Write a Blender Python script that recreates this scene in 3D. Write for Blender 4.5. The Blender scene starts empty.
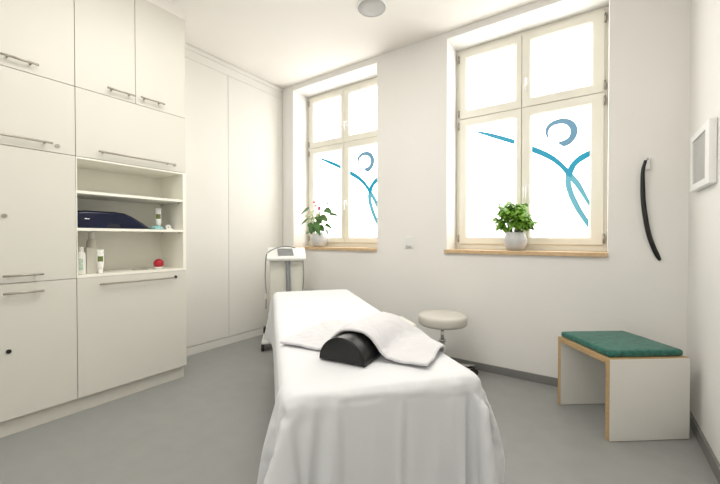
import bpy, bmesh, math, random
from mathutils import Vector, Matrix, noise
random.seed(7)
C = bpy.context.scene.collection
sc = bpy.context.scene
PI = math.pi
R = math.radians

# ------------------------------------------------------------------ materials
def new_mat(name):
    m = bpy.data.materials.new(name); m.use_nodes = True
    nt = m.node_tree
    return m, nt, nt.nodes['Principled BSDF']

def mat(name, col, rough=0.5, metal=0.0, vary=0.03, scale=6.0, bump=0.0, bscale=200.0, spec=0.5, sheen=0.0, stretch=None, coat=0.0):
    m, nt, b = new_mat(name)
    N, L = nt.nodes, nt.links
    tc = N.new('ShaderNodeTexCoord')
    mp = N.new('ShaderNodeMapping')
    if stretch: mp.inputs['Scale'].default_value = stretch
    L.new(tc.outputs['Object'], mp.inputs['Vector'])
    nz = N.new('ShaderNodeTexNoise'); nz.inputs['Scale'].default_value = scale; nz.inputs['Detail'].default_value = 4
    L.new(mp.outputs['Vector'], nz.inputs['Vector'])
    rp = N.new('ShaderNodeValToRGB')
    lo = [max(0, c * (1 - vary)) for c in col]; hi = [min(1, c * (1 + vary)) for c in col]
    rp.color_ramp.elements[0].color = (*lo, 1); rp.color_ramp.elements[1].color = (*hi, 1)
    rp.color_ramp.elements[0].position = .3; rp.color_ramp.elements[1].position = .7
    L.new(nz.outputs['Fac'], rp.inputs['Fac'])
    L.new(rp.outputs['Color'], b.inputs['Base Color'])
    b.inputs['Roughness'].default_value = rough; b.inputs['Metallic'].default_value = metal
    b.inputs['Specular IOR Level'].default_value = spec
    if sheen: b.inputs['Sheen Weight'].default_value = sheen
    if coat: b.inputs['Coat Weight'].default_value = coat
    if bump:
        n2 = N.new('ShaderNodeTexNoise'); n2.inputs['Scale'].default_value = bscale; n2.inputs['Detail'].default_value = 3
        L.new(mp.outputs['Vector'], n2.inputs['Vector'])
        bp = N.new('ShaderNodeBump'); bp.inputs['Strength'].default_value = bump; bp.inputs['Distance'].default_value = .002
        L.new(n2.outputs['Fac'], bp.inputs['Height']); L.new(bp.outputs['Normal'], b.inputs['Normal'])
    return m

M = {}
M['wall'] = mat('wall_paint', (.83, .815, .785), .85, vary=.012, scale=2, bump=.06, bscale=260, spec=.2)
M['wall_right'] = mat('wall_paint_dimmed', (.80, .79, .765), .85, vary=.012, scale=2, bump=.06, bscale=260, spec=.2)  # same wall paint, darkened here to offset strong light on this side
M['ceiling'] = mat('ceiling_paint', (.90, .865, .82), .9, vary=.01, scale=2, spec=.2)
M['floor'] = mat('grey_linoleum', (.295, .30, .288), .38, vary=.035, scale=9, bump=.03, bscale=90, spec=.4)
M['cove'] = mat('grey_skirting', (.20, .20, .19), .5, vary=.04)
M['lam'] = mat('white_laminate', (.705, .69, .62), .42, vary=.01, scale=3, spec=.35)
M['lam_closet_lit'] = mat('closet_white_window_lit', (.82, .805, .76), .45, vary=.01, scale=3, spec=.35)  # lighter than the cabinets: window light painted into the closet colour
M['lam_in'] = mat('white_laminate_inside', (.93, .915, .82), .5, vary=.01, scale=3, spec=.3)
M['gap'] = mat('shadow_gap', (.16, .15, .14), .8)
M['steel'] = mat('brushed_steel', (.42, .39, .34), .38, 1.0, vary=.08, scale=30, stretch=(1, 40, 1))
M['chrome'] = mat('chrome', (.62, .62, .62), .15, 1.0, vary=.02)
M['black_pl'] = mat('black_plastic', (.018, .018, .018), .45, vary=.1)
M['leather'] = mat('black_leatherette', (.006, .0065, .0065), .34, vary=.2, scale=40, bump=.15, bscale=260, spec=.45)
M['frame'] = mat('cream_window_paint', (.84, .815, .72), .42, vary=.015, scale=5, spec=.4)
M['frame_in'] = mat('cream_window_bead', (.88, .86, .79), .42, vary=.01, scale=5)
M['wplast'] = mat('white_plastic', (.82, .82, .80), .4, vary=.01)
M['device'] = mat('cream_device_plastic', (.70, .69, .61), .42, vary=.015)
M['device_w'] = mat('white_device_plastic', (.80, .80, .77), .35, vary=.01)
M['hose'] = mat('grey_hose', (.25, .26, .27), .5, vary=.05)
M['screen'] = mat('grey_display', (.20, .215, .22), .2, vary=.15, scale=15)
M['sheet'] = mat('white_cotton', (.72, .735, .75), .9, vary=.01, scale=4, bump=.12, bscale=500, spec=.15, sheen=.2)
M['towel'] = mat('white_terry', (.68, .675, .69), .95, vary=.02, scale=30, bump=.9, bscale=420, spec=.1, sheen=.4)
M['mattress'] = mat('white_vinyl', (.78, .77, .74), .5, vary=.01)
M['seat'] = mat('grey_beige_vinyl', (.60, .575, .52), .45, vary=.02, scale=8, bump=.05, bscale=300)
M['wood'] = mat('beech_plywood', (.50, .34, .17), .5, vary=.16, scale=14, stretch=(1, 1, 9))
M['sill'] = mat('oak_sill', (.60, .42, .24), .45, vary=.16, scale=12, stretch=(2, 14, 10))
M['white_pan'] = mat('white_bench_laminate', (.84, .825, .775), .45, vary=.01)
M['green'] = mat('green_wool', (.035, .145, .112), .95, vary=.30, scale=38, bump=.5, bscale=300, spec=.1, sheen=.25)
M['pot'] = mat('pale_grey_ceramic', (.56, .57, .58), .5, vary=.03, scale=12, bump=.1, bscale=60)
M['soil'] = mat('soil', (.04, .03, .02), .95, vary=.4, scale=60)
M['leaf'] = mat('fresh_green_leaf', (.17, .36, .035), .5, vary=.55, scale=18, spec=.4)
M['leaf2'] = mat('dark_green_leaf', (.06, .16, .035), .4, vary=.55, scale=14, spec=.5)
M['leaf3'] = mat('pale_bract', (.55, .58, .36), .5, vary=.25, scale=14)
M['stem'] = mat('green_stem', (.14, .22, .06), .6, vary=.2)
M['pink'] = mat('pink_flower', (.80, .24, .36), .5, vary=.2)
M['navy'] = mat('navy_gloss', (.004, .007, .030), .16, vary=.15, scale=10, spec=.35)
M['navy2'] = mat('dark_navy_recess', (.004, .006, .018), .35)
M['teal'] = mat('teal_cloth', (.28, .56, .55), .9, vary=.12, scale=60)
M['tube'] = mat('white_tube', (.86, .86, .82), .35, vary=.01)
M['lab'] = mat('olive_label', (.14, .18, .04), .5, vary=.35, scale=160)
M['labp'] = mat('pale_green_print', (.50, .62, .50), .5, vary=.3, scale=120)
M['box'] = mat('cream_carton', (.78, .75, .66), .7, vary=.015)
M['red'] = mat('red_gloss', (.42, .008, .022), .35, vary=.15, scale=20)
M['paper'] = mat('folded_card', (.45, .45, .40), .6, vary=.05)
M['pic_fr'] = mat('white_picture_frame', (.84, .84, .82), .4, vary=.01)
M['pic'] = mat('grey_picture_print', (.40, .40, .395), .3, vary=.05, scale=30)
M['speaker'] = mat('grey_grille', (.52, .51, .50), .7, vary=.05, scale=120)

def emis(name, col, strength, vary=0.0):
    m, nt, b = new_mat(name)
    N, L = nt.nodes, nt.links
    tc = N.new('ShaderNodeTexCoord'); nz = N.new('ShaderNodeTexNoise'); nz.inputs['Scale'].default_value = 3
    L.new(tc.outputs['Object'], nz.inputs['Vector'])
    rp = N.new('ShaderNodeValToRGB')
    rp.color_ramp.elements[0].color = (*[c * (1 - vary) for c in col], 1); rp.color_ramp.elements[1].color = (*col, 1)
    L.new(nz.outputs['Fac'], rp.inputs['Fac'])
    L.new(rp.outputs['Color'], b.inputs['Emission Color'])
    b.inputs['Emission Strength'].default_value = strength
    b.inputs['Base Color'].default_value = (*[min(c, .8) for c in col], 1)
    b.inputs['Roughness'].default_value = .3
    return m
M['pane'] = emis('frosted_backlit_film', (1, .985, .955), 4.4, .02)
M['dec_teal'] = emis('teal_film', (.0, .20, .31), .8, .12)  # daylight through these films is put in as their own glow
M['dec_light'] = emis('pale_teal_film', (.08, .27, .34), .9, .12)
M['dec_grey'] = emis('blue_grey_film', (.10, .21, .30), .85, .3)

# ------------------------------------------------------------------ mesh helpers
def box(bm, x0, x1, y0, y1, z0, z1, bev=0.0, seg=2, mi=0):
    ret = bmesh.ops.create_cube(bm, size=1)
    vs = ret['verts']
    for v in vs:
        v.co = Vector(((x0 + x1) / 2 + v.co.x * (x1 - x0), (y0 + y1) / 2 + v.co.y * (y1 - y0), (z0 + z1) / 2 + v.co.z * (z1 - z0)))
    fs = set(f for v in vs for f in v.link_faces)
    for f in fs: f.material_index = mi
    if bev > 0:
        es = list(set(e for v in vs for e in v.link_edges))
        bmesh.ops.bevel(bm, geom=es, offset=bev, segments=seg, affect='EDGES', profile=.5)
    return bm

def tube(bm, pts, r, n=10, caps=True, mi=0):
    pts = [Vector(p) for p in pts]
    rs = r if isinstance(r, (list, tuple)) else [r] * len(pts)
    rings = []
    prev = None
    for i, p in enumerate(pts):
        t = (pts[min(i + 1, len(pts) - 1)] - pts[max(i - 1, 0)]).normalized()
        if prev is None:
            a = Vector((0, 0, 1)) if abs(t.z) < .9 else Vector((1, 0, 0))
            nrm = t.cross(a).normalized()
        else:
            nrm = (prev - t * prev.dot(t)).normalized()
        prev = nrm
        bi = t.cross(nrm)
        rings.append([bm.verts.new(p + (nrm * math.cos(2 * PI * k / n) + bi * math.sin(2 * PI * k / n)) * rs[i]) for k in range(n)])
    for a, b in zip(rings, rings[1:]):
        for k in range(n):
            f = bm.faces.new((a[k], a[(k + 1) % n], b[(k + 1) % n], b[k])); f.smooth = True; f.material_index = mi
    if caps:
        f = bm.faces.new(rings[0][::-1]); f.material_index = mi
        f = bm.faces.new(rings[-1]); f.material_index = mi
    return bm

def lathe(bm, prof, n=32, c=(0, 0, 0), ribs=0, rib=0.0, mi=0):
    rings = []
    for r, z in prof:
        ring = []
        for k in range(n):
            a = 2 * PI * k / n
            rr = max(r, .0004) * (1 + rib * math.cos(ribs * a) if ribs else 1)
            ring.append(bm.verts.new((c[0] + rr * math.cos(a), c[1] + rr * math.sin(a), c[2] + z)))
        rings.append(ring)
    for a, b in zip(rings, rings[1:]):
        for k in range(n):
            f = bm.faces.new((a[k], a[(k + 1) % n], b[(k + 1) % n], b[k])); f.smooth = True; f.material_index = mi
    bm.faces.new(rings[0][::-1]).material_index = mi
    bm.faces.new(rings[-1]).material_index = mi
    return bm

def prism(bm, pts, d, mi=0):
    """polygon points (3-D) extruded by vector d"""
    d = Vector(d)
    a = [bm.verts.new(p) for p in pts]; b = [bm.verts.new(Vector(p) + d) for p in pts]
    n = len(a)
    fs = [bm.faces.new(a[::-1]), bm.faces.new(b)]
    for k in range(n):
        fs.append(bm.faces.new((a[k], a[(k + 1) % n], b[(k + 1) % n], b[k])))
    for f in fs: f.material_index = mi
    bmesh.ops.recalc_face_normals(bm, faces=fs)
    return bm

def B(): return bmesh.new()

# ------------------------------------------------------------------ object helpers
ORG = {}
def obj(name, bm, mats, parent=None, kind=None, smooth=False):
    """bm is in the coordinates of the place; a child's mesh is shifted to its root's origin"""
    me = bpy.data.meshes.new(name)
    o = bpy.data.objects.new(name, me)
    C.objects.link(o)
    if parent is not None:
        off = ORG[parent.name]
        if off.length > 0: bmesh.ops.translate(bm, vec=-off, verts=bm.verts)
        o.parent = parent; ORG[o.name] = off
    else:
        ORG[o.name] = Vector((0, 0, 0))
    if smooth:
        for f in bm.faces: f.smooth = True
    bm.to_mesh(me); bm.free()
    for m in (mats if isinstance(mats, (list, tuple)) else [mats]): me.materials.append(M[m])
    if kind: o['kind'] = kind
    return o

def thing(name, label, cat, loc=(0, 0, 0), rotz=0.0, group=None, local=False):
    o = bpy.data.objects.new(name, None); C.objects.link(o)
    o.empty_display_size = .1
    o.location = loc; o.rotation_euler = (0, 0, rotz)
    o['label'] = label; o['category'] = cat
    if group: o['group'] = group
    ORG[o.name] = Vector((0, 0, 0)) if (local or rotz) else Vector(loc)
    return o

def tag(o, label, cat, group=None):
    o['label'] = label; o['category'] = cat
    if group: o['group'] = group
    # put the origin at the base of the mesh
    me = o.data
    if o.location.length == 0 and o.rotation_euler.z == 0 and not o.children:
        xs = [v.co.x for v in me.vertices]; ys = [v.co.y for v in me.vertices]; zs = [v.co.z for v in me.vertices]
        c = Vector(((min(xs) + max(xs)) / 2, (min(ys) + max(ys)) / 2, min(zs)))
        me.transform(Matrix.Translation(-c)); o.location = c
        ORG[o.name] = c
    return o

def struct(name, bm, mats, parent=None): return obj(name, bm, mats, parent, kind='structure' if parent is None else None)

# ------------------------------------------------------------------ the room
YW, XR, XL, YB, ZC = 2.935, .475, -3.75, -1.30, 2.893
ZS = .998            # sill top
OPEN = [(-2.952, -1.797), (-1.083, .067)]       # window openings (x0, x1)
ZT = 2.834
bm = B(); box(bm, XL - .1, XR + .1, YB - .1, YW + .4, -.1, 0); struct('floor', bm, 'floor')
bm = B(); box(bm, XL - .1, XR + .1, YB - .1, YW + .4, ZC, ZC + .1); struct('ceiling', bm, 'ceiling')
bm = B()
xs = [XL - .1, OPEN[0][0], OPEN[0][1], OPEN[1][0], OPEN[1][1], XR + .1]
for i in (0, 2, 4): box(bm, xs[i], xs[i + 1], YW, YW + .36, 0, ZC)
for i in (1, 3):
    box(bm, xs[i], xs[i + 1], YW, YW + .36, 0, ZS - .03)
    box(bm, xs[i], xs[i + 1], YW, YW + .36, ZT, ZC)
struct('wall_far', bm, 'wall')
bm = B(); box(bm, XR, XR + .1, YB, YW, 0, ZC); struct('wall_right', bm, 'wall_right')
bm = B(); box(bm, XL - .1, XL, YB, YW, 0, ZC); struct('wall_left', bm, 'wall')
bm = B(); box(bm, XL, XR, YB - .1, YB, 0, ZC); struct('wall_rear', bm, 'wall')
bm = B(); box(bm, -3.12, XR, YW - .012, YW, 0, .062, .003); struct('baseboard_far', bm, 'cove')
bm = B(); box(bm, XR - .014, XR, YB, YW - .012, 0, .068, .003); struct('baseboard_right', bm, 'cove')

# ------------------------------------------------------------------ windows
YF = 3.18
def swoosh(bm, top, bot, y0, y1):
    a = [bm.verts.new((x, y0, z)) for x, z in top]; b = [bm.verts.new((x, y0, z)) for x, z in bot]
    fs = []
    for k in range(len(a) - 1):
        vs = []
        for v in (a[k], b[k], b[k + 1], a[k + 1]):
            if all((v.co - w.co).length > 1e-6 for w in vs): vs.append(v)
        if len(vs) > 2: fs.append(bm.faces.new(vs))
    bmesh.ops.recalc_face_normals(bm, faces=fs)
    ext = bmesh.ops.extrude_face_region(bm, geom=fs)
    bmesh.ops.translate(bm, vec=(0, y1 - y0, 0), verts=[g for g in ext['geom'] if isinstance(g, bmesh.types.BMVert)])
    bmesh.ops.remove_doubles(bm, verts=bm.verts, dist=1e-5)
    bmesh.ops.recalc_face_normals(bm, faces=bm.faces)

def smoothpts(p, n=6):
    out = []
    for i in range(len(p) - 1):
        p0 = p[max(i - 1, 0)]; p1 = p[i]; p2 = p[i + 1]; p3 = p[min(i + 2, len(p) - 1)]
        for k in range(n):
            t = k / n
            out.append(tuple(.5 * (2 * b + (c - a) * t + (2 * a - 5 * b + 4 * c - d) * t * t + (-a + 3 * b - 3 * c + d) * t ** 3) for a, b, c, d in zip(p0, p1, p2, p3)))
    out.append(p[-1]); return out

RING_O = [(-.313, 1.898), (-.337, 1.932), (-.344, 1.978), (-.325, 2.016), (-.285, 2.041), (-.225, 2.046), (-.172, 2.026), (-.139, 1.985), (-.128, 1.94), (-.138, 1.893), (-.167, 1.852), (-.215, 1.833), (-.252, 1.858)]
RING_I = [(-.313, 1.898), (-.328, 1.932), (-.330, 1.963), (-.313, 1.995), (-.282, 2.014), (-.235, 2.016), (-.197, 2.001), (-.173, 1.968), (-.166, 1.935), (-.175, 1.903), (-.196, 1.881), (-.224, 1.869), (-.252, 1.866)]
SW1_T = [(-.941, 2.078), (-.86, 2.053), (-.759, 2.016), (-.66, 1.973), (-.579, 1.934)]
SW1_B = [(-.941, 2.077), (-.86, 2.041), (-.759, 1.990), (-.66, 1.943), (-.579, 1.904)]
SW2_T = [(-.446, 1.861), (-.361, 1.812), (-.294, 1.763), (-.24, 1.711), (-.195, 1.655), (-.170, 1.620)]
SW2_B = [(-.446, 1.820), (-.361, 1.771), (-.294, 1.723), (-.24, 1.666), (-.203, 1.615), (-.184, 1.580)]
LC_T = [(-.170, 1.620), (-.113, 1.536), (-.083, 1.474), (-.043, 1.385)]
LC_B = [(-.184, 1.580), (-.134, 1.512), (-.099, 1.449), (-.043, 1.340)]
SW3_T = [(-.043, 1.770), (-.105, 1.740), (-.145, 1.706), (-.176, 1.664), (-.198, 1.598)]
SW3_B = [(-.043, 1.730), (-.094, 1.702), (-.131, 1.671), (-.152, 1.625), (-.169, 1.580)]
LO_T = [(-.198, 1.598), (-.201, 1.537), (-.185, 1.462), (-.154, 1.375), (-.112, 1.288), (-.046, 1.172)]
LO_B = [(-.169, 1.580), (-.169, 1.534), (-.154, 1.465), (-.127, 1.390), (-.092, 1.312), (-.046, 1.232)]

def build_window(name, dx, x0, x1):
    root = bpy.data.objects.new(name, None); C.objects.link(root)
    root['kind'] = 'structure'; root.location = ((x0 + x1) / 2, YW, ZS); ORG[root.name] = Vector(root.location)
    # fixed outer frame
    bm = B()
    fy0, fy1 = YF + .012, YF + .075
    box(bm, x0, -1.046 + dx, fy0, fy1, ZS, ZT, .003); box(bm, .038 + dx, x1, fy0, fy1, ZS, ZT, .003)
    box(bm, -1.046 + dx, .038 + dx, fy0, fy1, ZS, 1.052, .003); box(bm, -1.046 + dx, .038 + dx, fy0, fy1, 2.796, ZT, .003)
    box(bm, -1.046 + dx, .038 + dx, fy0 + .01, fy1, 2.18, 2.206); box(bm, -.531 + dx, -.516 + dx, fy0 + .01, fy1, 1.05, 2.80)
    struct('window_frame', bm, 'frame', root)
    # sill board
    bm = B(); box(bm, x0 - .018, x1 + .0, YW - .022, YW + .0, ZS - .03, ZS, .002); box(bm, x0, x1, YW - .001, YF + .02, ZS - .03, ZS)
    struct('window_sill', bm, 'sill', root)
    sashes = [  # outer x0,x1,z0,z1 ; glass x0,x1,z0,z1 ; hinge x
        (-1.052, -.5255, 2.195, 2.803, -.985, -.578, 2.272, 2.737, -1),
        (-.5215, .044, 2.195, 2.803, -.449, -.039, 2.270, 2.735, 1),
        (-1.052, -.5255, 1.046, 2.191, -.978, -.571, 1.112, 2.118, -1),
        (-.5215, .044, 1.046, 2.191, -.448, -.044, 1.110, 2.115, 1)]
    for i, (a, b, c, d, ga, gb, gc, gd, hs) in enumerate(sashes):
        bm = B()
        y0, y1 = YF - .004, YF + .05
        be = .012
        # stiles and rails as one mitred ring with a bevelled glazing edge
        loops = []
        for ins, y in ((0, y1), (0, y0 + .003), (.003, y0), (None, y0), (None2 := -1, y0 + .012), (-2, y1)):
            if ins is None: q = (ga - be, gb + be, gc - be, gd + be)
            elif ins == -1: q = (ga, gb, gc, gd)
            elif ins == -2: q = (ga, gb, gc, gd)
            else: q = (a + ins, b - ins, c + ins, d - ins)
            loops.append([bm.verts.new(p) for p in ((q[0], y, q[2]), (q[1], y, q[2]), (q[1], y, q[3]), (q[0], y, q[3]))])
        for li, (l0, l1) in enumerate(zip(loops, loops[1:])):
            for k in range(4):
                f = bm.faces.new((l0[k], l0[(k + 1) % 4], l1[(k + 1) % 4], l1[k])); f.material_index = 1 if li == 3 else 0
        bmesh.ops.translate(bm, vec=(dx, 0, 0), verts=bm.verts)
        bmesh.ops.recalc_face_normals(bm, faces=bm.faces)
        s = obj('sash', bm, ['frame', 'frame_in'], root)
        bm = B(); box(bm, ga - .003 + dx, gb + .003 + dx, YF + .014, YF + .022, gc - .003, gd + .003)
        obj('pane', bm, 'pane', s)
        for hz in ((c + .05, d - .06) if d > 2.5 or True else ()):
            hx = (a - .004 if hs < 0 else b + .004) + dx
            bm = B()
            tube(bm, [(hx, YF - .008, hz - .032), (hx, YF - .008, hz + .032)], .0075, 10)
            box(bm, hx - .004, hx + .004, YF - .008, YF + .012, hz - .03, hz + .03)
            obj('hinge', bm, 'steel', s)
        if hs > 0:
            hz = 2.40 if i == 1 else 1.51
            hx = -.492 + dx
            bm = B()
            box(bm, hx - .014, hx + .014, YF - .014, YF - .003, hz - .035, hz + .035, .004)
            tube(bm, [(hx, YF - .012, hz + .012), (hx, YF - .045, hz + .012)], .009, 10)
            tube(bm, [(hx, YF - .042, hz + .018), (hx, YF - .046, hz - .02), (hx, YF - .046, hz - .09)], [.009, .010, .008], 10)
            obj('window_handle', bm, 'wplast', s)
        dec = []
        def fat(t, bo, g=.0055):
            T, Bq = smoothpts(t), smoothpts(bo); oT, oB = [], []
            for (tx, tz), (bx_, bz) in zip(T, Bq):
                l = math.hypot(tx - bx_, tz - bz); ux, uz = ((tx - bx_) / l, (tz - bz) / l) if l > 1e-4 else (0, 0)
                k = min(1, l / .012) * g
                oT.append((tx + ux * k + dx, tz + uz * k)); oB.append((bx_ - ux * k + dx, bz - uz * k))
            return oT, oB
        if i == 2: dec = [('dec_teal', SW1_T, SW1_B, 0)]
        if i == 3: dec = [('dec_grey', RING_O, RING_I, 0), ('dec_teal', SW2_T, SW2_B, 0), ('dec_teal', SW3_T, SW3_B, .0004), ('dec_light', LC_T, LC_B, .0002), ('dec_light', LO_T, LO_B, .0006)]
        for mname, t, bo, off in dec:
            bm = B(); t2, b2 = fat(t, bo); swoosh(bm, t2, b2, YF + .0118 - off, YF + .0138)
            o = obj('film_ring' if mname == 'dec_grey' else 'film_swoosh', bm, mname, s)
            o['label'] = {'dec_grey': 'blue grey open ring of film on the glass', 'dec_teal': 'teal swoosh of film on the glass', 'dec_light': 'pale translucent teal swoosh of film on the glass'}[mname]
    return root
build_window('window_1', -1.866, *OPEN[0])
build_window('window_2', 0, *OPEN[1])

# ------------------------------------------------------------------ cabinets on the left
XF = -2.66; XBK = -3.28
def handle(parent, y0, y1, z):
    bm = B(); x = XF + .032
    tube(bm, [(x, y0, z), (x, y1, z)], .006, 10)
    n = .03
    for y in (y0 + n, y1 - n): tube(bm, [(XF - .001, y, z), (x, y, z)], .005, 8)
    return obj('bar_handle', bm, 'steel', parent)
def lock(parent, y, z, dark=False):
    bm = B(); tube(bm, [(XF - .001, y, z), (XF + .006, y, z)], .0115, 16); box(bm, XF + .005, XF + .007, y - .001, y + .001, z - .006, z + .006)
    return obj('lock', bm, 'black_pl' if dark else 'steel', parent)
def door_panel(parent, y0, y1, z0, z1, name='door'):
    bm = B(); g = .0016
    box(bm, XF - .019, XF, y0 + g, y1 - g, z0 + g, z1 - g, .0012, 1)
    return obj(name, bm, 'lam', parent)
def unit(name, label, y0, y1, z0, z1):
    r = thing(name, label, 'cabinet', ((XF + XBK) / 2, (y0 + y1) / 2, z0), group='white laminate cabinets along the left wall')
    bm = B(); t = .018; xf = XF - .0205
    box(bm, XBK, xf, y0 + .0005, y0 + t, z0 + .0005, z1 - .0005); box(bm, XBK, xf, y1 - t, y1 - .0005, z0 + .0005, z1 - .0005)
    box(bm, XBK, xf, y0 + t, y1 - t, z0 + .0005, z0 + t); box(bm, XBK, xf, y0 + t, y1 - t, z1 - t, z1 - .0005)
    box(bm, XBK, XBK + .01, y0 + t, y1 - t, z0 + t, z1 - t)
    obj('carcass', bm, 'lam_in', r)
    return r
YA, YM, YE = .087, .781, 1.477
ZB, ZMID, ZFL, ZFT, ZTP = .098, .849, 1.607, 2.035, 2.800
ymA = (YA + YM) / 2 + .003; ymB = 1.121
c = unit('wall_cabinet', 'white top cabinet at the left photo edge, above the long flap', YA, YM, ZFT, ZTP)
d = door_panel(c, YA, ymA, ZFT, ZTP); handle(d, .245, .415, 2.085)
d = door_panel(c, ymA, YM, ZFT, ZTP); handle(d, .452, .607, 2.085)
c = unit('flap_cabinet', 'white flap cabinet at the left photo edge, long bar handle and lock', YA, YM, ZFL, ZFT)
d = door_panel(c, YA, YM, ZFL, ZFT, 'flap'); handle(d, .19, .665, 1.655); lock(d, .694, 1.649)
c = unit('tall_cabinet', 'white tall two-door cabinet left of the open shelves, small lock on its door', YA, YM, ZMID, ZFL)
d = door_panel(c, YA, ymA, ZMID, ZFL); handle(d, .245, .415, .893)
d = door_panel(c, ymA, YM, ZMID, ZFL); handle(d, .452, .618, .893); lock(d, .466, 1.221)
c = unit('base_cabinet', 'white floor cabinet at the left photo edge with short handle and dark lock', YA, YM, ZB, ZMID)
d = door_panel(c, YA, ymA, ZB, ZMID); handle(d, .245, .415, .797)
d = door_panel(c, ymA, YM, ZB, ZMID); handle(d, .452, .620, .797); lock(d, .476, .477, True)
c = unit('wall_cabinet', 'white top cabinet nearest the window, two doors with short handles', YM, YE, ZFT, ZTP)
d = door_panel(c, YM, ymB, ZFT, ZTP); handle(d, .942, 1.108, 2.079)
d = door_panel(c, ymB, YE, ZFT, ZTP); handle(d, 1.143, 1.304, 2.085)
c = unit('flap_cabinet', 'white flap cabinet with long handle just above the open shelves', YM, YE, ZFL, ZFT)
d = door_panel(c, YM, YE, ZFL, ZFT, 'flap'); handle(d, .892, 1.364, 1.655); lock(d, 1.389, 1.656)
c = unit('base_cabinet', 'white floor cabinet with long handle below the open shelves', YM, YE, ZB, ZMID)
d = door_panel(c, YM, YE, ZB, ZMID, 'flap'); handle(d, .892, 1.368, .802); lock(d, 1.391, .803, True)
# open shelf unit
r = thing('shelf_unit', 'white open shelf unit holding navy case and bottles', 'shelf', ((XF - 3.03) / 2, (YM + YE) / 2, ZMID), group='white laminate cabinets along the left wall')
bm = B(); xf = XF - .001
box(bm, -3.03, xf, YM + .001, YM + .0065, ZMID + .001, ZFL - .001, .001, 1); obj('side_panel', bm, 'lam_in', r)
bm = B(); box(bm, -3.03, xf, YE - .024, YE - .001, ZMID + .001, ZFL - .001, .001, 1)
obj('side_panel', bm, 'lam_in', r)
bm = B(); box(bm, -3.03, xf, YM + .0065, YE - .024, ZMID + .001, .862); obj('bottom_panel', bm, 'lam_in', r)
bm = B(); box(bm, -3.03, xf, YM + .0065, YE - .024, ZFL - .012, ZFL - .001); obj('top_panel', bm, 'lam_in', r)
bm = B(); box(bm, -3.03, -3.018, YM + .0065, YE - .024, .862, ZFL - .012); obj('back_panel', bm, 'lam_in', r)
for z in (1.397, 1.1635):
    bm = B(); box(bm, -3.018, XF - .004, YM + .0068, YE - .0245, z - .018, z, .001, 1); s = obj('shelf_board', bm, 'lam_in', r)
    for x in (XF - .05, -2.97):
        bm = B(); tube(bm, [(x, YE - .0245, z - .022), (x, YE - .034, z - .022)], .004, 8); obj('shelf_pin', bm, 'steel', s)
bm = B(); box(bm, XBK, -2.695, YA, 1.472, 0, ZB - .001, .001, 1)
tag(obj('cabinet_plinth', bm, 'lam'), 'long white plinth on the grey floor under the left cabinets', 'plinth')
bm = B(); box(bm, XBK, XF - .02, YA, YE - .004, ZTP, ZC); struct('trim_1', bm, 'ceiling')
# ------------------------------------------------------------------ built-in closet
XC = -3.13
r = thing('closet', 'tall white built-in closet with two flat doors beside the left window', 'closet', (-3.4, 2.2, 0))
bm = B(); box(bm, -3.72, XC - .020, 1.50, 2.925, .078, 2.86); obj('carcass', bm, 'lam_closet_lit', r)
bm = B(); box(bm, -3.70, XC - .004, 1.50, 2.925, 0, .077, .001, 1); obj('plinth', bm, 'lam_closet_lit', r)
for y0, y1 in ((1.502, 2.183), (2.187, 2.860)):
    bm = B(); box(bm, XC - .019, XC, y0, y1, .082, 2.765, .0015, 1); obj('door', bm, 'lam_closet_lit', r)
bm = B(); box(bm, XC - .019, XC - .002, 2.863, 2.93, .08, 2.765, .001, 1); obj('filler_strip', bm, 'lam_closet_lit', r)
bm = B(); box(bm, XC - .019, XC + .002, 1.50, 2.93, 2.767, 2.845, .002, 1); box(bm, XC - .019, XC + .014, 1.50, 2.93, 2.845, 2.89, .004, 2); obj('crown_strip', bm, 'lam_closet_lit', r)

# ------------------------------------------------------------------ things on the shelves
def case_bm():
    # side outline in (y, z), rounded across x
    top = [(.803, 1.235), (.806, 1.262), (.822, 1.272), (.87, 1.277), (.95, 1.2775), (1.03, 1.277), (1.09, 1.272), (1.14, 1.250), (1.19, 1.219), (1.235, 1.190), (1.256, 1.176)]
    bm = B(); rings = []
    xs_ = [-2.96, -2.955, -2.94, -2.915, -2.86, -2.80, -2.765, -2.745, -2.735, -2.732]
    for j, x in enumerate(xs_):
        e = min(j, len(xs_) - 1 - j); ins = (.022, .010, .004, 0)[min(e, 3)]
        ring = []
        for y, z in top:
            ring.append((y + (ins if y < .83 else -ins * .6 if y > 1.2 else 0), max(1.166, z - ins)))
        low = [(1.250 - ins, 1.163 + ins * .3), (1.22 - ins, 1.160 + ins * .3), (.83, 1.160 + ins * .3), (.806 + ins, 1.168 + ins * .3)]
        rings.append([bm.verts.new((x, y, z)) for y, z in ring + low])
    n = len(rings[0])
    for a, b in zip(rings, rings[1:]):
        for k in range(n): bm.faces.new((a[k], a[(k + 1) % n], b[(k + 1) % n], b[k])).smooth = True
    bm.faces.new(rings[0][::-1]); bm.faces.new(rings[-1])
    bmesh.ops.recalc_face_normals(bm, faces=bm.faces)
    return bm
r = thing('carrying_case', 'glossy navy hard case tapering to the right on the middle shelf', 'case', (-2.85, 1.02, 1.164))
cb = case_bm(); bmesh.ops.translate(cb, vec=(0, -.012, .0045), verts=cb.verts); obj('shell', cb, 'navy', r)
bm = B(); prism(bm, [(-2.733, .965, 1.166), (-2.733, 1.055, 1.166), (-2.733, 1.045, 1.190), (-2.733, 1.03, 1.197), (-2.733, .99, 1.197), (-2.733, .975, 1.190)], (.003, 0, 0)); obj('latch_recess', bm, 'navy2', r)
bm = B(); box(bm, -2.734, -2.729, .845, .872, 1.222, 1.227, .001); obj('clasp', bm, 'chrome', r)
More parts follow.
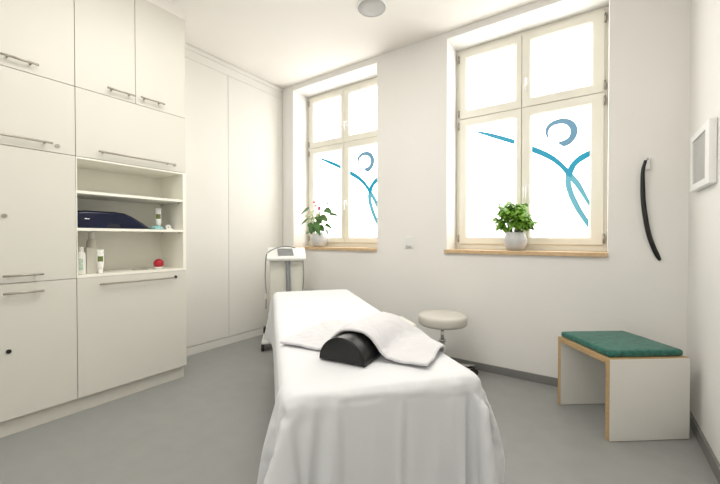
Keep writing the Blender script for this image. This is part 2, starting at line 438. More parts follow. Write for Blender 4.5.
# teal cloth
bm = B(); n = 14
vs = [[None] * n for _ in range(n)]
for i in range(n):
    for j in range(n):
        a, b_ = i / (n - 1), j / (n - 1)
        e = min(a, 1 - a, b_, 1 - b_)
        h = (.033 * min(1, e * 4) ** .6) * (.65 + .6 * noise.noise(Vector((a * 5, b_ * 5, 2)))) + .002
        vs[i][j] = bm.verts.new((-2.80 + .10 * a, 1.262 + .065 * b_ + .004 * noise.noise(Vector((a * 9, b_ * 9, 5))), 1.164 + max(.001, h)))
for i in range(n - 1):
    for j in range(n - 1): bm.faces.new((vs[i][j], vs[i + 1][j], vs[i + 1][j + 1], vs[i][j + 1])).smooth = True
o = obj('cloth', bm, 'teal'); md = o.modifiers.new('t', 'SOLIDIFY'); md.thickness = .0015; md.offset = 1
tag(o, 'crumpled pale teal cloth at the tip of the navy case', 'cloth')

def bottle(name, label, x, y, z, h, rx, ry, lab, parentname='bottle', rot=0.0):
    """squeeze tube standing on its cap: narrow round cap below, body flattening to a flat crimp on top"""
    r = thing(name, label, 'bottle', (x, y, z), R(rot), local=True, group='white tubes on the shelves')
    bm = B(); lathe(bm, [(.012, 0), (.0135, .002), (.0135, .026), (.011, .028)], 20); obj('cap', bm, 'tube', r)
    bm = B(); rings = []
    for k in range(11):
        t = k / 10; zz = .028 + (h - .028) * t
        a = ry * (min(1, .70 + t * 1.6) if t < .2 else 1.0) ; b_ = rx * (min(1, .75 + t * 1.4) if t < .2 else 1 - .75 * max(0, (t - .35) / .65))
        rings.append([bm.verts.new((b_ * math.cos(2 * PI * q / 24), a * math.sin(2 * PI * q / 24), zz)) for q in range(24)])
    for a, b_ in zip(rings, rings[1:]):
        for q in range(24): bm.faces.new((a[q], a[(q + 1) % 24], b_[(q + 1) % 24], b_[q])).smooth = True
    bm.faces.new(rings[0][::-1]); bm.faces.new(rings[-1])
    obj('body', bm, 'tube', r)
    bm = B(); rings = []
    for k in range(3):
        t = (.40, .53, .66)[k]; zz = .028 + (h - .028) * t
        b0 = rx * (1 - .75 * max(0, (t - .35) / .65)) + .0006; a0 = ry + .0006
        rings.append([bm.verts.new((b0 * math.cos(th), a0 * math.sin(th), zz)) for th in [R(-48 + 96 * q / 8) for q in range(9)]])
    for a, b_ in zip(rings, rings[1:]):
        for q in range(8): bm.faces.new((a[q], a[q + 1], b_[q + 1], b_[q])).smooth = True
    obj('printed_label', bm, lab, r)
    return r
bottle('cream_tube', 'white tube with olive label standing at right on the middle shelf', -2.78, 1.325, 1.164, .165, .019, .0200, 'lab', rot=-25)
bottle('cream_tube', 'white tube with olive label in front of the cream carton', -2.745, .935, .8625, .160, .019, .0190, 'lab', rot=-20)
# tall bottle half hidden at the left
r = thing('lotion_bottle', 'white bottle with pale print at far left of the bottom shelf', 'bottle', (-2.765, .836, .8625), R(-20), local=True)
bm = B(); lathe(bm, [(.020, 0), (.024, .004), (.024, .12), (.021, .140), (.012, .152), (.011, .156)], 24); obj('body', bm, 'tube', r)
bm = B(); lathe(bm, [(.0125, .152), (.0135, .154), (.0135, .178), (.012, .181)], 20); obj('cap', bm, 'tube', r)
bm = B(); a = [bm.verts.new((.0243 * math.cos(R(t)), .0243 * math.sin(R(t)), .03)) for t in range(-25, 26, 10)]; b_ = [bm.verts.new((.0243 * math.cos(R(t)), .0243 * math.sin(R(t)), .105)) for t in range(-25, 26, 10)]
for q in range(5): bm.faces.new((a[q], a[q + 1], b_[q + 1], b_[q]))
obj('printed_label', bm, 'labp', r)
# carton and bottle behind
r = thing('carton', 'plain cream carton standing between the two bottom-shelf bottles', 'box', (-2.83, .905, .8625))
bm = B(); box(bm, -2.858, -2.80, .876, .935, .8625, 1.035, .001, 1); obj('carton_body', bm, 'box', r)
bm = B(); box(bm, -2.8575, -2.8005, .8765, .9345, 1.0352, 1.0365); obj('tuck_flap', bm, 'box', r)
r = thing('pump_bottle', 'pale bottle rising behind the cream carton on the bottom shelf', 'bottle', (-2.90, .935, .8625))
bm = B(); lathe(bm, [(.026, 0), (.029, .004), (.029, .20), (.024, .222), (.015, .232)], 24, (-2.90, .935, .8625)); obj('body', bm, 'box', r)
bm = B(); lathe(bm, [(.0155, .228), (.0165, .231), (.0165, .272), (.014, .276)], 20, (-2.90, .935, .8625)); obj('cap', bm, 'tube', r)
# small white dispenser
r = thing('tape_roll', 'small white roll lying at right end of the middle shelf', 'roll', (-2.79, 1.405, 1.164))
bm = B()
def ringroll(bm, c, ax, ro, ri, w, n=28):
    L_ = []
    for rr, s_ in ((ri, -1), (ro, -1), (ro, 1), (ri, 1)):
        L_.append([bm.verts.new((c[0] + s_ * w / 2, c[1] + rr * math.cos(2 * PI * k / n), c[2] + rr * math.sin(2 * PI * k / n))) for k in range(n)])
    for i in range(4):
        a, b_ = L_[i], L_[(i + 1) % 4]
        for k in range(n): bm.faces.new((a[k], a[(k + 1) % n], b_[(k + 1) % n], b_[k])).smooth = (i in (1, 3))
    bmesh.ops.recalc_face_normals(bm, faces=bm.faces)
ringroll(bm, (-2.79, 1.40, 1.184), 0, .020, .006, .03); obj('roll_body', bm, 'tube', r)
bm = B(); box(bm, -2.805, -2.775, 1.412, 1.436, 1.1641, 1.176, .003); obj('loose_end', bm, 'tube', r)
# red ball with white base
r = thing('red_ball', 'glossy red ball in a small white dish on the bottom shelf', 'ball', (-2.80, 1.335, .8625))
bm = B(); bmesh.ops.create_uvsphere(bm, u_segments=24, v_segments=16, radius=.036, matrix=Matrix.Translation((-2.80, 1.335, .8625 + .0395))); obj('ball', bm, 'red', r, smooth=True)
bm = B(); lathe(bm, [(.020, 0), (.026, .002), (.034, .0145), (.0325, .0155), (.025, .0045), (.002, .0035)], 28, (-2.80, 1.335, .8625)); obj('dish', bm, 'tube', r)
bm = B(); prism(bm, [(-2.86, 1.17, .8625), (-2.79, 1.17, .8625), (-2.79, 1.265, .8625), (-2.86, 1.265, .8625)], (0, 0, .003)); prism(bm, [(-2.86, 1.17, .866), (-2.79, 1.17, .866), (-2.79, 1.265, .871), (-2.86, 1.265, .871)], (0, 0, .0012))
tag(obj('folded_card', bm, 'paper'), 'flat grey folded card lying left of the red ball', 'card')

# ------------------------------------------------------------------ treatment table with sheet, bolster and towel
TA = (-.72, .674, 0); TROT = R(49.03); TW, TL = .634, 1.98
r = thing('massage_table', 'white padded massage table in the middle of the room under a sheet', 'table', TA, TROT)
bm = B(); box(bm, .004, TW - .004, .004, TL - .004, .555, .642, .024, 4); obj('mattress', bm, 'mattress', r, smooth=True)
bm = B()
for x in (.03, TW - .06): box(bm, x, x + .03, .03, TL - .03, .505, .554)
for y in (.03, .65, 1.30, TL - .06): box(bm, .06, TW - .06, y, y + .03, .505, .554)
obj('frame', bm, 'device_w', r)
for x in (.07, TW - .07):
    for y in (.13, TL - .13):
        bm = B(); tube(bm, [(x, y, .018), (x, y, .505)], .018, 14); lathe(bm, [(.022, 0), (.025, .003), (.025, .02), (.019, .03)], 16, (x, y, 0)); obj('leg', bm, 'device_w', r)
bm = B(); box(bm, TW + .016, TW + .066, .66, .86, .628, .656, .012, 3); obj('armrest', bm, 'device', r, smooth=True)

def unpack(a, n):
    """a: x steps, then y steps, then z steps from point to point, in half millimetres"""
    out = []; p = [0, 0, 0]
    for i in range(n):
        for k in range(3): p[k] += a[k * n + i]
        out.append(tuple(c / 2000 for c in p))
    return out
P0, P1, DV, AX, HB, BL = ([0.13958999514579773, 0.2708738148212433], [0.27553191781044006, 0.1478787660598755], [0.7415359020233154, -0.6709132790565491], [0.6709132790565491, 0.7415359020233154], 0.088, 0.4)
P0, P1, DV, AX = Vector(P0), Vector(P1), Vector(DV), Vector(AX)
def creases(p):
    x, y, z = p
    h = 0.0
    if z < .652:
        dn = min(1, (.652 - z) / .10)
        if y < .05:                        # the drop at the foot end: long folds and one pressed crease
            for x0, sl, w, a in ((.085, -.10, .012, .006), (.115, -.10, .014, -.004), (.352, -.02, .008, .006), (.370, -.02, .012, -.003), (.545, -.02, .007, .004), (.585, -.01, .014, -.009), (.625, -.01, .012, .008)):
                h += 1.9 * a * dn * math.exp(-((x - x0 - sl * (.65 - z)) / w) ** 2)
            zc = .632 - .075 * (x - .1)
            if .06 < x < .58: h += -.005 * math.exp(-((z - zc) / .006) ** 2) + .003 * math.exp(-((z - zc - .012) / .007) ** 2)
    if .600 < z and y < .06 and .02 < x < .60:     # puckers along the edge
        e = math.exp(-((z - .640) / .016) ** 2) * math.exp(-((y + .005) / .03) ** 2)
        h += .006 * e * (noise.noise(Vector((x * 38, z * 14, 3))) + .5 * noise.noise(Vector((x * 80, z * 20, 9))))
    h += .0012 * noise.noise(Vector((x * 5 + y * 3, y * 7 - x * 4, z * 6)))
    return h
def terry(p):
    x, y, z = p
    q = Vector((x, y)); e = (q - Vector((P0[0], P0[1])))
    along, across = e.dot(Vector(AX)), e.dot(Vector(DV))
    wv = noise.noise(Vector((across * 4.5 + along * 5.5, along * 3.0 - across * 1.2, 1.7)))          # soft folds running down the slopes
    w2 = noise.noise(Vector((across * 9 + along * 12, along * 5, 6.1)))
    side = min(1, abs(across - .09) / .12)
    h = side * (.018 * max(-.35, wv) + .008 * w2) + .0025 * noise.noise(Vector((x * 45, y * 45, z * 45)))
    return h + .004 * side
def cloth_obj(name, data, nx, ny, m, thick, loc, sub, fine=None, offset=1):
    pts = unpack(data, (nx + 1) * (ny + 1))
    bm = B(); v = [bm.verts.new(p) for p in pts]
    for j in range(ny):
        for i in range(nx):
            a = j * (nx + 1) + i
            bm.faces.new((v[a], v[a + 1], v[a + nx + 2], v[a + nx + 1])).smooth = True
    if fine:
        bmesh.ops.subdivide_edges(bm, edges=bm.edges[:], cuts=1, use_grid_fill=True, smooth=1.0)
        bm.normal_update()
        mv = [(q, fine(q.co) * q.normal) for q in bm.verts]
        for q, d_ in mv: q.co += d_
        for f in bm.faces: f.smooth = True
    o = obj(name, bm, m)
    o.location = loc; o.rotation_euler = (0, 0, TROT)
    md = o.modifiers.new('thickness', 'SOLIDIFY'); md.thickness = thick; md.offset = offset
    if sub: md = o.modifiers.new('smooth', 'SUBSURF'); md.levels = sub; md.render_levels = sub
    return o
SHEET = [-297,-14,-14,-11,45,46,46,45,43,45,44,43,43,-19,-30,45,33,16,46,47,46,3,42,46,47,47,47,47,47,47,47,46,44,28,45,45,45,45,46,45,44,41,-25,36,-47,-16,-14,
46,47,37,40,39,37,39,41,-28,-29,-31,-32,-32,-31,-1470,-14,-14,-13,-9,46,46,43,45,41,39,42,40,-30,15,13,30,33,47,46,42,31,35,44,39,45,47,47,47,47,45,46,
46,45,43,46,45,45,45,45,44,-6,37,-20,21,-20,-27,32,44,44,43,44,39,39,-16,-29,-29,-32,-31,-32,-32,-1389,-14,-14,-12,-10,-9,46,46,46,36,33,43,42,24,19,-3,
17,14,44,46,47,45,21,45,40,47,44,47,47,47,47,47,47,46,41,46,47,46,45,45,41,-7,45,-9,15,-13,-25,27,42,44,44,44,42,-2,-31,-30,-27,-32,-32,-31,-32,-1308,-14,
-14,-12,-9,-28,12,45,43,34,34,46,35,44,35,16,-41,43,34,45,46,33,32,45,45,44,45,47,47,46,47,47,47,47,47,42,46,47,46,44,40,-6,47,10,-1,-3,-21,24,40,43,44,
44,18,-35,-17,-32,-34,-32,-31,-31,15,-1275,-14,-14,-15,-13,-32,-11,46,17,45,36,34,40,47,43,14,-39,39,37,43,46,27,39,46,43,44,45,46,47,47,47,47,47,47,47,
46,44,47,45,45,40,-4,45,0,2,2,2,21,36,44,44,30,-20,-33,-2,-34,-41,-34,-13,1,35,-1270,-14,-18,-23,-40,-4,-37,46,9,36,40,30,45,41,47,20,-36,34,42,39,46,25,
42,45,41,46,45,46,47,47,47,47,47,47,47,47,45,47,43,47,40,-2,45,31,7,6,-7,9,31,43,44,2,-40,19,-42,-32,-28,14,-17,9,-25,-1303,22,8,-41,-33,-20,-18,46,14,
12,44,30,42,46,39,32,-30,28,41,40,45,24,45,44,40,47,45,46,47,47,47,48,46,47,47,47,47,46,45,44,42,0,46,39,7,-5,29,-3,22,44,39,-27,11,5,-40,-23,-34,27,-13,
-1,-27,-1376,27,6,29,-39,-32,-21,41,-4,16,46,31,39,46,37,40,-21,25,47,33,42,25,46,42,41,47,45,47,47,47,47,47,46,47,47,47,47,47,46,40,45,3,46,46,2,-10,29,
24,11,41,39,-1,-1,-6,-24,-24,-36,6,18,-3,-27,-1413,-11,23,36,3,-38,-31,29,-10,13,45,37,34,46,36,45,-9,22,46,33,37,26,47,39,42,47,46,47,47,47,47,47,47,47,
47,46,47,47,46,39,47,8,46,46,2,-15,19,20,39,40,26,-4,-9,-10,-31,-24,29,-4,11,5,-24,-1417,-33,-7,33,28,-14,-37,7,-14,11,40,42,33,44,38,46,17,10,40,37,27,
30,47,37,44,46,47,47,47,47,47,47,47,47,47,47,46,47,47,39,45,15,46,47,-1,-15,16,26,45,36,11,-22,-8,-1,-33,5,5,26,12,8,-6,-1424,-33,-33,0,33,24,-26,-37,-3,
11,34,45,33,43,39,46,30,22,23,36,24,33,47,36,45,46,47,47,47,47,47,47,47,47,47,47,46,47,47,44,34,28,46,46,-4,-15,17,33,46,27,-7,-26,-3,-1,-16,-16,33,33,
12,13,-2,-1432,-17,-33,-32,6,32,13,-29,-32,7,27,46,35,41,42,45,31,15,32,39,22,37,47,34,46,46,47,47,47,47,47,47,47,47,47,47,46,47,47,46,26,43,42,47,-7,-14,
19,40,42,13,-19,-26,-11,-2,-17,38,29,8,13,27,4,-1448,-5,-14,-32,-33,13,29,-1,-30,-15,18,45,42,36,46,42,33,12,36,42,20,40,47,33,47,46,47,47,47,47,47,47,
47,47,47,47,47,46,47,46,26,45,46,45,-9,-13,24,44,35,-5,-27,-18,-14,-11,33,32,5,16,18,32,7,-1452,-14,-5,-10,-33,-32,25,-4,9,-13,-14,44,44,36,47,42,35,10,
39,45,18,43,47,33,47,47,46,47,47,47,47,47,47,47,47,47,47,46,47,47,26,43,45,47,-7,-12,32,45,21,-24,-21,-18,-13,21,37,14,4,17,24,34,10,-1444,-22,-16,-6,-7,
-32,-33,23,-15,-5,-3,36,46,37,47,42,36,9,42,46,19,46,46,33,47,47,46,47,47,47,47,47,47,47,47,47,47,46,47,47,28,42,45,45,-11,-2,39,42,1,-28,-16,-21,7,40,
20,4,9,21,26,36,19,-1439,-24,-22,-19,-10,-1,-32,-32,16,-13,-5,28,44,41,45,43,37,9,44,47,21,47,46,33,47,46,47,47,47,47,47,47,47,47,47,47,47,46,47,47,30,
41,45,42,-14,11,44,31,-23,-14,-25,-6,35,24,13,2,15,28,39,19,29,-1430,-26,-24,-23,-21,-13,3,-31,-33,10,-11,20,40,46,42,44,39,8,47,46,25,47,45,34,47,46,47,
47,47,47,47,47,47,47,47,47,47,46,47,47,32,40,46,38,-13,23,45,12,-30,-16,-19,23,19,29,2,8,33,32,18,26,33,-1414,-28,-26,-25,-24,-18,-19,6,-30,-32,-2,15,34,
46,43,44,41,11,47,44,30,46,46,33,47,47,47,47,47,47,47,47,47,47,47,47,47,46,47,47,33,40,46,34,-9,34,39,-6,-32,-21,14,35,6,20,-2,36,15,24,25,31,34,-1392,
-29,-29,-28,-24,-10,-26,-24,0,-29,-32,10,28,43,44,46,41,14,47,44,35,45,45,34,47,47,47,47,47,47,47,47,47,47,47,47,47,46,47,47,35,39,47,28,-1,44,24,-20,-31,
0,36,6,20,-2,36,18,20,23,21,34,36,-1391,-13,-26,-30,-29,-14,-13,-23,-21,-16,-27,-29,27,37,46,46,42,16,47,44,44,39,46,34,47,47,47,47,47,47,47,47,47,47,47,
47,47,47,46,46,37,40,47,22,12,44,8,-30,-18,27,20,-1,19,24,26,26,26,27,7,33,35,-1402,-5,-11,-22,-29,-30,-14,-13,-18,-14,-29,-32,-7,34,44,46,44,20,46,45,
45,39,47,36,47,47,47,46,47,47,47,47,47,47,47,47,47,47,46,46,39,39,47,10,35,36,-7,-31,6,32,-4,27,31,28,26,25,24,10,9,33,35,-1463,10,9,3,-14,-30,-20,-18,
-19,-11,-34,-12,-28,10,41,47,45,23,47,45,47,39,47,37,47,47,47,46,47,47,47,47,47,47,47,47,47,47,46,45,41,40,46,13,44,20,-18,-20,37,-3,32,32,31,28,23,21,
14,13,6,36,4,-1497,9,10,13,13,9,-15,-22,-14,-22,-29,-31,-1,-24,28,46,46,28,46,46,47,41,47,38,47,47,47,46,47,47,47,47,47,47,47,47,47,47,46,45,42,41,44,21,
45,0,-23,24,8,32,31,32,33,20,19,17,15,12,5,-6,-9,-1502,9,9,11,13,16,14,10,-8,-34,-28,-21,-20,0,-11,44,46,32,47,47,46,43,46,40,47,47,46,47,47,47,47,47,47,
47,47,47,47,47,46,45,43,43,41,34,34,-16,7,32,22,23,34,33,16,18,13,6,-1,-9,-2,-2,5,-1509,9,9,9,11,13,13,19,14,8,-22,-31,-22,-16,-7,25,46,37,47,46,47,45,
46,41,47,47,46,47,47,47,47,47,47,47,47,47,47,48,45,45,44,45,35,46,-2,19,29,10,36,30,28,16,10,0,-4,-6,5,-4,-5,-2,3,-1500,8,10,18,12,11,10,11,6,15,13,3,-22,
-27,-15,9,40,43,46,47,47,47,44,43,47,47,47,46,47,47,47,47,47,47,47,47,47,47,45,45,47,46,40,14,45,31,-4,37,28,23,8,-1,-9,-5,-3,0,3,-2,-2,-2,-4,-1446,-3,
0,0,5,6,7,9,9,14,13,17,14,5,-24,-19,41,40,46,45,47,47,45,45,47,46,47,47,47,47,47,47,48,47,46,47,47,47,47,46,45,43,33,35,41,13,34,21,13,-6,-6,2,-2,-3,-3,
-3,-3,-3,-3,-3,-3,-1371,-9,4,1,0,1,7,-10,-2,-1,4,9,14,13,19,16,-13,43,50,46,46,47,47,46,47,47,47,47,47,47,47,47,48,47,47,47,47,47,47,47,48,49,41,30,33,
21,6,3,-1,0,-6,-4,-3,-3,-3,-3,-3,-3,-3,-2,-3,-1318,7,4,3,2,1,1,0,0,-5,-8,-12,2,5,8,17,17,41,47,51,48,47,47,47,47,48,47,47,47,47,47,47,48,47,47,47,47,48,
47,47,47,53,46,39,-7,3,1,2,8,25,3,1,-2,-1,-1,-1,-1,-1,-1,-1,-1,-1382,6,7,6,7,5,1,0,-3,15,10,5,5,0,-1,-1,19,45,49,51,48,47,47,48,47,47,47,48,47,47,47,47,
48,47,47,47,48,47,47,47,47,46,56,37,8,0,4,5,5,-15,7,8,-7,-2,-2,-1,-1,-1,0,0,1,-1413,6,7,6,7,6,9,-2,2,9,9,11,20,11,8,2,19,43,54,47,47,47,47,48,47,47,47,
47,48,47,47,47,47,48,47,47,47,48,47,47,47,45,56,37,11,-3,4,4,7,-15,0,1,2,3,3,4,3,5,7,0,3,-1490,7,7,7,7,7,8,8,11,11,12,12,12,13,13,14,31,46,48,48,47,47,
47,48,47,47,47,47,48,47,47,47,47,47,48,47,47,47,48,47,47,48,48,40,13,-3,4,3,4,16,5,3,3,3,2,3,3,4,4,4,5,-1496,6,8,8,8,10,12,10,11,11,10,11,11,10,4,1,23,
44,48,47,47,47,48,47,47,47,47,47,47,48,47,47,47,47,48,47,47,47,47,47,48,47,47,40,21,9,9,8,8,8,6,7,6,5,6,5,5,5,4,5,5,-1513,10,9,10,10,9,10,9,8,9,8,6,5,-3,
0,4,24,44,47,47,48,47,47,47,47,47,47,47,47,48,47,47,47,47,47,48,47,47,47,47,47,47,47,41,13,-1,2,5,7,7,7,7,8,7,8,7,7,6,7,7,7,-1477,9,9,9,9,8,8,7,7,6,4,2,
-3,-1,4,2,23,44,48,47,47,47,47,47,47,47,47,47,47,48,47,47,47,47,47,47,47,48,47,47,47,47,47,40,14,4,1,-6,0,3,5,5,6,5,6,6,6,6,7,6,6,-1426,8,8,7,7,7,7,5,5,
4,0,-2,-1,2,-1,5,23,44,48,47,47,47,47,47,47,47,47,47,47,47,48,47,47,47,47,47,47,47,47,48,47,47,47,40,14,-1,5,1,-5,-1,0,3,4,5,4,5,5,6,5,6,6,-1394,6,7,7,
6,5,6,4,2,1,-2,0,1,-2,4,1,24,44,48,47,47,47,47,47,47,47,47,47,47,47,48,47,47,47,47,47,47,47,47,47,47,48,47,39,15,-1,1,3,2,-3,-2,-1,2,3,3,4,5,5,5,4,6,-1374,
7,7,5,5,5,4,2,0,-1,0,1,-1,2,-1,3,24,44,48,47,47,47,47,47,47,47,47,47,47,47,47,47,48,47,47,47,47,47,47,47,47,47,48,39,16,-2,0,1,2,2,-2,-1,-1,1,2,2,4,5,5,
4,4,-1358,7,6,4,4,3,3,0,0,0,0,1,1,-1,1,2,24,44,47,47,47,48,47,47,47,47,47,47,47,47,47,47,47,48,47,47,47,47,47,47,47,47,48,39,15,-1,0,0,0,2,3,-2,-1,-1,1,
2,1,5,4,4,4,-1346,5,5,4,3,2,1,0,1,0,1,0,0,1,0,2,24,44,47,47,47,47,47,47,48,47,47,47,47,47,47,47,47,47,47,48,47,47,47,47,47,47,47,40,15,-1,0,1,-1,0,1,5,
-5,0,0,2,3,-1,5,5,3,-1338,5,4,3,2,2,0,1,0,1,0,0,1,0,0,2,24,44,47,47,47,47,47,47,47,48,47,47,47,47,47,47,47,47,47,47,47,47,48,47,47,47,47,40,15,-1,0,0,0,
0,1,0,5,-5,0,0,4,2,-1,6,3,-1332,5,3,2,2,1,1,0,1,0,0,1,0,0,0,2,24,44,47,47,47,47,47,47,47,48,47,47,47,47,47,47,47,47,47,47,47,47,47,47,48,47,47,40,15,-1,
0,0,0,0,0,1,0,3,-3,1,0,4,-1,4,4,-1327,4,2,2,1,1,1,0,0,1,0,1,0,0,0,2,24,44,47,47,47,47,47,47,47,47,47,48,47,47,47,47,47,47,47,47,47,47,47,47,47,48,47,40,
15,-1,0,0,0,0,1,0,0,1,-1,1,0,1,2,2,4,-1323,3,3,0,2,1,0,-1,2,1,0,0,0,0,0,2,24,44,47,47,47,47,47,47,47,47,47,47,47,48,47,47,47,47,47,47,47,47,47,47,47,48,
47,40,15,-1,0,0,0,0,0,1,0,0,0,1,1,1,1,1,3,-1319,2,3,0,2,0,-1,4,0,-1,0,0,0,0,0,2,23,45,47,47,47,47,47,47,47,47,47,47,47,47,47,48,47,47,47,47,47,47,47,47,
47,47,48,40,15,-1,0,0,0,0,0,1,0,0,0,0,-1,1,4,0,2,-1316,2,2,0,2,-1,3,1,-2,1,0,0,0,0,0,1,24,44,48,47,47,47,47,47,47,47,47,47,47,47,47,47,47,48,47,47,47,47,
47,47,47,47,48,40,15,-1,0,0,0,0,0,0,1,0,0,1,0,-1,4,-1,2,-1313,1,1,1,1,0,1,0,0,1,0,0,0,0,1,0,24,44,48,47,47,47,47,47,47,47,47,47,47,47,47,47,47,47,48,47,
47,47,47,47,47,47,48,40,15,-1,0,0,0,0,0,0,1,0,0,0,-1,2,2,-1,2,-1311,1,1,0,1,0,1,0,1,0,0,0,0,1,0,0,24,44,47,48,47,47,47,47,47,47,47,47,47,47,47,47,47,47,
47,47,48,47,47,47,47,47,48,40,15,-1,0,0,0,0,0,0,1,0,0,0,0,1,1,0,2,-1310,0,1,1,0,1,0,0,1,0,0,0,1,0,0,0,24,44,47,47,47,48,47,47,47,47,47,47,47,47,47,47,47,
47,47,47,47,48,47,47,47,47,47,41,15,-1,0,0,0,0,0,0,0,1,0,0,0,1,0,1,1,-1308,0,1,0,1,0,0,1,0,0,0,0,1,0,0,0,24,44,47,47,47,47,47,47,48,47,47,47,47,47,47,47,
47,47,47,47,47,47,48,47,47,47,47,41,15,-1,0,0,0,0,0,0,0,1,0,0,0,1,0,0,1,-1307,1,0,0,1,0,0,1,0,0,0,0,1,0,0,0,24,44,47,47,47,47,47,47,47,48,47,47,47,47,47,
47,47,47,47,47,47,47,47,47,48,47,47,40,16,-1,0,0,0,0,0,0,0,0,1,0,0,0,1,0,0,-1305,0,0,1,0,0,1,0,0,0,0,1,0,0,0,0,24,43,48,47,47,47,47,47,47,47,47,48,47,47,
47,47,47,47,47,47,47,47,47,47,47,48,47,40,16,-1,0,0,0,0,0,0,0,0,1,0,0,0,0,0,0,-1304,0,1,0,0,0,1,0,0,0,0,1,0,0,0,0,24,43,48,47,47,47,47,47,47,47,47,47,47,
47,47,47,48,47,47,47,47,47,47,47,47,47,48,40,16,-1,0,0,0,0,0,0,0,0,0,1,0,0,0,0,-1,-1302,0,0,0,0,1,0,0,0,0,0,1,0,0,0,0,23,44,48,47,47,47,47,47,47,47,47,
47,47,47,47,47,47,47,48,47,47,47,47,47,47,47,48,40,16,-1,0,0,0,0,0,0,0,0,0,1,0,0,0,0,0,-1303,0,0,0,0,1,0,0,0,0,1,0,0,0,0,0,23,44,48,47,47,47,47,47,47,47,
47,47,47,47,47,47,47,47,48,47,47,47,47,47,47,47,48,40,16,-1,0,0,1,-1,0,0,0,1,-1,0,1,0,0,0,0,-1303,0,0,0,1,0,0,0,0,0,1,0,0,0,0,0,23,44,47,48,47,47,47,47,
47,47,47,47,47,47,47,47,47,47,47,47,48,47,47,47,47,47,47,41,16,-1,0,0,1,-1,0,1,0,0,-1,0,1,0,0,0,0,-1303,0,1,-1,1,0,0,0,0,0,1,0,0,0,0,0,23,44,47,47,47,48,
47,47,47,47,47,47,47,47,47,47,47,47,47,47,47,47,48,47,47,47,47,40,17,-1,0,0,1,-1,0,1,0,0,-1,1,-1,1,-1,0,1,-1303,0,1,-1,1,0,0,0,0,0,1,0,0,0,0,0,23,44,47,
47,47,47,47,47,48,47,47,47,47,47,47,47,47,47,47,47,47,47,47,47,48,47,47,40,17,-1,0,0,0,0,0,1,0,1,-2,1,-1,1,-1,0,1,-1303,0,1,0,0,0,0,0,0,1,0,0,0,0,0,0,23,
44,47,47,47,47,47,47,47,47,48,47,47,47,47,47,47,47,47,47,47,47,47,47,47,48,47,40,17,-1,0,0,0,0,1,0,-1,3,-3,1,-1,1,-1,0,1,-1302,-1,1,0,0,0,0,0,0,0,1,0,0,
0,0,0,23,43,48,47,47,47,47,47,47,47,47,47,47,48,47,47,47,47,47,47,47,47,47,47,47,47,48,40,17,-1,0,0,0,0,1,0,-1,3,-3,1,-1,1,-1,1,0,-1302,0,0,0,0,0,0,0,0,
1,0,0,0,0,0,0,23,43,48,47,47,47,47,47,47,47,47,47,47,47,47,48,47,47,47,47,47,47,47,47,47,47,48,40,17,-1,0,0,0,0,0,1,1,0,-2,1,-1,1,-1,1,0,-1302,0,0,0,0,
0,0,0,0,1,0,0,0,0,0,0,23,43,48,47,47,47,47,47,47,47,47,47,47,47,47,47,47,48,47,47,47,47,47,47,47,47,48,40,17,-1,0,0,0,0,0,1,0,0,0,0,0,0,-1,1,0,-1302,0,
0,0,0,0,0,0,0,0,1,0,0,0,0,-1,24,43,47,48,47,47,47,47,47,47,47,47,47,47,47,47,47,47,47,48,47,47,47,47,47,47,48,40,17,-1,0,0,0,0,0,0,1,0,0,0,0,0,0,0,0,-1302,
-1,1,0,0,0,0,0,1,0,-1,1,0,0,0,-1,24,43,47,47,47,48,47,47,47,47,47,47,47,47,47,47,47,47,47,47,48,47,47,47,47,47,47,41,17,-1,0,0,0,0,0,0,1,0,-1,1,-1,1,0,
0,0,-1302,0,0,0,0,0,0,0,1,-1,1,0,0,0,0,-1,24,43,47,47,47,47,48,47,47,47,47,47,47,47,47,47,47,47,47,47,47,48,47,47,47,47,47,41,17,-1,0,0,0,0,0,0,0,0,0,2,
-2,1,0,0,0,-1302,0,0,0,0,0,0,0,0,0,1,0,0,0,0,-1,23,44,47,47,47,47,47,47,48,47,47,47,47,47,47,47,47,47,47,47,47,47,47,47,48,47,47,41,17,-1,0,0,0,0,0,0,0,
0,1,0,0,0,0,0,0,-1302,0,0,0,0,0,0,0,0,1,0,0,0,0,0,-1,23,43,48,47,47,47,47,47,47,47,47,48,47,47,47,47,47,47,47,47,47,47,47,47,47,48,47,40,18,-1,0,0,0,0,
0,0,0,0,1,0,0,0,0,-1,1,-1302,0,0,0,0,0,0,0,0,1,0,0,0,0,0,-1,23,43,48,47,47,47,47,47,47,47,47,47,47,48,47,47,47,47,47,47,47,47,47,47,47,47,48,40,18,-1,0,
0,0,0,0,0,0,0,1,0,0,-1,2,-2,1,-1302,0,0,0,0,0,0,0,0,1,0,0,0,0,0,-1,23,43,48,47,47,47,47,47,47,47,47,47,47,47,48,47,47,47,47,47,47,47,47,47,47,47,48,40,
18,-1,0,0,0,0,0,0,0,0,1,-1,1,-1,2,-2,1,-1302,0,0,0,0,0,0,0,0,1,0,0,0,0,0,-1,23,43,48,47,47,47,47,47,47,47,47,47,47,47,47,47,47,48,47,47,47,47,47,47,47,
47,47,41,18,-1,0,0,0,0,0,0,0,0,1,0,0,-1,2,-2,1,-1302,0,0,0,0,0,1,-2,2,0,0,0,0,0,0,-1,23,43,48,47,47,47,47,47,47,47,47,47,47,47,47,47,47,47,48,47,47,47,
47,47,47,47,47,41,18,-1,0,0,0,0,0,0,0,0,1,0,0,-1,1,-1,1,-1302,0,0,0,0,0,1,-2,2,0,0,0,0,0,0,-1,23,43,47,47,48,47,47,47,47,47,47,47,47,47,47,47,47,47,47,
47,47,48,47,47,47,47,47,41,18,-1,0,0,0,0,0,0,0,0,0,1,0,0,0,0,0,-1302,0,0,0,0,0,1,-2,2,0,0,0,0,0,0,-1,23,43,47,47,47,47,48,47,47,47,47,47,47,47,47,47,47,
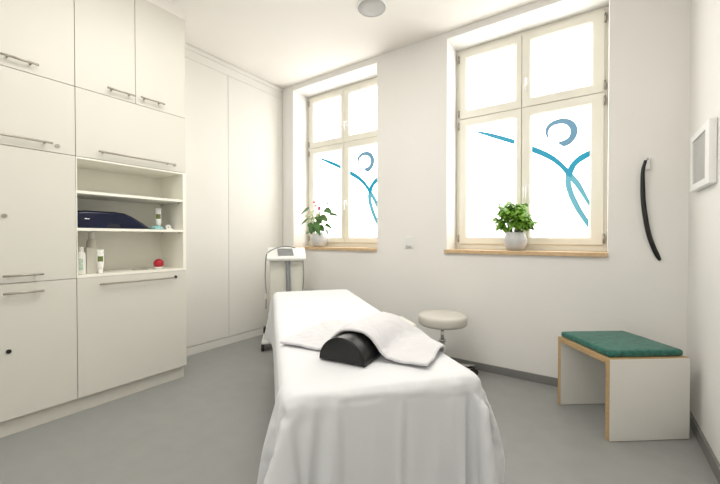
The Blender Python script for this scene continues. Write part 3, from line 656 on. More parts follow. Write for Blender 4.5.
47,47,47,47,47,47,47,48,47,47,41,18,-1,0,0,0,0,0,0,0,0,0,0,0,1,0,0,0,-1302,0,0,0,0,0,0,0,0,1,0,0,0,0,0,-1,23,43,47,47,47,47,47,47,48,47,47,47,47,47,47,
47,47,47,47,47,47,47,47,47,47,47,48,41,18,-1,0,0,0,0,0,0,0,0,0,0,0,0,0,0,1,-1301,-1,0,0,0,0,0,0,0,1,0,0,0,0,0,-1,23,42,48,47,47,47,47,47,47,47,47,48,47,
47,47,47,47,47,47,47,47,47,47,47,47,47,48,41,18,-1,0,0,0,0,0,0,0,0,0,0,0,0,0,0,1,-1301,-1,0,0,0,0,0,0,0,1,0,0,0,0,0,-1,23,42,48,47,47,47,47,47,47,47,47,
47,47,47,48,47,47,47,47,47,47,47,47,47,47,47,48,40,19,-1,0,0,0,0,0,0,0,0,0,0,0,0,0,0,1,-1302,0,0,0,0,0,0,0,0,0,0,1,0,0,0,-1,23,42,48,47,47,47,47,47,47,
47,47,47,47,47,47,47,48,47,47,47,47,47,47,47,47,47,48,40,19,-1,0,0,0,0,0,0,0,0,0,0,0,0,0,0,0,-1301,0,0,0,0,0,0,0,0,0,0,0,1,0,0,-1,23,42,48,47,47,47,47,
47,47,47,47,47,47,47,47,47,47,47,48,47,47,47,47,47,47,47,48,40,19,-1,0,0,0,0,0,0,0,0,1,-1,0,0,0,1,-1,-1301,0,0,0,0,0,0,1,-1,1,-2,1,1,0,0,-1,23,42,47,47,
48,47,47,47,47,47,47,47,47,47,47,47,47,47,47,48,47,47,47,47,47,47,47,41,19,-1,0,0,0,0,0,0,0,0,1,-1,0,0,0,0,0,-1301,0,0,0,0,0,0,1,-1,1,-4,4,-2,2,0,-1,23,
42,47,47,47,47,48,47,47,47,47,47,47,47,47,47,47,47,47,47,47,47,48,47,47,47,47,41,19,-1,0,0,0,0,0,0,0,0,0,0,0,0,0,0,0,-1301,0,0,0,0,0,0,1,-1,1,-5,5,-1,1,
0,-1,23,42,47,47,47,47,47,47,47,48,47,47,47,47,47,47,47,47,47,47,47,47,47,47,48,47,47,41,19,-1,0,0,0,0,0,0,0,0,0,0,0,0,0,0,1,-1302,0,0,0,0,0,0,0,0,1,-3,
0,3,0,0,-1,22,42,48,47,47,47,47,47,47,47,48,47,47,47,47,47,47,47,47,47,47,47,47,47,47,47,48,41,20,-2,0,0,0,0,0,0,0,0,0,0,0,0,0,0,-1,-1300,0,0,0,0,0,0,0,
0,0,0,0,0,1,0,-1,22,42,48,47,47,47,47,47,47,47,47,48,47,47,47,47,47,47,47,47,47,47,47,47,47,47,48,41,20,-2,0,0,0,0,0,0,0,0,0,0,0,0,0,0,2,-1303,0,0,0,0,
0,0,0,0,1,0,0,0,0,0,-2,23,42,48,47,47,47,47,47,47,47,47,47,47,47,48,47,47,47,47,47,47,47,47,47,47,47,48,41,20,-2,0,0,0,0,0,0,0,0,0,0,0,0,0,0,1,-1302,0,
0,0,0,0,0,0,1,0,0,0,0,0,0,-2,23,42,48,47,47,47,47,47,47,47,47,47,47,47,47,47,47,48,47,47,47,47,47,47,47,47,48,40,21,-2,0,0,0,0,0,0,0,0,0,1,-1,0,1,-1,1,
-1302,0,0,0,0,0,0,0,1,0,0,0,0,0,0,-1,22,42,47,47,48,47,47,47,47,47,47,47,47,47,47,47,47,47,47,48,47,47,47,47,47,47,48,40,21,-2,0,0,0,0,0,0,0,0,1,0,-1,0,
0,0,0,-1301,0,0,-1,2,-1,0,0,1,0,0,0,0,0,0,-2,23,42,47,47,47,47,48,47,47,47,47,47,47,47,47,47,47,47,47,47,47,48,47,47,47,47,47,41,21,-2,0,0,0,0,0,0,0,0,
0,0,0,0,0,0,0,-1302,0,1,-1,2,-1,0,0,0,1,0,0,0,0,0,-2,23,41,48,47,47,47,48,47,47,47,47,47,47,47,47,47,47,47,47,47,47,47,47,47,48,47,47,41,20,-1,0,0,0,0,
0,0,0,0,0,0,0,0,0,0,0,-1302,0,1,-1,1,0,0,0,0,1,0,0,0,0,0,-2,23,41,48,47,47,47,47,47,47,48,47,47,47,47,47,47,47,47,47,47,47,47,47,47,47,48,47,41,21,-2,0,
0,0,0,0,0,0,0,0,0,0,0,1,-1,0,-1302,0,0,1,0,0,0,0,0,1,0,0,0,0,0,-2,23,41,48,47,47,47,47,47,47,47,47,47,47,48,47,47,47,47,47,47,47,47,47,47,47,47,48,41,21,
-2,0,0,0,0,0,0,0,0,0,0,0,0,0,2,-2,-1302,0,0,0,1,0,0,0,0,1,0,0,0,0,0,-2,23,41,48,47,47,47,47,47,47,47,47,47,47,47,47,48,47,47,47,47,47,47,47,47,47,47,48,
41,21,-2,0,0,0,0,0,0,0,0,0,0,0,0,1,1,-2,-1303,1,0,0,0,1,0,0,0,0,1,0,0,0,0,-2,23,41,48,47,47,47,47,47,47,47,47,47,47,47,47,47,47,48,47,47,47,47,47,47,47,
47,48,41,21,-2,0,0,0,0,0,0,0,0,0,0,0,1,0,-1,0,-1303,0,1,-1,1,1,0,0,0,0,1,0,0,0,0,-2,22,42,47,47,48,47,47,47,47,47,47,47,47,47,47,47,47,47,47,47,47,48,47,
47,47,47,48,41,21,-2,0,0,0,0,0,0,0,0,0,0,0,1,0,-1,0,-1303,0,0,1,0,0,1,0,0,0,0,1,0,0,0,-2,22,42,47,47,47,47,48,47,47,47,47,47,47,47,47,47,47,47,47,47,47,
48,47,47,47,47,48,41,21,-2,0,0,0,0,1,-1,0,0,0,0,0,1,0,-1,0,-1304,0,0,0,1,1,1,0,0,0,0,1,0,0,0,-2,22,42,47,47,47,47,47,47,47,48,47,47,47,47,47,47,47,47,47,
47,47,47,48,47,47,47,47,41,22,-2,0,0,0,0,0,0,0,0,0,0,0,1,0,0,0,-1306,1,-1,4,1,-1,-1,1,0,0,0,0,1,0,0,-2,22,41,48,47,47,47,47,47,47,47,47,48,47,47,47,47,
47,47,47,47,47,47,47,47,48,47,47,41,22,-2,0,0,0,0,0,0,0,0,0,1,0,0,0,-1,-1,-1305,1,0,4,1,0,-2,1,0,0,0,1,-1,1,0,-2,22,41,48,47,47,47,47,47,47,47,47,47,47,
48,47,47,47,47,47,47,47,47,47,47,47,48,47,41,22,-2,0,0,0,0,0,0,0,0,1,0,0,0,0,0,0,-1307,1,0,2,0,1,0,0,1,0,0,0,1,0,0,-1,21,41,48,47,47,47,47,47,47,47,47,
47,47,47,47,47,48,47,47,47,47,47,47,47,47,47,48,41,22,-2,0,0,0,0,0,0,1,0,0,0,0,0,0,0,1,-1310,1,1,1,1,1,1,0,0,1,0,0,1,0,0,-1,21,41,48,47,47,47,47,47,47,
47,47,47,47,47,47,47,47,48,47,47,47,47,47,47,47,47,48,41,22,-2,0,0,0,0,0,0,0,0,0,1,0,0,0,0,-1,-1309,1,1,2,1,0,1,1,0,1,0,0,1,0,0,-1,21,41,47,47,48,47,47,
47,47,47,47,47,47,47,47,47,47,47,48,47,47,47,47,47,47,47,48,41,22,-2,0,0,0,0,1,0,0,1,0,-1,0,0,0,1,0,-1314,2,2,2,1,1,1,1,0,1,0,0,1,0,0,-1,21,41,47,47,47,
47,47,47,48,47,47,47,47,47,47,47,47,47,47,48,47,47,47,47,47,47,48,41,22,-2,0,0,0,1,0,0,0,0,0,0,0,0,1,0,0,-1317,3,3,2,3,-1,2,0,1,1,0,0,1,0,0,-1,20,42,47,
47,47,47,47,47,47,47,48,47,47,47,47,47,47,47,47,47,48,47,47,47,47,47,48,41,22,-2,0,1,0,0,0,0,0,0,0,0,0,0,0,1,1,-1322,3,3,3,3,3,1,0,1,1,0,0,0,1,0,-1,20,
41,48,47,47,47,47,47,47,47,47,48,47,47,47,47,47,47,47,47,47,48,47,47,47,47,47,42,22,-2,1,-1,1,0,0,0,1,0,0,0,1,-1,-2,0,3,-1327,3,3,4,3,3,2,2,1,1,1,0,1,-1,
1,-1,20,41,47,48,47,47,47,47,47,47,47,47,47,48,47,47,47,47,47,47,47,47,47,48,47,47,47,42,22,-2,2,1,-1,0,1,0,1,0,1,0,0,0,-2,-4,4,-1334,3,3,4,3,4,3,3,2,2,
2,2,0,0,0,-2,21,41,47,47,47,48,47,47,47,47,47,47,47,47,47,48,47,47,47,47,47,47,47,47,47,47,48,42,22,-2,0,0,1,1,0,0,0,-1,0,1,1,2,-4,0,2,-1345,4,3,4,3,4,
4,3,4,3,3,3,3,1,0,-2,20,41,48,47,47,47,47,47,48,47,47,47,47,47,47,47,48,47,47,47,47,47,47,47,47,47,48,42,22,-2,0,0,2,2,1,0,0,0,-1,1,1,-3,1,0,-2,-1360,3,
3,4,4,4,4,4,4,4,4,5,4,5,4,-3,22,42,47,48,47,47,47,47,47,47,48,47,47,47,47,47,47,48,47,47,47,47,47,47,47,47,48,42,22,-2,7,1,1,-1,0,0,0,-1,-1,-1,0,0,0,-2,
-2,-1380,4,3,3,4,3,4,4,3,4,4,5,4,6,6,20,18,41,49,47,47,48,47,47,47,47,47,47,48,47,47,47,47,47,47,48,47,47,47,47,47,48,48,42,21,-2,10,-1,0,-1,0,0,-1,-1,
-2,0,-1,-1,-1,0,0,-1332,3,4,3,3,3,2,3,2,3,2,2,1,0,0,-8,23,41,49,48,47,47,48,47,47,47,47,47,47,48,47,47,47,47,47,47,48,47,47,47,47,47,50,42,19,9,-9,6,0,
-1,-1,-1,-2,-1,-1,0,0,0,0,1,0,-1302,-1,-2,-6,5,3,1,1,0,0,0,0,0,0,-14,12,18,39,51,47,47,47,47,48,47,47,47,47,47,47,47,48,47,47,47,47,47,47,48,47,47,48,48,
43,25,-10,-1,0,-1,0,0,1,1,1,1,2,1,2,2,2,2,-1308,-1,0,0,-2,-1,-2,-3,-3,-3,-4,-5,-9,0,31,20,7,31,47,48,47,47,47,48,47,47,47,47,47,47,47,47,47,48,47,47,47,
47,47,47,47,49,48,43,9,31,12,6,2,0,1,0,1,1,1,2,2,1,1,1,1,-1379,-1,-2,-2,-4,-3,-5,-7,-4,-3,-1,-1,8,11,16,18,29,35,46,49,47,47,47,47,47,47,47,47,47,47,47,
47,47,47,47,47,47,47,47,46,47,46,48,36,17,24,22,18,13,9,7,6,4,3,0,0,-1,-1,-1,0,-1,-1453,0,-3,-4,-6,-4,-3,0,4,7,12,17,20,22,21,-8,37,20,40,46,47,47,47,47,
47,47,47,47,47,47,47,47,47,47,47,47,47,47,47,43,41,46,47,32,40,-10,28,26,23,16,9,9,9,7,2,8,4,-2,3,-2,1,-1531,-1,-6,-2,1,5,10,14,17,19,22,22,21,20,1,-9,
41,3,38,44,46,46,47,47,47,47,47,47,47,47,47,47,47,47,47,47,47,47,45,44,35,47,43,42,37,-24,13,31,29,27,23,11,11,12,10,8,8,7,6,3,3,-1618,2,9,13,16,18,20,
21,22,22,19,17,25,-8,-25,28,42,-24,43,45,46,44,47,47,47,47,47,47,47,47,47,47,47,47,47,47,47,47,44,45,28,47,39,40,32,19,-37,21,32,31,29,30,16,12,7,6,7,6,
-6,11,7,-1611,16,18,20,21,22,21,20,18,14,23,24,-14,-31,6,41,41,-32,28,46,47,44,47,47,47,47,47,47,47,47,47,47,47,47,47,47,47,46,44,46,22,46,35,38,30,40,
-16,-38,30,32,26,30,20,25,-6,1,5,6,16,9,9,-1562,20,22,22,21,18,16,11,21,25,21,-20,-24,-24,38,42,41,-32,5,46,47,45,47,47,47,47,47,47,47,47,47,47,47,47,47,
47,47,45,45,46,15,47,30,36,30,41,-41,17,-21,30,29,26,20,22,26,15,-15,-5,-1,6,8,-1476,22,19,18,14,9,18,25,25,16,-28,-27,-29,25,41,42,40,-23,-25,47,45,47,
46,47,47,47,47,47,47,47,47,47,47,47,48,46,46,45,46,46,8,47,25,32,32,42,-44,-7,-7,22,27,25,25,24,18,24,27,5,-15,-7,-5,-1421,16,13,9,15,23,25,24,8,-30,-35,
-27,8,42,42,41,36,-41,-21,41,47,47,46,47,47,47,47,47,47,47,47,47,47,47,47,47,46,45,47,45,1,46,23,24,35,45,-47,-28,24,-12,27,26,27,27,25,18,21,28,24,1,-7,
-1429,11,13,20,25,23,24,-2,-33,-26,-37,17,14,41,42,41,30,-44,-29,37,46,47,47,47,47,47,47,47,47,47,47,47,47,47,47,47,45,47,46,46,-6,45,19,20,36,45,-42,-34,
0,4,11,27,27,28,28,26,20,19,26,30,19,-1432,18,22,26,21,21,-11,-34,-25,-26,-29,25,43,42,41,42,24,-44,-38,31,46,46,48,47,47,47,47,47,47,47,47,47,47,47,47,
46,47,46,46,46,-13,45,16,16,37,44,-29,-43,-11,30,4,4,19,24,27,28,27,22,20,25,29,-1373,24,22,20,19,-19,-33,-32,-29,-28,11,41,42,43,41,43,18,-44,-44,22,45,
47,47,47,47,47,47,48,47,47,47,47,47,47,47,46,47,47,46,46,-21,45,22,3,41,41,-22,-46,-21,37,17,3,5,12,19,24,27,28,24,23,26,132,-44,-45,-46,-10,-10,-10,-14,
-5,-7,-14,-17,-20,18,23,0,33,44,-6,-6,-11,-47,-21,-10,-8,2,2,2,2,2,1,7,16,38,14,14,13,14,13,14,14,-24,-40,-29,-5,-44,-45,10,6,7,22,17,22,21,22,38,37,35,
35,35,34,-103,-45,-44,-44,-45,-9,-10,-11,-6,-4,-16,-13,-23,30,35,41,36,-28,-5,-2,-15,28,-5,-11,-19,10,3,3,2,2,-6,-3,-4,-1,3,12,13,14,13,14,14,45,-30,-41,
-41,-42,-37,-28,1,17,18,17,21,21,39,36,32,35,35,34,35,-85,-45,-45,-40,-45,-45,-10,-9,-8,-1,-16,-13,-13,40,42,41,43,-40,-15,-10,-3,14,42,16,-17,-3,14,5,
3,3,2,-1,-2,-5,-22,-9,-1,11,14,14,22,45,-12,-45,-45,-45,-38,-33,-10,1,13,15,21,39,36,34,30,35,35,35,34,-67,-45,-45,-37,-44,-28,-45,-14,11,-32,32,8,-24,
17,32,44,23,19,-32,-15,-10,34,34,15,15,-13,13,-2,-3,-2,-4,-7,5,1,-4,-20,-10,-4,9,17,23,46,1,-46,-47,-46,-42,-37,-16,-3,1,16,42,32,18,35,30,35,35,34,34,
-48,-45,-45,-41,-41,-4,-44,3,-41,-13,30,32,-17,-1,19,44,26,27,-29,-20,-10,38,27,11,17,16,-16,-4,-4,-2,-3,-2,-2,5,6,-7,-18,0,-13,13,24,46,14,-47,-47,-47,
-47,-39,-23,-1,-1,36,42,-9,47,30,17,32,42,47,19,-41,-45,-38,-29,-15,-34,-21,-2,-44,-28,25,35,14,-17,0,42,30,32,-23,-25,-12,40,21,11,23,9,-16,-4,-2,1,-4,
-1,-5,1,7,6,-14,-3,-19,0,24,46,12,-34,-46,-46,-44,-46,-31,0,8,47,19,28,16,33,35,26,37,41,-26,18,-32,-41,-14,-21,-31,-32,-8,-42,-43,16,36,21,1,-24,34,36,
38,-23,-24,-14,41,11,18,24,5,-16,-3,-1,2,-3,-1,-6,-1,5,8,2,-9,-15,-17,21,46,7,-24,-46,-47,-36,-47,-39,5,19,39,33,38,25,32,32,8,45,-3,-38,40,-11,-42,-23,
-2,-21,-30,-23,-44,-42,1,35,25,4,-27,24,41,40,-4,-33,-21,40,8,21,24,0,-15,-2,0,1,0,-1,-7,-3,4,8,5,-4,-11,-24,10,46,-6,-5,-47,-46,-36,-41,-44,16,22,41,41,
41,33,33,30,21,11,-40,-38,99,-35,-28,-15,-37,2,-20,-36,-44,-43,-12,27,33,7,-29,12,46,42,9,-33,-29,39,5,26,20,-5,-12,-1,1,1,0,0,-6,-4,1,7,6,0,-7,-27,-1,
45,0,-6,-47,-45,-42,-43,-24,19,34,41,40,40,26,32,31,33,-35,-38,-40,118,-5,-36,-19,-25,-34,7,-42,-43,-43,-22,20,33,13,-28,-1,44,46,24,-30,-38,36,3,29,17,
-10,-7,-1,2,1,0,0,-4,-3,-2,5,6,3,-3,-26,-15,44,5,-6,-47,-44,-44,-39,-11,25,41,33,40,43,24,39,39,-25,-33,-37,-40,140,-4,-6,-37,-19,-29,-30,-12,-44,-43,-29,
10,33,18,-24,-7,36,42,41,-30,-41,33,2,31,13,-10,-6,0,2,2,0,-1,-1,-4,-3,2,7,4,-1,-16,-32,37,11,-4,-47,-44,-44,-32,1,34,39,30,42,42,35,35,-19,-18,-34,-34,
-40,131,25,-6,-4,-37,-20,-37,-28,-25,-44,-36,1,30,23,-19,-10,35,44,35,-25,-41,29,2,32,9,-9,-6,1,3,1,0,0,0,-4,-3,-1,6,5,1,-12,-39,17,22,3,-47,-44,-43,-23,
14,39,36,30,38,43,34,9,-25,-35,-33,-27,-39,118,28,26,-7,-3,-35,-26,-40,-26,-40,-41,-6,20,29,-8,-18,34,46,30,-20,-42,25,2,33,6,-8,-6,1,4,2,0,0,0,-2,-5,-2,
5,6,1,-9,-40,10,12,14,-46,-45,-40,-12,26,41,28,36,38,38,24,-19,-36,-33,-32,-23,-38,107,27,28,27,-8,-2,-29,-40,-37,-41,-40,-13,13,29,-1,-19,32,46,25,-13,
-44,20,3,34,0,0,-10,3,4,2,0,0,0,-1,-3,-5,3,7,0,-6,-38,20,13,-4,-47,-45,-34,1,36,31,35,35,38,35,-10,-33,-36,-32,-30,-21,-36,102,22,25,28,28,-11,-5,-31,-38,
-41,-42,-25,4,27,5,-19,31,46,20,-8,-43,11,7,35,0,-3,-8,6,2,2,0,0,-1,1,-2,-6,0,7,2,-4,-38,22,13,-13,-46,-46,-25,16,40,29,37,33,40,3,-31,-35,-34,-31,-28,
-19,21,45,19,20,24,27,29,-13,-7,-36,-39,-41,-33,-9,23,10,-17,28,46,15,-1,-42,1,13,34,-1,-7,0,5,0,2,-1,1,-1,0,0,-6,-2,7,1,-1,-36,23,12,-21,-44,-46,-13,30,
32,38,32,39,19,-29,-34,-35,-33,-26,-2,19,15,-9,15,18,21,22,26,28,-15,-9,-39,-40,-38,-19,8,20,-16,27,46,3,11,-40,-4,13,33,-1,-6,3,3,-1,2,-1,1,-1,-1,3,-7,
-4,7,-1,3,-35,25,10,-27,-45,-41,3,39,27,38,34,33,-29,-26,-36,-35,-20,13,19,16,11,-63,13,15,18,19,23,24,27,-18,-11,-41,-40,-27,-4,19,-11,24,46,0,14,-36,
-9,13,32,-2,-3,4,-1,0,2,-1,1,-1,-2,4,-4,-7,7,-3,6,-33,25,7,-32,-46,-31,21,40,25,34,37,-4,-38,-31,-36,-9,23,17,17,13,9,-90,-2,7,12,20,33,11,12,27,-20,-16,
-41,-33,-15,14,-6,22,45,-2,15,-31,-14,12,32,-3,-1,4,-3,1,2,-1,1,-1,-2,4,-3,-7,5,-5,9,-31,26,4,-37,-47,-14,35,35,26,39,12,-35,-34,-35,2,21,19,19,18,11,8,
-87,-20,-8,1,6,31,31,22,-15,19,-29,-10,-34,-25,-1,2,21,44,-4,15,-17,-26,11,31,-2,2,0,-4,2,2,-2,3,-1,-3,4,-1,-8,4,-6,11,-29,25,1,-42,-45,9,40,27,36,28,-32,
-36,-34,19,15,15,14,12,30,12,9,-79,-22,-20,-14,-2,0,30,31,27,-25,-9,11,-35,-29,-10,4,16,43,-6,15,-12,-26,7,31,-2,2,-1,-5,3,2,-3,4,0,-4,4,-1,-7,4,-8,12,
-27,25,-5,-46,-30,25,40,27,38,-21,-37,-26,1,10,16,16,19,29,30,12,8,-88,-7,-13,-19,-19,3,-16,27,27,31,-2,-29,-5,-39,-17,1,12,41,-6,13,-6,-26,3,30,-1,0,0,
-6,5,1,-3,4,0,-4,4,0,-6,2,-9,13,-24,24,-12,-45,-13,37,36,33,0,-39,-16,-4,1,11,19,22,27,28,31,8,22,-121,-11,-10,3,-6,-15,-21,-10,33,19,13,11,-32,-17,-33,
-2,8,38,-5,9,-1,-23,-1,28,0,0,-2,-6,6,2,-3,3,0,-3,3,0,-5,2,-11,14,-22,22,-16,-42,7,41,32,26,-39,-4,-3,-5,-6,22,24,24,27,28,31,15,10,-128,-11,-10,-9,-6,
2,-3,-17,-20,3,14,22,23,-33,-32,-12,5,34,-4,3,6,-20,-5,26,0,0,-6,-1,6,1,-3,3,0,-2,2,0,-3,1,-12,14,-19,19,-22,-32,27,37,37,-18,-22,-25,6,11,24,25,26,27,
24,12,2,2,-7,-63,-11,-10,-11,-8,-7,-6,2,-7,-15,-18,3,22,25,-31,-32,-2,29,-2,8,0,-14,-8,22,0,-1,-6,2,4,1,-2,2,0,-2,2,0,-1,0,-13,14,-16,14,-32,-3,35,40,-12,
-33,-10,13,18,24,25,23,17,8,-10,5,6,2,-4,-6,-11,-11,-3,-7,-8,-8,-8,-20,-1,-5,-18,-16,14,25,-35,-19,19,8,0,0,-3,-16,19,0,-3,-4,5,1,1,-1,1,0,-3,3,0,0,0,-13,
13,0,-5,-24,28,4,26,-35,0,16,21,24,20,9,3,1,-2,-8,1,3,2,7,58,-10,-12,-13,-15,-16,-16,-12,-10,-8,-6,6,-7,-21,-6,19,-18,-18,11,2,0,-1,-11,12,-1,-2,0,1,0,
0,0,1,0,-1,0,0,0,-1,2,-5,6,-18,23,20,10,-36,12,20,22,11,2,-12,0,1,1,1,2,4,4,4,5,111,-8,-14,-13,-12,-14,-16,-8,-13,-13,-15,-10,-7,-10,8,-15,-22,0,-2,2,0,
1,1,-2,2,2,0,0,0,0,0,0,0,0,0,0,0,-1,-1,-1,-2,0,9,27,-25,22,16,13,-20,-7,2,4,3,5,4,5,4,4,5,5,4,148,-13,-14,-14,-14,-13,-13,-15,-14,-10,-8,-8,-11,-12,-12,
-8,-11,-6,-2,3,1,2,1,0,1,1,0,0,0,0,0,0,0,0,0,0,0,0,-1,0,-2,-3,1,6,9,7,5,6,5,9,3,4,4,4,4,4,4,4,4,4,4,93,3,-5,-5,-7,-9,-14,-14,-17,3,-5,-13,-12,-10,-9,-8,
-11,-7,3,2,1,1,0,1,0,1,0,0,0,0,0,1,0,0,0,0,0,0,-1,0,0,6,-11,4,8,6,6,5,6,5,6,7,2,3,4,4,4,4,4,5,5,45,4,-5,-4,-3,-2,4,-18,-10,-6,-6,-5,1,-7,-7,-8,-7,-2,-3,
1,1,0,0,1,0,0,1,0,0,0,0,0,0,0,0,0,1,0,0,0,0,0,1,-1,6,6,5,5,6,5,6,5,4,4,3,3,3,2,0,5,4,6,1,1,1,1,1,1,1,-3,-4,-4,-4,-5,-5,-6,-4,-4,-1,-1,0,0,1,0,0,1,0,0,0,
1,0,0,0,0,0,0,0,0,0,0,0,0,0,0,2,4,6,5,6,5,-4,3,3,3,4,5,3,3,3,3,1,2,12,2,0,0,-1,-1,-4,-2,-3,-3,-3,-3,-2,-3,1,1,-1,-2,0,0,0,0,1,0,0,1,0,0,0,0,0,1,0,0,0,0,
0,0,0,0,0,0,0,2,3,3,2,3,2,3,1,1,1,0,1,1,0,1,1,0,1,34,-2,-1,-1,-2,-1,-2,-1,-1,-1,-1,-1,0,0,1,0,-1,-1,0,0,0,0,1,0,0,0,1,0,0,0,0,0,0,0,0,1,0,0,0,0,0,0,0,2,
1,0,0,1,1,2,2,1,2,2,2,2,1,1,2,1,1,28,-1,-1,-1,-1,0,-1,-1,0,0,0,0,0,0,0,1,-1,-1,0,0,0,0,0,1,0,0,0,1,0,0,0,0,0,0,0,0,0,1,0,0,0,0,0,1,1,0,0,1,0,0,1,1,0,1,
1,0,1,1,1,1,0,37,-1,0,-1,0,0,-1,0,0,0,0,0,1,0,0,0,0,-1,0,0,0,0,0,0,1,0,0,0,0,0,1,0,0,0,0,0,0,0,0,0,1,0,0,1,1,0,0,0,1,0,0,0,1,0,0,1,0,1,0,1,1,37,0,0,0,0,
0,-1,0,1,0,0,0,0,0,0,1,-1,0,0,0,0,0,0,0,0,1,0,0,0,0,0,0,1,0,0,0,0,0,0,0,0,1,0,1,0,0,1,0,0,0,1,0,0,0,0,1,0,1,0,0,1,38,0,0,0,0,0,0,0,0,0,1,0,0,0,0,0,0,-1,
0,0,0,1,0,0,0,0,0,1,0,0,0,0,0,0,0,1,0,0,0,0,0,0,1,0,1,0,0,0,1,0,0,0,1,0,0,0,0,1,0,0,1,39,-1,0,0,1,0,0,0,0,0,0,0,0,1,0,0,0,-1,0,0,0,0,0,1,0,0,0,0,1,0,0,
0,0,0,0,0,0,1,0,0,0,0,1,0,1,0,0,0,0,1,0,0,0,0,0,1,0,0,1,0,0,39,0,0,0,0,0,0,1,0,0,0,0,0,0,0,0,0,0,0,0,0,0,0,0,1,0,0,0,0,0,1,0,0,0,0,0,0,0,0,1,0,0,0,1,0,
0,1,0,0,0,0,1,0,0,0,0,1,0,0,0,0,39,0,1,0,0,0,0,0,0,0,1,0,0,0,0,0,0,0,0,0,0,0,0,0,0,0,1,0,0,0,0,0,1,0,0,0,0,0,0,0,1,0,0,1,0,0,0,1,0,0,0,0,0,1,0,0,0,0,0,
1,0,39,0,0,0,1,0,0,0,0,0,0,0,0,1,0,0,0,0,0,0,0,0,0,0,0,0,0,1,0,0,0,0,0,0,0,1,0,0,0,0,0,1,0,0,1,0,0,0,0,1,0,0,0,0,1,0,0,0,0,0,1,39,0,0,0,0,0,1,0,0,0,0,0,
0,0,0,0,0,0,0,0,0,1,0,0,0,0,0,0,0,1,0,0,0,0,0,0,0,1,0,0,0,0,1,0,0,0,1,0,0,0,0,1,0,0,0,0,1,0,0,0,0,39,0,1,0,0,0,0,0,0,1,0,0,0,0,0,0,0,0,0,0,0,0,0,1,0,0,
0,0,0,0,0,1,0,0,0,0,0,0,1,0,0,0,0,1,0,0,0,1,0,0,0,0,1,0,0,0,1,0,0,0,0,39,0,0,0,1,0,0,0,0,0,0,0,1,0,0,0,0,0,0,0,0,0,0,0,0,1,0,0,0,0,0,0,0,1,0,0,0,0,0,1,
0,0,0,0,1,0,0,0,0,1,0,0,0,1,0,0,0,0,0,1,0,39,0,0,0,0,0,1,0,0,0,0,0,0,0,0,1,0,0,0,0,0,0,0,0,0,0,0,1,0,0,0,0,0,0,1,0,0,0,0,0,0,1,0,0,0,1,0,0,0,0,1,0,0,0,
0,1,0,0,0,0,0,39,1,0,0,0,0,0,0,1,0,0,0,0,0,0,0,0,0,0,0,0,1,0,0,0,0,0,0,0,1,0,0,0,0,0,0,1,0,0,0,0,0,1,0,0,0,1,0,0,0,0,1,0,0,0,0,0,1,0,0,0,39,0,1,0,0,0,0,
0,0,0,1,0,0,0,0,0,0,0,0,0,0,0,0,1,0,0,0,0,0,0,0,1,0,0,0,0,0,1,0,0,0,0,0,1,0,0,0,0,1,0,0,0,0,1,0,0,0,0,0,1,0,39,0,0,0,1,0,0,0,0,0,0,0,0,0,1,0,0,0,0,0,0,
0,0,0,0,1,0,0,0,0,0,0,1,0,0,0,0,0,1,0,0,0,0,0,1,0,0,0,0,1,0,0,0,0,1,0,0,0,0,0,0,40,0,0,0,0,0,1,0,0,0,0,0,0,0,0,0,0,0,1,0,0,0,0,0,0,0,0,1,0,0,0,0,0,0,1,
0,0,0,0,0,1,0,0,0,0,1,0,0,0,0,1,0,0,0,0,0,1,0,0,0,0,39,0,1,0,0,0,0,0,0,1,0,0,0,0,0,0,0,0,0,0,0,1,0,0,0,0,0,0,0,1,0,0,0,0,0,0,1,0,0,0,0,0,1,0,0,0,0,1,0,
0,0,0,1,0,0,0,0,0,1,0,0,39,0,0,1,0,0,0,0,0,0,0,0,1,0,0,0,0,0,0,0,0,0,0,1,0,0,0,0,0,0,1,0,0,0,0,0,0,1,0,0,0,0,0,1,0,0,0,0,1,0,0,0,0,1,0,0,0,0,0,0,1,39,0,
0,0,0,1,0,0,0,0,0,0,0,0,0,1,0,0,0,0,0,0,0,0,0,1,0,0,0,0,0,0,1,0,0,0,0,0,0,1,0,0,0,0,1,0,0,0,0,0,1,0,0,0,0,1,0,0,0,0,0,40,0,0,0,0,0,0,0,1,0,0,0,0,0,0,0,
0,0,0,1,0,0,0,0,0,0,0,1,0,0,0,0,0,0,1,0,0,0,0,0,0,1,0,0,0,0,1,0,0,0,0,1,0,0,0,0,0,1,0,0,0,39,0,1,0,0,0,0,0,0,0,0,1,0,0,0,0,0,0,0,0,0,1,0,0,0,0,0,0,0,1,
0,0,0,0,0,0,1,0,0,0,0,0,1,0,0,0,0,1,0,0,0,0,0,1,0,0,0,0,0,1,0,39,0,0,0,0,1,0,0,0,0,0,0,0,0,1,0,0,0,0,0,0,0,1,0,0,0,0,0,0,0,0,1,0,0,0,0,0,1,0,0,0,0,1,0,
0,0,0,0,1,0,0,0,0,0,1,0,0,0,0,0,0,40,0,0,0,0,0,0,1,0,0,0,0,0,0,0,1,0,0,0,0,0,0,0,0,1,0,0,0,0,0,0,0,0,1,0,0,0,0,1,0,0,0,0,0,1,0,0,0,0,0,1,0,0,0,0,0,1,0,
0,0,0,39,1,0,0,0,0,0,0,0,0,1,0,0,0,0,0,0,0,1,0,0,0,0,0,0,0,0,1,0,0,0,0,0,0,1,0,0,0,0,0,1,0,0,0,0,0,1,0,0,0,0,0,1,0,0,0,0,0,1,0,0,39,0,0,0,1,0,0,0,0,0,0,
0,1,0,0,0,0,0,0,0,0,1,0,0,0,0,0,0,0,1,0,0,0,0,0,1,0,0,0,0,0,1,0,0,0,0,0,0,1,0,0,0,0,0,1,0,0,0,0,0,1,39,0,0,0,0,0,1,0,0,0,0,0,0,0,1,0,0,0,0,0,0,0,0,1,0,
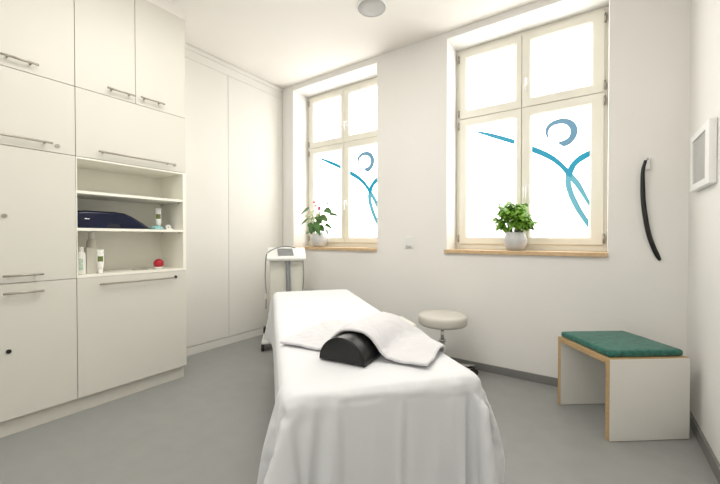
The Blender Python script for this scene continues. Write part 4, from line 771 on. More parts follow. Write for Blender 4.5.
0,0,0,0,0,0,1,0,0,0,0,1,0,0,0,0,0,1,0,0,0,0,0,0,1,0,0,0,0,0,0,1,0,0,0,0,40,0,0,0,0,0,0,0,0,1,0,0,0,0,0,0,0,1,0,0,0,0,0,0,0,1,0,0,0,0,0,0,0,1,0,0,0,0,1,
0,0,0,0,1,0,0,0,0,0,0,0,1,0,0,0,0,0,0,1,0,0,39,0,1,0,0,0,0,0,0,0,1,0,0,0,0,0,0,0,0,1,0,0,0,0,0,0,0,1,0,0,0,0,0,0,1,0,0,0,0,0,1,0,0,0,0,0,1,0,0,0,0,0,0,
1,0,0,0,0,0,1,0,39,0,0,0,0,1,0,0,0,0,0,0,0,1,0,0,0,0,0,0,0,1,0,0,0,0,0,0,0,1,0,0,0,0,0,1,0,0,0,0,0,1,0,0,0,0,0,0,1,0,0,0,0,0,0,1,0,0,0,0,0,40,0,0,0,0,0,
0,1,0,0,0,0,0,0,0,0,1,0,0,0,0,0,0,1,0,0,0,0,0,0,0,1,0,0,0,0,0,1,0,0,0,0,0,1,0,0,0,0,0,0,1,0,0,0,0,0,1,0,0,0,0,39,1,0,0,0,0,0,0,0,1,0,0,0,0,0,0,0,0,0,1,
0,0,0,0,0,1,0,0,0,0,0,0,0,1,0,0,0,0,1,0,0,0,0,0,0,1,0,0,0,0,0,1,0,0,0,0,0,0,0,1,0,39,0,0,0,1,0,0,0,0,0,0,1,0,0,0,0,0,0,0,0,1,0,0,0,0,0,0,1,0,0,0,0,0,0,
1,0,0,0,0,0,1,0,0,0,0,0,0,1,0,0,0,0,0,1,0,0,0,0,0,0,0,40,0,0,0,0,0,1,0,0,0,0,0,0,1,0,0,0,0,0,0,0,1,0,0,0,0,0,0,0,1,0,0,0,0,0,1,0,0,0,0,0,0,1,0,0,0,0,0,
0,1,0,0,0,0,0,1,0,0,0,0,0,40,0,0,0,0,0,0,0,1,0,0,0,0,0,0,0,1,0,0,0,0,0,0,1,0,0,0,0,0,0,0,1,0,0,0,0,0,1,0,0,0,0,0,1,0,0,0,0,0,0,0,1,0,0,0,0,0,0,1,0,0,39,
0,1,0,0,0,0,0,0,0,1,0,0,0,0,0,0,0,1,0,0,0,0,0,0,0,1,0,0,0,0,1,0,0,0,0,0,0,0,1,0,0,0,0,1,0,0,0,0,0,0,0,1,0,0,0,0,0,0,0,1,39,0,0,0,0,1,0,0,0,0,0,0,1,0,0,
0,0,0,0,0,1,0,0,0,0,0,0,0,1,0,0,0,0,1,0,0,0,0,0,0,1,0,0,0,0,0,0,1,0,0,0,0,0,0,1,0,0,0,0,0,0,40,0,0,0,0,0,1,0,0,0,0,0,0,0,1,0,0,0,0,0,0,1,0,0,0,0,0,0,0,
1,0,0,0,0,0,1,0,0,0,0,0,0,1,0,0,0,0,0,0,1,0,0,0,0,0,0,0,1,0,0,0,39,1,0,0,0,0,0,1,0,0,0,0,0,0,0,0,0,1,0,0,0,0,0,0,1,0,0,0,0,0,0,1,0,0,0,0,1,0,0,0,0,0,0,
1,0,0,0,0,0,0,0,1,0,0,0,0,0,0,0,1,0,39,0,0,1,0,0,0,0,0,0,1,0,0,0,0,0,0,0,1,0,0,0,0,0,0,1,0,0,0,0,0,1,0,0,0,0,0,0,1,0,0,0,0,0,0,1,0,0,0,0,0,0,0,0,1,0,0,
0,0,0,0,40,0,0,0,0,1,0,0,0,0,0,0,0,1,0,0,0,0,0,1,0,0,0,0,0,0,0,1,0,0,0,0,1,0,0,0,0,0,0,0,1,0,0,0,0,0,0,0,1,0,0,0,0,0,0,0,1,0,0,0,0,40,0,0,0,0,0,1,0,0,0,
0,0,0,0,0,1,0,0,0,0,0,1,0,0,0,0,0,0,0,1,0,0,0,0,0,1,0,0,0,0,0,1,0,0,0,0,0,0,0,0,1,0,0,0,0,0,0,0,1,0,0,39,0,1,0,0,0,0,0,0,1,0,0,0,0,0,0,0,1,0,0,0,0,0,1,
0,0,0,0,0,0,0,1,0,0,0,0,1,0,0,0,0,0,0,1,0,0,0,0,0,0,0,0,1,0,0,0,0,0,0,0,1,39,0,0,0,1,0,0,0,0,0,0,1,0,0,0,0,0,1,0,0,0,0,0,0,0,1,0,0,0,0,0,0,1,0,0,0,0,1,
0,0,0,0,0,0,0,0,1,0,0,0,0,0,0,0,0,1,0,0,0,0,0,40,0,0,0,0,0,1,0,0,0,0,0,0,1,0,0,0,0,0,0,1,0,0,0,0,0,0,1,0,0,0,0,0,1,0,0,0,0,0,0,1,0,0,0,0,0,0,0,0,1,0,0,
0,0,0,0,0,1,0,0,0,39,1,0,0,0,0,0,0,1,0,0,0,0,0,1,0,0,0,0,0,0,0,1,0,0,0,0,0,0,1,0,0,0,0,0,1,0,0,0,0,0,0,1,0,0,0,0,0,0,0,0,1,0,0,0,0,0,0,0,1,0,39,0,0,1,0,
0,0,0,0,0,1,0,0,0,0,0,1,0,0,0,0,0,0,1,0,0,0,0,0,0,0,1,0,0,0,0,1,0,0,0,0,0,0,0,0,1,0,0,0,0,0,0,0,0,1,0,0,0,0,0,0,40,0,0,0,0,1,0,0,0,0,0,0,1,0,0,0,0,1,0,
0,0,0,0,0,0,1,0,0,0,0,0,0,1,0,0,0,0,0,1,0,0,0,0,0,0,0,0,1,0,0,0,0,0,0,0,0,1,0,0,0,0,40,0,0,0,0,0,0,0,1,0,0,0,0,1,0,0,0,0,0,0,1,0,0,0,0,0,0,1,0,0,0,0,0,
1,0,0,0,0,0,0,1,0,0,0,0,0,0,0,0,1,0,0,0,0,0,0,0,0,1,0,0,39,0,0,1,0,0,0,0,0,1,0,0,0,0,0,1,0,0,0,0,0,1,0,0,0,0,0,0,0,1,0,0,0,0,0,1,0,0,0,0,0,0,1,0,0,0,0,
0,0,0,0,0,1,0,0,0,0,0,0,0,0,40,0,0,0,1,0,0,0,0,0,0,1,0,0,0,0,0,1,0,0,0,0,0,0,1,0,0,0,0,0,1,0,0,0,0,0,1,0,0,0,0,0,0,0,1,0,0,0,0,0,0,0,0,0,0,1,0,0,0,0,0,
40,0,0,0,0,0,1,0,0,0,0,0,0,1,0,0,0,0,1,0,0,0,0,0,0,0,1,0,0,0,0,0,1,0,0,0,0,0,1,0,0,0,0,0,0,0,0,1,0,0,0,0,0,0,0,0,0,0,1,0,0,39,0,1,0,0,0,0,0,0,1,0,0,0,0,
1,0,0,0,0,0,1,0,0,0,0,0,0,1,0,0,0,0,0,1,0,0,0,0,0,0,0,1,0,0,0,0,0,0,0,0,1,0,0,0,0,0,0,0,0,0,1,39,0,0,0,1,0,0,0,0,0,1,0,0,0,0,0,1,0,0,0,0,0,1,0,0,0,0,0,
0,1,0,0,0,0,0,1,0,0,0,0,0,0,1,0,0,0,0,0,0,0,0,0,0,0,1,0,0,0,0,0,0,40,0,0,0,0,0,1,0,0,0,0,0,1,0,0,0,0,1,0,0,0,0,0,1,0,0,0,0,0,0,1,0,0,0,0,0,1,0,0,0,0,0,
0,0,0,1,0,0,0,0,0,0,0,0,0,0,1,0,0,0,0,39,1,0,0,0,0,0,0,1,0,0,0,0,1,0,0,0,0,0,1,0,0,0,0,0,1,0,0,0,0,0,1,0,0,0,0,0,0,1,0,0,0,0,0,0,0,0,1,0,0,0,0,0,0,0,0,
0,0,0,1,0,39,0,0,0,1,0,0,0,0,1,0,0,0,0,0,1,0,0,0,0,1,0,0,0,0,0,0,1,0,0,0,0,0,1,0,0,0,0,0,0,1,0,0,0,0,0,0,0,0,0,0,1,0,0,0,0,0,0,0,0,0,40,0,0,0,0,1,0,0,0,
0,0,1,0,0,0,0,1,0,0,0,0,0,1,0,0,0,0,0,1,0,0,0,0,0,0,1,0,0,0,0,0,0,1,0,0,0,0,0,0,0,0,0,0,0,0,1,0,0,0,0,0,40,0,0,0,0,0,0,1,0,0,0,0,1,0,0,0,0,1,0,0,0,0,0,
1,0,0,0,0,0,0,1,0,0,0,0,0,1,0,0,0,0,0,1,0,0,0,0,0,0,0,0,0,0,0,0,0,0,0,1,0,0,39,0,0,1,0,0,0,0,0,1,0,0,0,1,0,0,0,0,1,0,0,0,0,0,0,1,0,0,0,0,0,0,1,0,0,0,0,
0,1,0,0,0,0,0,0,0,0,0,0,1,0,0,0,0,0,0,0,0,0,0,1,39,0,0,0,0,1,0,0,0,0,1,0,0,0,0,1,0,0,0,0,1,0,0,0,0,0,1,0,0,0,0,0,0,0,1,0,0,0,0,0,1,0,0,0,0,0,0,0,0,0,0,
0,0,0,1,0,0,0,0,0,0,40,0,0,0,0,0,1,0,0,0,0,0,1,0,0,0,1,0,0,0,0,0,1,0,0,0,0,0,0,1,0,0,0,0,0,1,0,0,0,0,0,1,0,0,0,0,0,0,0,0,0,0,0,0,0,0,0,1,0,0,0,39,0,1,0,
0,0,0,0,1,0,0,0,0,1,0,0,0,1,0,0,0,0,0,0,1,0,0,0,0,0,0,1,0,0,0,0,1,0,0,0,0,0,0,0,1,0,0,0,0,0,0,0,0,0,0,0,0,0,0,0,1,39,0,0,1,0,0,0,0,0,0,1,0,0,0,1,0,0,0,
0,1,0,0,0,0,0,0,1,0,0,0,0,0,1,0,0,0,0,1,0,0,0,0,0,0,0,0,0,0,0,0,0,1,0,0,0,0,0,0,0,0,0,40,0,0,0,0,0,1,0,0,0,0,1,0,0,0,0,1,0,0,0,0,1,0,0,0,0,0,1,0,0,0,0,
0,0,1,0,0,0,0,1,0,0,0,0,0,0,0,0,0,0,0,0,0,0,0,0,1,0,0,0,0,39,1,0,0,0,0,0,0,1,0,0,0,0,1,0,0,0,1,0,0,0,0,0,1,0,0,0,0,0,0,1,0,0,0,0,1,0,0,0,0,0,1,0,0,0,0,
0,0,0,0,0,0,0,0,0,0,0,0,0,0,1,39,0,0,1,0,0,0,0,0,1,0,0,0,0,1,0,0,0,1,0,0,0,0,0,1,0,0,0,0,0,0,1,0,0,0,0,0,1,0,0,0,0,0,0,0,0,0,0,1,0,0,0,0,0,0,0,0,0,0,0,
0,40,0,0,0,0,1,0,0,0,0,0,1,0,0,0,1,0,0,0,1,0,0,0,0,0,0,1,0,0,0,0,0,0,1,0,0,0,0,1,0,0,0,0,0,0,0,0,0,0,0,0,0,0,0,0,1,0,0,0,0,0,39,1,0,0,0,0,0,1,0,0,0,0,0,
1,0,0,1,0,0,0,1,0,0,0,0,0,0,0,1,0,0,0,0,0,1,0,0,0,0,1,0,0,0,0,0,0,0,0,0,0,0,0,0,0,0,0,0,0,0,1,0,39,0,0,1,0,0,0,0,0,1,0,0,0,0,1,0,0,1,0,0,0,0,1,0,0,0,0,
0,0,0,1,0,0,0,0,1,0,0,0,0,1,0,0,0,0,0,-1,0,1,0,0,0,0,0,0,0,0,0,0,0,0,39,1,0,0,0,1,0,0,0,0,0,1,0,0,0,0,1,1,0,0,0,0,0,0,1,0,0,0,0,0,0,1,0,0,0,0,1,0,0,0,0,
1,0,-1,0,0,0,0,0,0,0,0,0,0,1,0,0,0,0,0,0,38,1,0,0,1,0,0,1,0,0,0,0,1,0,0,0,1,0,1,0,0,0,0,0,0,0,0,1,0,0,0,0,0,1,0,0,0,1,0,0,0,0,0,0,0,0,0,0,0,0,0,0,0,0,0,
0,0,0,1,0,0,37,0,1,0,0,1,0,0,1,0,1,0,0,0,1,-1,2,0,0,1,0,0,0,0,0,0,0,0,1,0,0,0,0,0,1,0,0,0,1,0,0,0,0,0,0,-1,1,0,0,0,0,0,0,0,0,0,0,0,0,0,1,34,0,0,1,0,1,0,
1,0,1,0,1,1,1,0,0,1,1,0,0,0,0,0,1,0,0,0,0,0,0,0,1,0,0,0,1,0,0,0,1,0,0,0,0,-1,0,0,0,0,0,0,0,0,0,0,0,1,0,0,0,0,30,0,0,1,0,0,1,0,0,1,0,1,1,1,1,4,2,1,0,0,0,
0,0,0,0,0,1,0,0,0,0,0,0,1,0,0,0,1,0,0,1,0,0,-1,0,0,-1,0,1,0,0,0,0,0,0,0,0,0,0,1,0,-18,1,2,2,4,3,4,3,4,3,4,4,4,4,7,9,4,-1,1,0,0,0,0,0,0,0,0,0,1,0,0,0,0,
0,1,0,0,0,1,0,1,1,0,-2,-1,-1,0,1,0,0,0,0,0,0,0,1,0,0,0,0,1,-29,5,4,6,2,4,4,4,4,3,4,4,5,4,3,12,5,2,-4,2,0,0,0,0,0,0,0,0,0,0,1,0,0,0,0,1,0,0,1,0,2,1,0,-2,
-3,-2,2,-1,1,0,0,0,1,0,0,0,0,1,0,0,-1,-28,5,4,5,4,4,3,4,3,3,3,1,-3,6,10,8,10,6,-1,-1,-1,0,0,0,0,0,0,0,0,0,0,0,0,1,0,0,0,1,1,0,2,3,-3,-1,-8,-4,-12,-10,-8,
-6,-5,-3,-1,5,-4,3,-1,-2,-3,-4,-3,29,4,3,3,2,2,0,-2,1,4,6,8,8,9,5,7,17,-22,12,-1,-1,0,0,0,0,0,0,0,0,0,0,0,0,0,1,0,0,1,2,-2,4,-2,-6,-26,38,-7,-9,-11,-12,
-11,-12,-11,-10,-10,-9,-6,-7,-5,-6,-5,-6,89,6,1,1,-3,1,4,6,9,9,8,6,1,-4,-12,33,4,-36,22,-11,4,-3,-1,1,0,0,-1,1,0,0,0,0,0,1,0,-1,3,-1,-3,20,-21,-1,4,-29,
15,42,-4,-6,-10,-11,-12,-12,-11,-12,-9,-12,-10,-6,-9,-4,-7,86,4,-4,3,8,9,9,8,6,2,-2,-6,-11,-17,30,34,-11,-42,24,-19,4,-12,0,2,0,0,0,1,0,0,0,0,1,1,2,0,-2,
-5,15,15,-30,0,16,-18,-24,38,38,2,-2,-5,-10,-12,-12,-12,-12,-12,-12,-12,-13,-11,-11,86,11,10,10,7,5,2,-1,-5,-10,-15,-18,-2,31,24,24,-11,-35,-18,14,-7,-17,
-1,3,0,-1,1,0,0,0,0,1,0,1,1,-2,-4,7,17,13,-37,0,26,-22,-32,42,19,30,9,1,-1,-3,-11,-13,-12,-12,-12,-13,-15,-9,-10,86,8,5,3,0,-4,-8,-13,-17,-20,-10,9,30,
19,33,0,-12,-26,-37,13,0,-16,-5,2,2,-2,1,0,0,0,0,0,0,0,0,-2,3,12,15,11,-41,2,32,-25,-33,24,41,13,13,-16,10,-2,26,0,-20,-18,-14,-12,2,-10,-10,75,2,-3,-7,
-11,-15,-18,-22,-13,-2,17,27,25,24,12,-4,-13,-27,-47,10,7,-13,-7,1,2,-1,0,1,-1,0,-1,1,0,0,-1,1,8,14,12,11,-45,4,36,-27,-35,21,19,11,33,-26,2,9,27,22,9,
-16,-15,-17,-16,-16,-14,78,-10,-14,-17,-20,-22,-17,-5,6,22,20,21,18,29,-7,3,-16,-38,-37,-3,12,-2,-12,-2,3,0,-1,1,1,-2,-2,1,1,0,1,5,9,14,10,10,-46,6,39,
-32,-32,17,8,45,-25,-1,22,-12,18,19,26,18,-3,-21,-10,-15,-17,19,-18,-21,-22,-19,-11,5,9,28,14,6,21,36,-5,1,7,-26,-17,-39,-22,9,3,-6,-7,3,1,-1,1,1,0,-3,
1,1,1,3,7,10,12,7,11,-47,8,41,-39,-27,10,9,36,21,-27,16,-7,-2,14,18,26,23,9,-13,-21,-14,-49,-22,-20,-15,-2,13,11,29,6,21,1,31,33,-19,0,2,-34,-3,-34,-29,
-7,6,0,-7,2,2,1,-1,1,0,0,0,2,2,5,7,12,5,9,11,-47,9,43,-42,-26,1,17,31,47,-15,-16,-5,-2,2,9,16,24,24,16,1,-17,-126,-17,-10,7,16,16,28,0,20,21,13,30,5,-14,
2,-9,-39,5,-24,-35,-9,-6,-1,-1,2,2,2,0,1,0,1,2,2,3,5,10,5,6,10,10,-45,9,45,-43,-25,-11,35,17,46,31,-16,-15,-13,-8,-2,4,13,21,24,18,11,-181,-4,16,17,19,
25,2,8,14,16,36,11,-5,-3,-12,-6,-43,7,-6,-40,-12,-4,-3,-1,0,0,0,1,1,1,2,3,3,4,4,5,6,7,9,9,-42,10,-8,9,-18,-19,40,8,42,24,40,-16,-16,-15,-13,-8,-1,7,19,
20,17,28,0,2,-2,-3,4,-1,-4,18,-14,6,-9,4,37,-26,-12,-2,2,0,0,0,0,0,0,0,0,0,0,0,0,0,0,0,0,0,0,0,0,0,0,2,-5,4,-2,1,0,0,0,0,27,-11,-21,21,-16,0,0,-1,1,0,0,
0,0,0,0,13,-12,-4,0,16,-13,22,-22,16,-7,19,28,-21,-6,-18,2,11,-13,21,-30,12,18,-10,-2,-1,-1,0,12,9,7,-15,-17,-6,1,0,1,0,1,10,-3,11,-7,7,11,-20,-17,-3,0,
1,14,-15,22,-4,-19,-2,3,0,0,0,0,0,20,-7,-13,0,0,3,31,-28,16,17,-4,12,23,3,-20,-4,0,0,3,-3,0,17,-1,-9,-4,-2,-1,-1,0,0,1,8,-1,-3,0,1,1,2,10,-3,8,-5,4,10,
-18,-20,-16,-10,-6,-2,27,0,-14,-22,-2,1,1,0,0,0,0,26,-14,25,0,-4,15,-2,6,11,19,-1,3,7,5,-2,2,0,0,1,0,0,0,8,-9,0,0,0,0,-1,1,0,0,5,0,-1,-1,2,3,10,-2,1,2,
1,7,-17,-20,-18,-17,-6,10,0,-39,-9,-6,-2,-2,6,29,-35,3,0,16,19,35,12,-11,15,8,5,7,17,5,3,7,5,-1,2,0,0,0,0,0,1,0,-1,0,-1,0,0,0,0,0,1,0,3,-2,1,1,4,9,-1,2,
1,1,2,-16,-21,-17,-18,-1,-5,-32,4,-12,-15,-7,14,6,-27,-18,0,21,28,21,32,21,-9,17,10,6,6,7,13,5,7,5,-1,1,2,0,-1,1,0,0,1,-1,-1,0,0,0,0,0,0,0,0,2,-1,2,0,3,
10,-2,-11,-7,-5,15,-6,-19,-17,-17,-1,-15,-33,13,-10,-15,-37,24,-23,-30,1,26,22,19,26,28,30,-6,15,15,7,6,7,8,10,7,6,-1,1,1,1,-1,0,0,1,0,-1,0,0,0,0,-1,0,
0,1,0,0,0,1,1,3,9,-2,-12,-6,-4,-4,5,-14,-17,-16,-1,-32,-27,2,-25,2,-38,-3,-47,0,16,37,19,29,27,28,29,3,14,16,9,7,6,8,9,7,7,0,-3,4,1,0,-1,1,1,0,-1,-1,0,
0,0,0,0,0,0,1,0,0,0,2,2,9,-7,-7,-6,-4,-3,-4,-9,-16,-17,-22,-23,-22,-23,-24,8,-42,-42,-22,9,41,31,28,27,29,27,29,11,14,16,11,7,6,8,9,7,6,1,-4,5,2,-1,0,1,
0,0,-1,0,0,0,0,0,0,0,0,0,0,0,0,2,2,8,-6,-7,-5,-4,-6,-5,-8,-17,-19,-22,-23,-23,-23,-24,-20,-33,-30,-28,2,54,33,30,28,27,29,28,19,13,16,12,8,6,8,9,6,2,6,
-4,3,4,0,0,0,1,-1,0,0,0,0,0,0,0,-1,1,0,0,0,0,2,0,8,-5,-7,-5,-4,-5,-6,-11,-17,-22,-26,-22,-20,-23,-26,-26,-30,-30,-29,-23,77,34,33,29,28,27,25,27,16,16,
13,9,6,8,8,8,1,1,1,3,5,0,0,0,1,-1,0,-1,0,0,0,0,0,0,0,0,1,0,0,0,1,7,-5,-6,-5,-3,-6,-7,-12,-20,-24,-26,-20,-21,-27,-27,-28,-28,-30,-30,-25,75,36,33,34,29,
27,26,24,24,16,14,10,7,7,8,8,2,-1,3,3,4,0,0,1,0,0,-1,0,0,0,0,0,0,0,0,0,0,0,0,0,2,-1,1,-5,-4,-4,-6,-8,-15,-22,-25,-25,-24,-21,-27,-26,-28,-31,-30,-27,-27,
68,37,37,33,33,29,27,25,24,20,15,11,7,7,7,9,2,-1,3,3,5,0,0,0,1,-1,0,0,0,0,0,0,0,0,0,0,0,0,0,0,1,-1,-1,-3,-4,-4,-6,-10,-18,-23,-26,-25,-24,-24,-24,-28,-31,
-29,-30,-26,-27,60,36,37,37,33,34,27,24,28,19,20,12,8,7,7,9,2,-1,4,3,4,1,0,0,0,0,0,0,0,0,-1,0,0,0,0,0,1,0,0,0,1,-3,-2,0,-5,-3,-7,-13,-21,-25,-25,-24,-25,
-23,-27,-30,-31,-29,-28,-25,-28,52,36,37,37,37,32,34,27,22,23,22,16,9,7,7,9,3,-2,4,3,5,0,0,1,0,0,-1,0,0,0,0,0,0,0,0,0,0,0,0,0,1,-2,-2,-1,-4,-4,-9,-15,-23,
-25,-25,-25,-23,-26,-29,-31,-30,-29,-28,-24,-37,54,36,36,36,37,37,32,33,26,23,22,19,11,7,7,9,3,-2,5,3,4,1,0,0,0,0,0,0,0,0,0,0,0,0,0,0,0,0,0,0,1,-3,-1,-1,
-5,-4,-11,-19,-25,-24,-24,-25,-24,-29,-30,-31,-30,-27,-26,-39,-34,57,36,35,36,37,36,38,31,33,25,22,20,14,8,7,9,3,-1,4,3,5,1,0,0,0,0,0,0,0,0,0,0,0,0,0,0,
0,0,0,0,1,-3,-2,-1,-5,-5,-13,-23,-24,-24,-25,-24,-31,-26,-31,-31,-27,-31,-39,-36,-31,60,36,35,36,36,36,37,37,31,33,23,21,16,10,8,8,4,-2,4,4,4,2,0,0,0,0,
0,-1,0,0,0,0,0,0,0,0,0,0,0,1,0,-2,-2,-1,-5,-7,-17,-25,-23,-25,-24,-30,-27,-29,-31,-28,-39,-37,-36,-33,-30,61,37,36,36,36,31,38,38,39,30,32,21,18,13,8,8,
4,-1,4,3,5,1,1,0,0,0,-1,0,0,0,0,0,0,0,0,0,0,0,0,0,1,-3,-1,-2,-5,-10,-20,-25,-24,-25,-27,-30,-27,-30,-31,-38,-37,-37,-37,-31,-30,56,41,38,37,36,33,33,34,
40,40,26,35,18,15,9,8,5,0,3,4,2,4,0,0,0,0,0,0,0,0,0,0,0,0,0,0,0,0,0,0,1,-3,-1,-3,-5,-14,-23,-24,-25,-26,-29,-30,-27,-35,-36,-37,-36,-37,-35,-32,-29,48,
41,41,39,38,36,34,33,33,38,36,32,31,16,11,8,5,0,4,3,3,4,0,0,0,0,0,0,0,0,0,0,-1,0,0,0,1,-1,0,1,0,-2,-2,-4,-5,-18,-24,-24,-27,-28,-29,-28,-35,-37,-36,-36,
-36,-36,-35,-32,-29,29,46,44,43,41,35,40,34,34,33,32,35,38,25,13,8,6,1,4,3,2,4,1,0,0,0,0,-1,0,0,0,0,0,0,0,0,0,0,0,1,0,-2,-2,-4,-9,-21,-25,-25,-29,-27,-30,
-35,-35,-36,-36,-36,-36,-36,-35,-30,-42,20,45,45,45,45,44,39,40,31,36,35,33,34,37,18,10,6,2,3,3,3,4,1,-1,0,0,0,0,0,0,0,0,0,0,0,0,0,0,0,0,1,-2,-3,-4,-13,
-24,-24,-30,-25,-35,-34,-35,-33,-36,-36,-36,-36,-36,-34,-44,-45,20,44,45,45,45,44,45,43,42,32,35,35,36,33,33,12,7,2,4,3,2,4,2,-1,0,0,0,0,0,0,0,0,0,0,0,
0,0,0,0,0,0,-2,-2,-6,-18,-24,-28,-30,-35,-32,-32,-32,-37,-37,-36,-39,-40,-45,-47,-47,-46,36,45,45,45,45,45,45,42,45,44,37,36,35,36,33,24,8,3,3,3,3,3,2,
0,0,0,0,-1,0,0,0,0,0,0,0,0,0,0,1,-1,1,-2,-4,-8,-31,-17,-35,-32,-29,-33,-33,-38,-38,-41,-44,-46,-45,-47,-46,-47,-47,51,45,44,44,44,45,45,46,42,44,45,42,
39,36,36,30,15,4,2,3,3,3,3,-1,0,0,0,0,0,0,0,0,0,0,0,0,0,0,0,0,-3,2,-5,-35,-11,-25,-32,-29,-34,-36,-40,-42,-46,-46,-47,-47,-46,-47,-47,-47,-47,62,46,45,
46,44,44,44,44,45,44,45,43,45,41,39,39,13,16,2,3,3,3,3,-1,0,0,0,0,0,0,0,0,0,0,0,0,0,0,-1,0,-2,0,-24,-23,-17,-23,-31,-37,-39,-46,-46,-46,-47,-47,-47,-46,
-47,-47,-47,-47,-46,71,46,44,46,45,45,44,45,45,45,45,45,44,45,37,42,39,16,7,2,2,1,0,3,-1,-1,0,0,0,1,0,0,0,0,0,0,0,0,0,1,0,-6,-22,-29,-15,-36,-44,-45,-43,
-46,-47,-47,-47,-47,-46,-47,-47,-47,-46,-47,-47,80,45,44,45,45,45,46,44,45,46,46,44,46,45,46,44,45,24,7,0,0,0,0,1,-1,1,0,0,0,0,0,0,0,0,0,0,0,0,0,1,1,-3,
-18,-24,-48,-45,-47,-47,-46,-38,-47,-47,-47,-47,-46,-47,-47,-47,-47,-47,-46,80,47,46,46,47,45,45,45,44,44,46,45,45,46,47,48,47,22,4,-2,0,0,0,0,0,-1,0,0,
0,0,0,0,0,0,-1,0,0,0,0,1,0,3,-7,-34,-50,-48,-46,-47,-46,-44,-46,-46,-47,-46,-47,-47,-47,-47,-47,-46,-47,83,46,46,47,47,46,46,44,46,45,46,46,43,45,45,48,
45,20,-1,-2,-1,0,0,0,0,0,0,0,0,0,0,0,0,0,0,0,0,0,0,0,0,3,-3,-30,-50,-48,-47,-47,-46,-44,-46,-47,-47,-47,-46,-47,-47,-47,-46,-47,-47,85,47,47,46,47,46,47,
46,46,45,46,45,46,45,45,45,35,19,-2,1,0,-1,0,0,0,0,0,0,0,0,0,0,0,0,0,0,0,0,0,0,0,1,-1,-28,-47,-48,-47,-46,-47,-44,-47,-47,-46,-47,-47,-47,-46,-47,-47,-47,
-47,76,47,46,47,46,46,45,46,46,46,45,46,46,45,46,49,41,16,-2,0,-1,0,0,0,0,0,0,0,0,0,0,0,0,0,0,0,0,0,0,0,0,1,-2,-27,-43,-46,-47,-46,-46,-47,-46,-47,-47,
-46,-47,-47,-47,-46,-47,-47,-47,67,46,46,46,46,46,46,46,46,46,47,46,47,47,47,47,41,15,-1,0,0,0,0,0,0,0,0,0,0,0,0,0,0,0,0,0,0,0,0,0,0,1,-3,-25,-45,-47,-47,
-47,-47,-46,-46,-47,-46,-47,-46,-47,-46,-47,-46,-47,-46,63,46,46,46,46,47,46,46,47,47,47,47,47,47,46,48,41,16,-2,0,0,0,0,0,0,0,0,0,0,0,0,0,0,0,0,0,0,0,
0,0,0,1,-3,-25,-45,-47,-48,-46,-47,-47,-47,-47,-47,-46,-47,-47,-46,-47,-47,-46,-47,64,46,47,46,47,46,47,46,47,47,47,47,47,47,47,47,41,16,-1,0,0,0,0,0,0,
0,0,0,0,0,0,0,0,0,0,0,0,0,0,0,0,1,-3,-26,-45,-47,-47,-47,-47,-47,-47,-47,-46,-47,-47,-47,-47,-46,-47,-47,-47,64,47,46,47,47,46,47,47,47,47,47,47,47,47,
47,47,41,16,-1,0,0,0,0,0,0,0,0,0,0,0,0,0,0,0,0,0,0,0,0,0,0,1,-3,-26,-44,-48,-47,-47,-47,-47,-47,-47,-47,-47,-47,-46,-47,-47,-47,-47,-47,64,47,46,47,47,
47,46,47,47,47,47,48,47,47,47,47,40,17,-1,0,0,0,0,0,0,0,0,0,0,0,0,0,0,0,0,0,0,0,0,0,0,1,-3,-26,-44,-48,-47,-47,-47,-47,-47,-47,-47,-47,-47,-47,-47,-47,
-46,-47,-47,63,47,47,46,47,47,47,47,47,47,47,47,47,47,47,48,40,17,-1,0,0,0,0,0,0,0,0,0,0,0,0,0,0,0,0,0,0,0,0,0,0,1,-3,-25,-45,-48,-47,-47,-47,-47,-47,-47,
-47,-47,-47,-47,-47,-47,-47,-47,-47,64,46,47,47,47,47,47,47,47,47,47,47,47,47,47,47,41,17,-1,0,0,0,0,0,0,0,0,0,0,0,0,0,0,0,0,0,0,0,0,0,0,1,-3,-25,-45,-47,
-48,-47,-47,-47,-47,-47,-47,-47,-47,-47,-47,-47,-47,-47,-47,63,47,47,47,47,47,47,47,47,47,47,47,47,47,47,47,41,17,-1,0,0,0,0,0,0,0,0,0,0,0,0,0,0,0,0,0,
0,0,0,0,0,1,-3,-25,-45,-47,-48,-47,-47,-47,-47,-47,-47,-47,-47,-47,-47,-47,-47,-47,-47,63,46,47,47,47,47,47,47,48,47,47,47,47,47,47,47,41,17,-1,0,0,0,0,
0,0,0,0,0,0,0,0,0,0,0,0,0,0,0,0,0,0,1,-3,-25,-45,-47,-47,-48,-47,-47,-47,-47,-47,-47,-47,-47,-47,-47,-47,-47,-47,62,47,47,47,47,47,47,47,47,47,47,47,47,
48,47,47,41,17,-1,0,0,0,0,0,0,0,0,0,0,0,0,0,0,0,0,0,0,0,0,0,0,1,-3,-25,-45,-47,-47,-48,-47,-47,-47,-47,-47,-47,-47,-47,-47,-47,-47,-47,-47,62,47,47,47,
47,47,47,47,47,47,47,47,47,47,48,47,41,17,-1,0,0,0,0,0,0,0,0,0,0,0,0,0,0,0,0,0,0,0,0,0,0,1,-3,-25,-45,-47,-47,-47,-47,-48,-47,-47,-47,-47,-47,-47,-47,-47,
-47,-47,-47,62,47,47,47,47,47,47,47,47,47,47,47,47,47,47,48,40,18,-1,0,0,0,0,0,0,0,0,0,0,0,0,0,0,0,0,0,0,0,0,0,0,1,-3,-25,-45,-47,-47,-47,-47,-47,-47,-47,
-47,-47,-48,-47,-47,-47,-47,-47,-47,62,47,47,47,47,47,47,47,47,47,47,47,47,47,47,48,40,18,-1,0,0,0,0,0,0,0,0,0,0,0,0,0,0,0,0,0,0,0,0,0,0,1,-2,-26,-45,-47,
-47,-47,-47,-47,-47,-47,-47,-47,-48,-47,-47,-47,-47,-47,-47,61,47,47,47,47,47,47,47,48,47,47,47,47,47,47,47,41,18,-1,0,0,0,0,0,0,0,0,0,0,0,0,0,0,0,0,0,
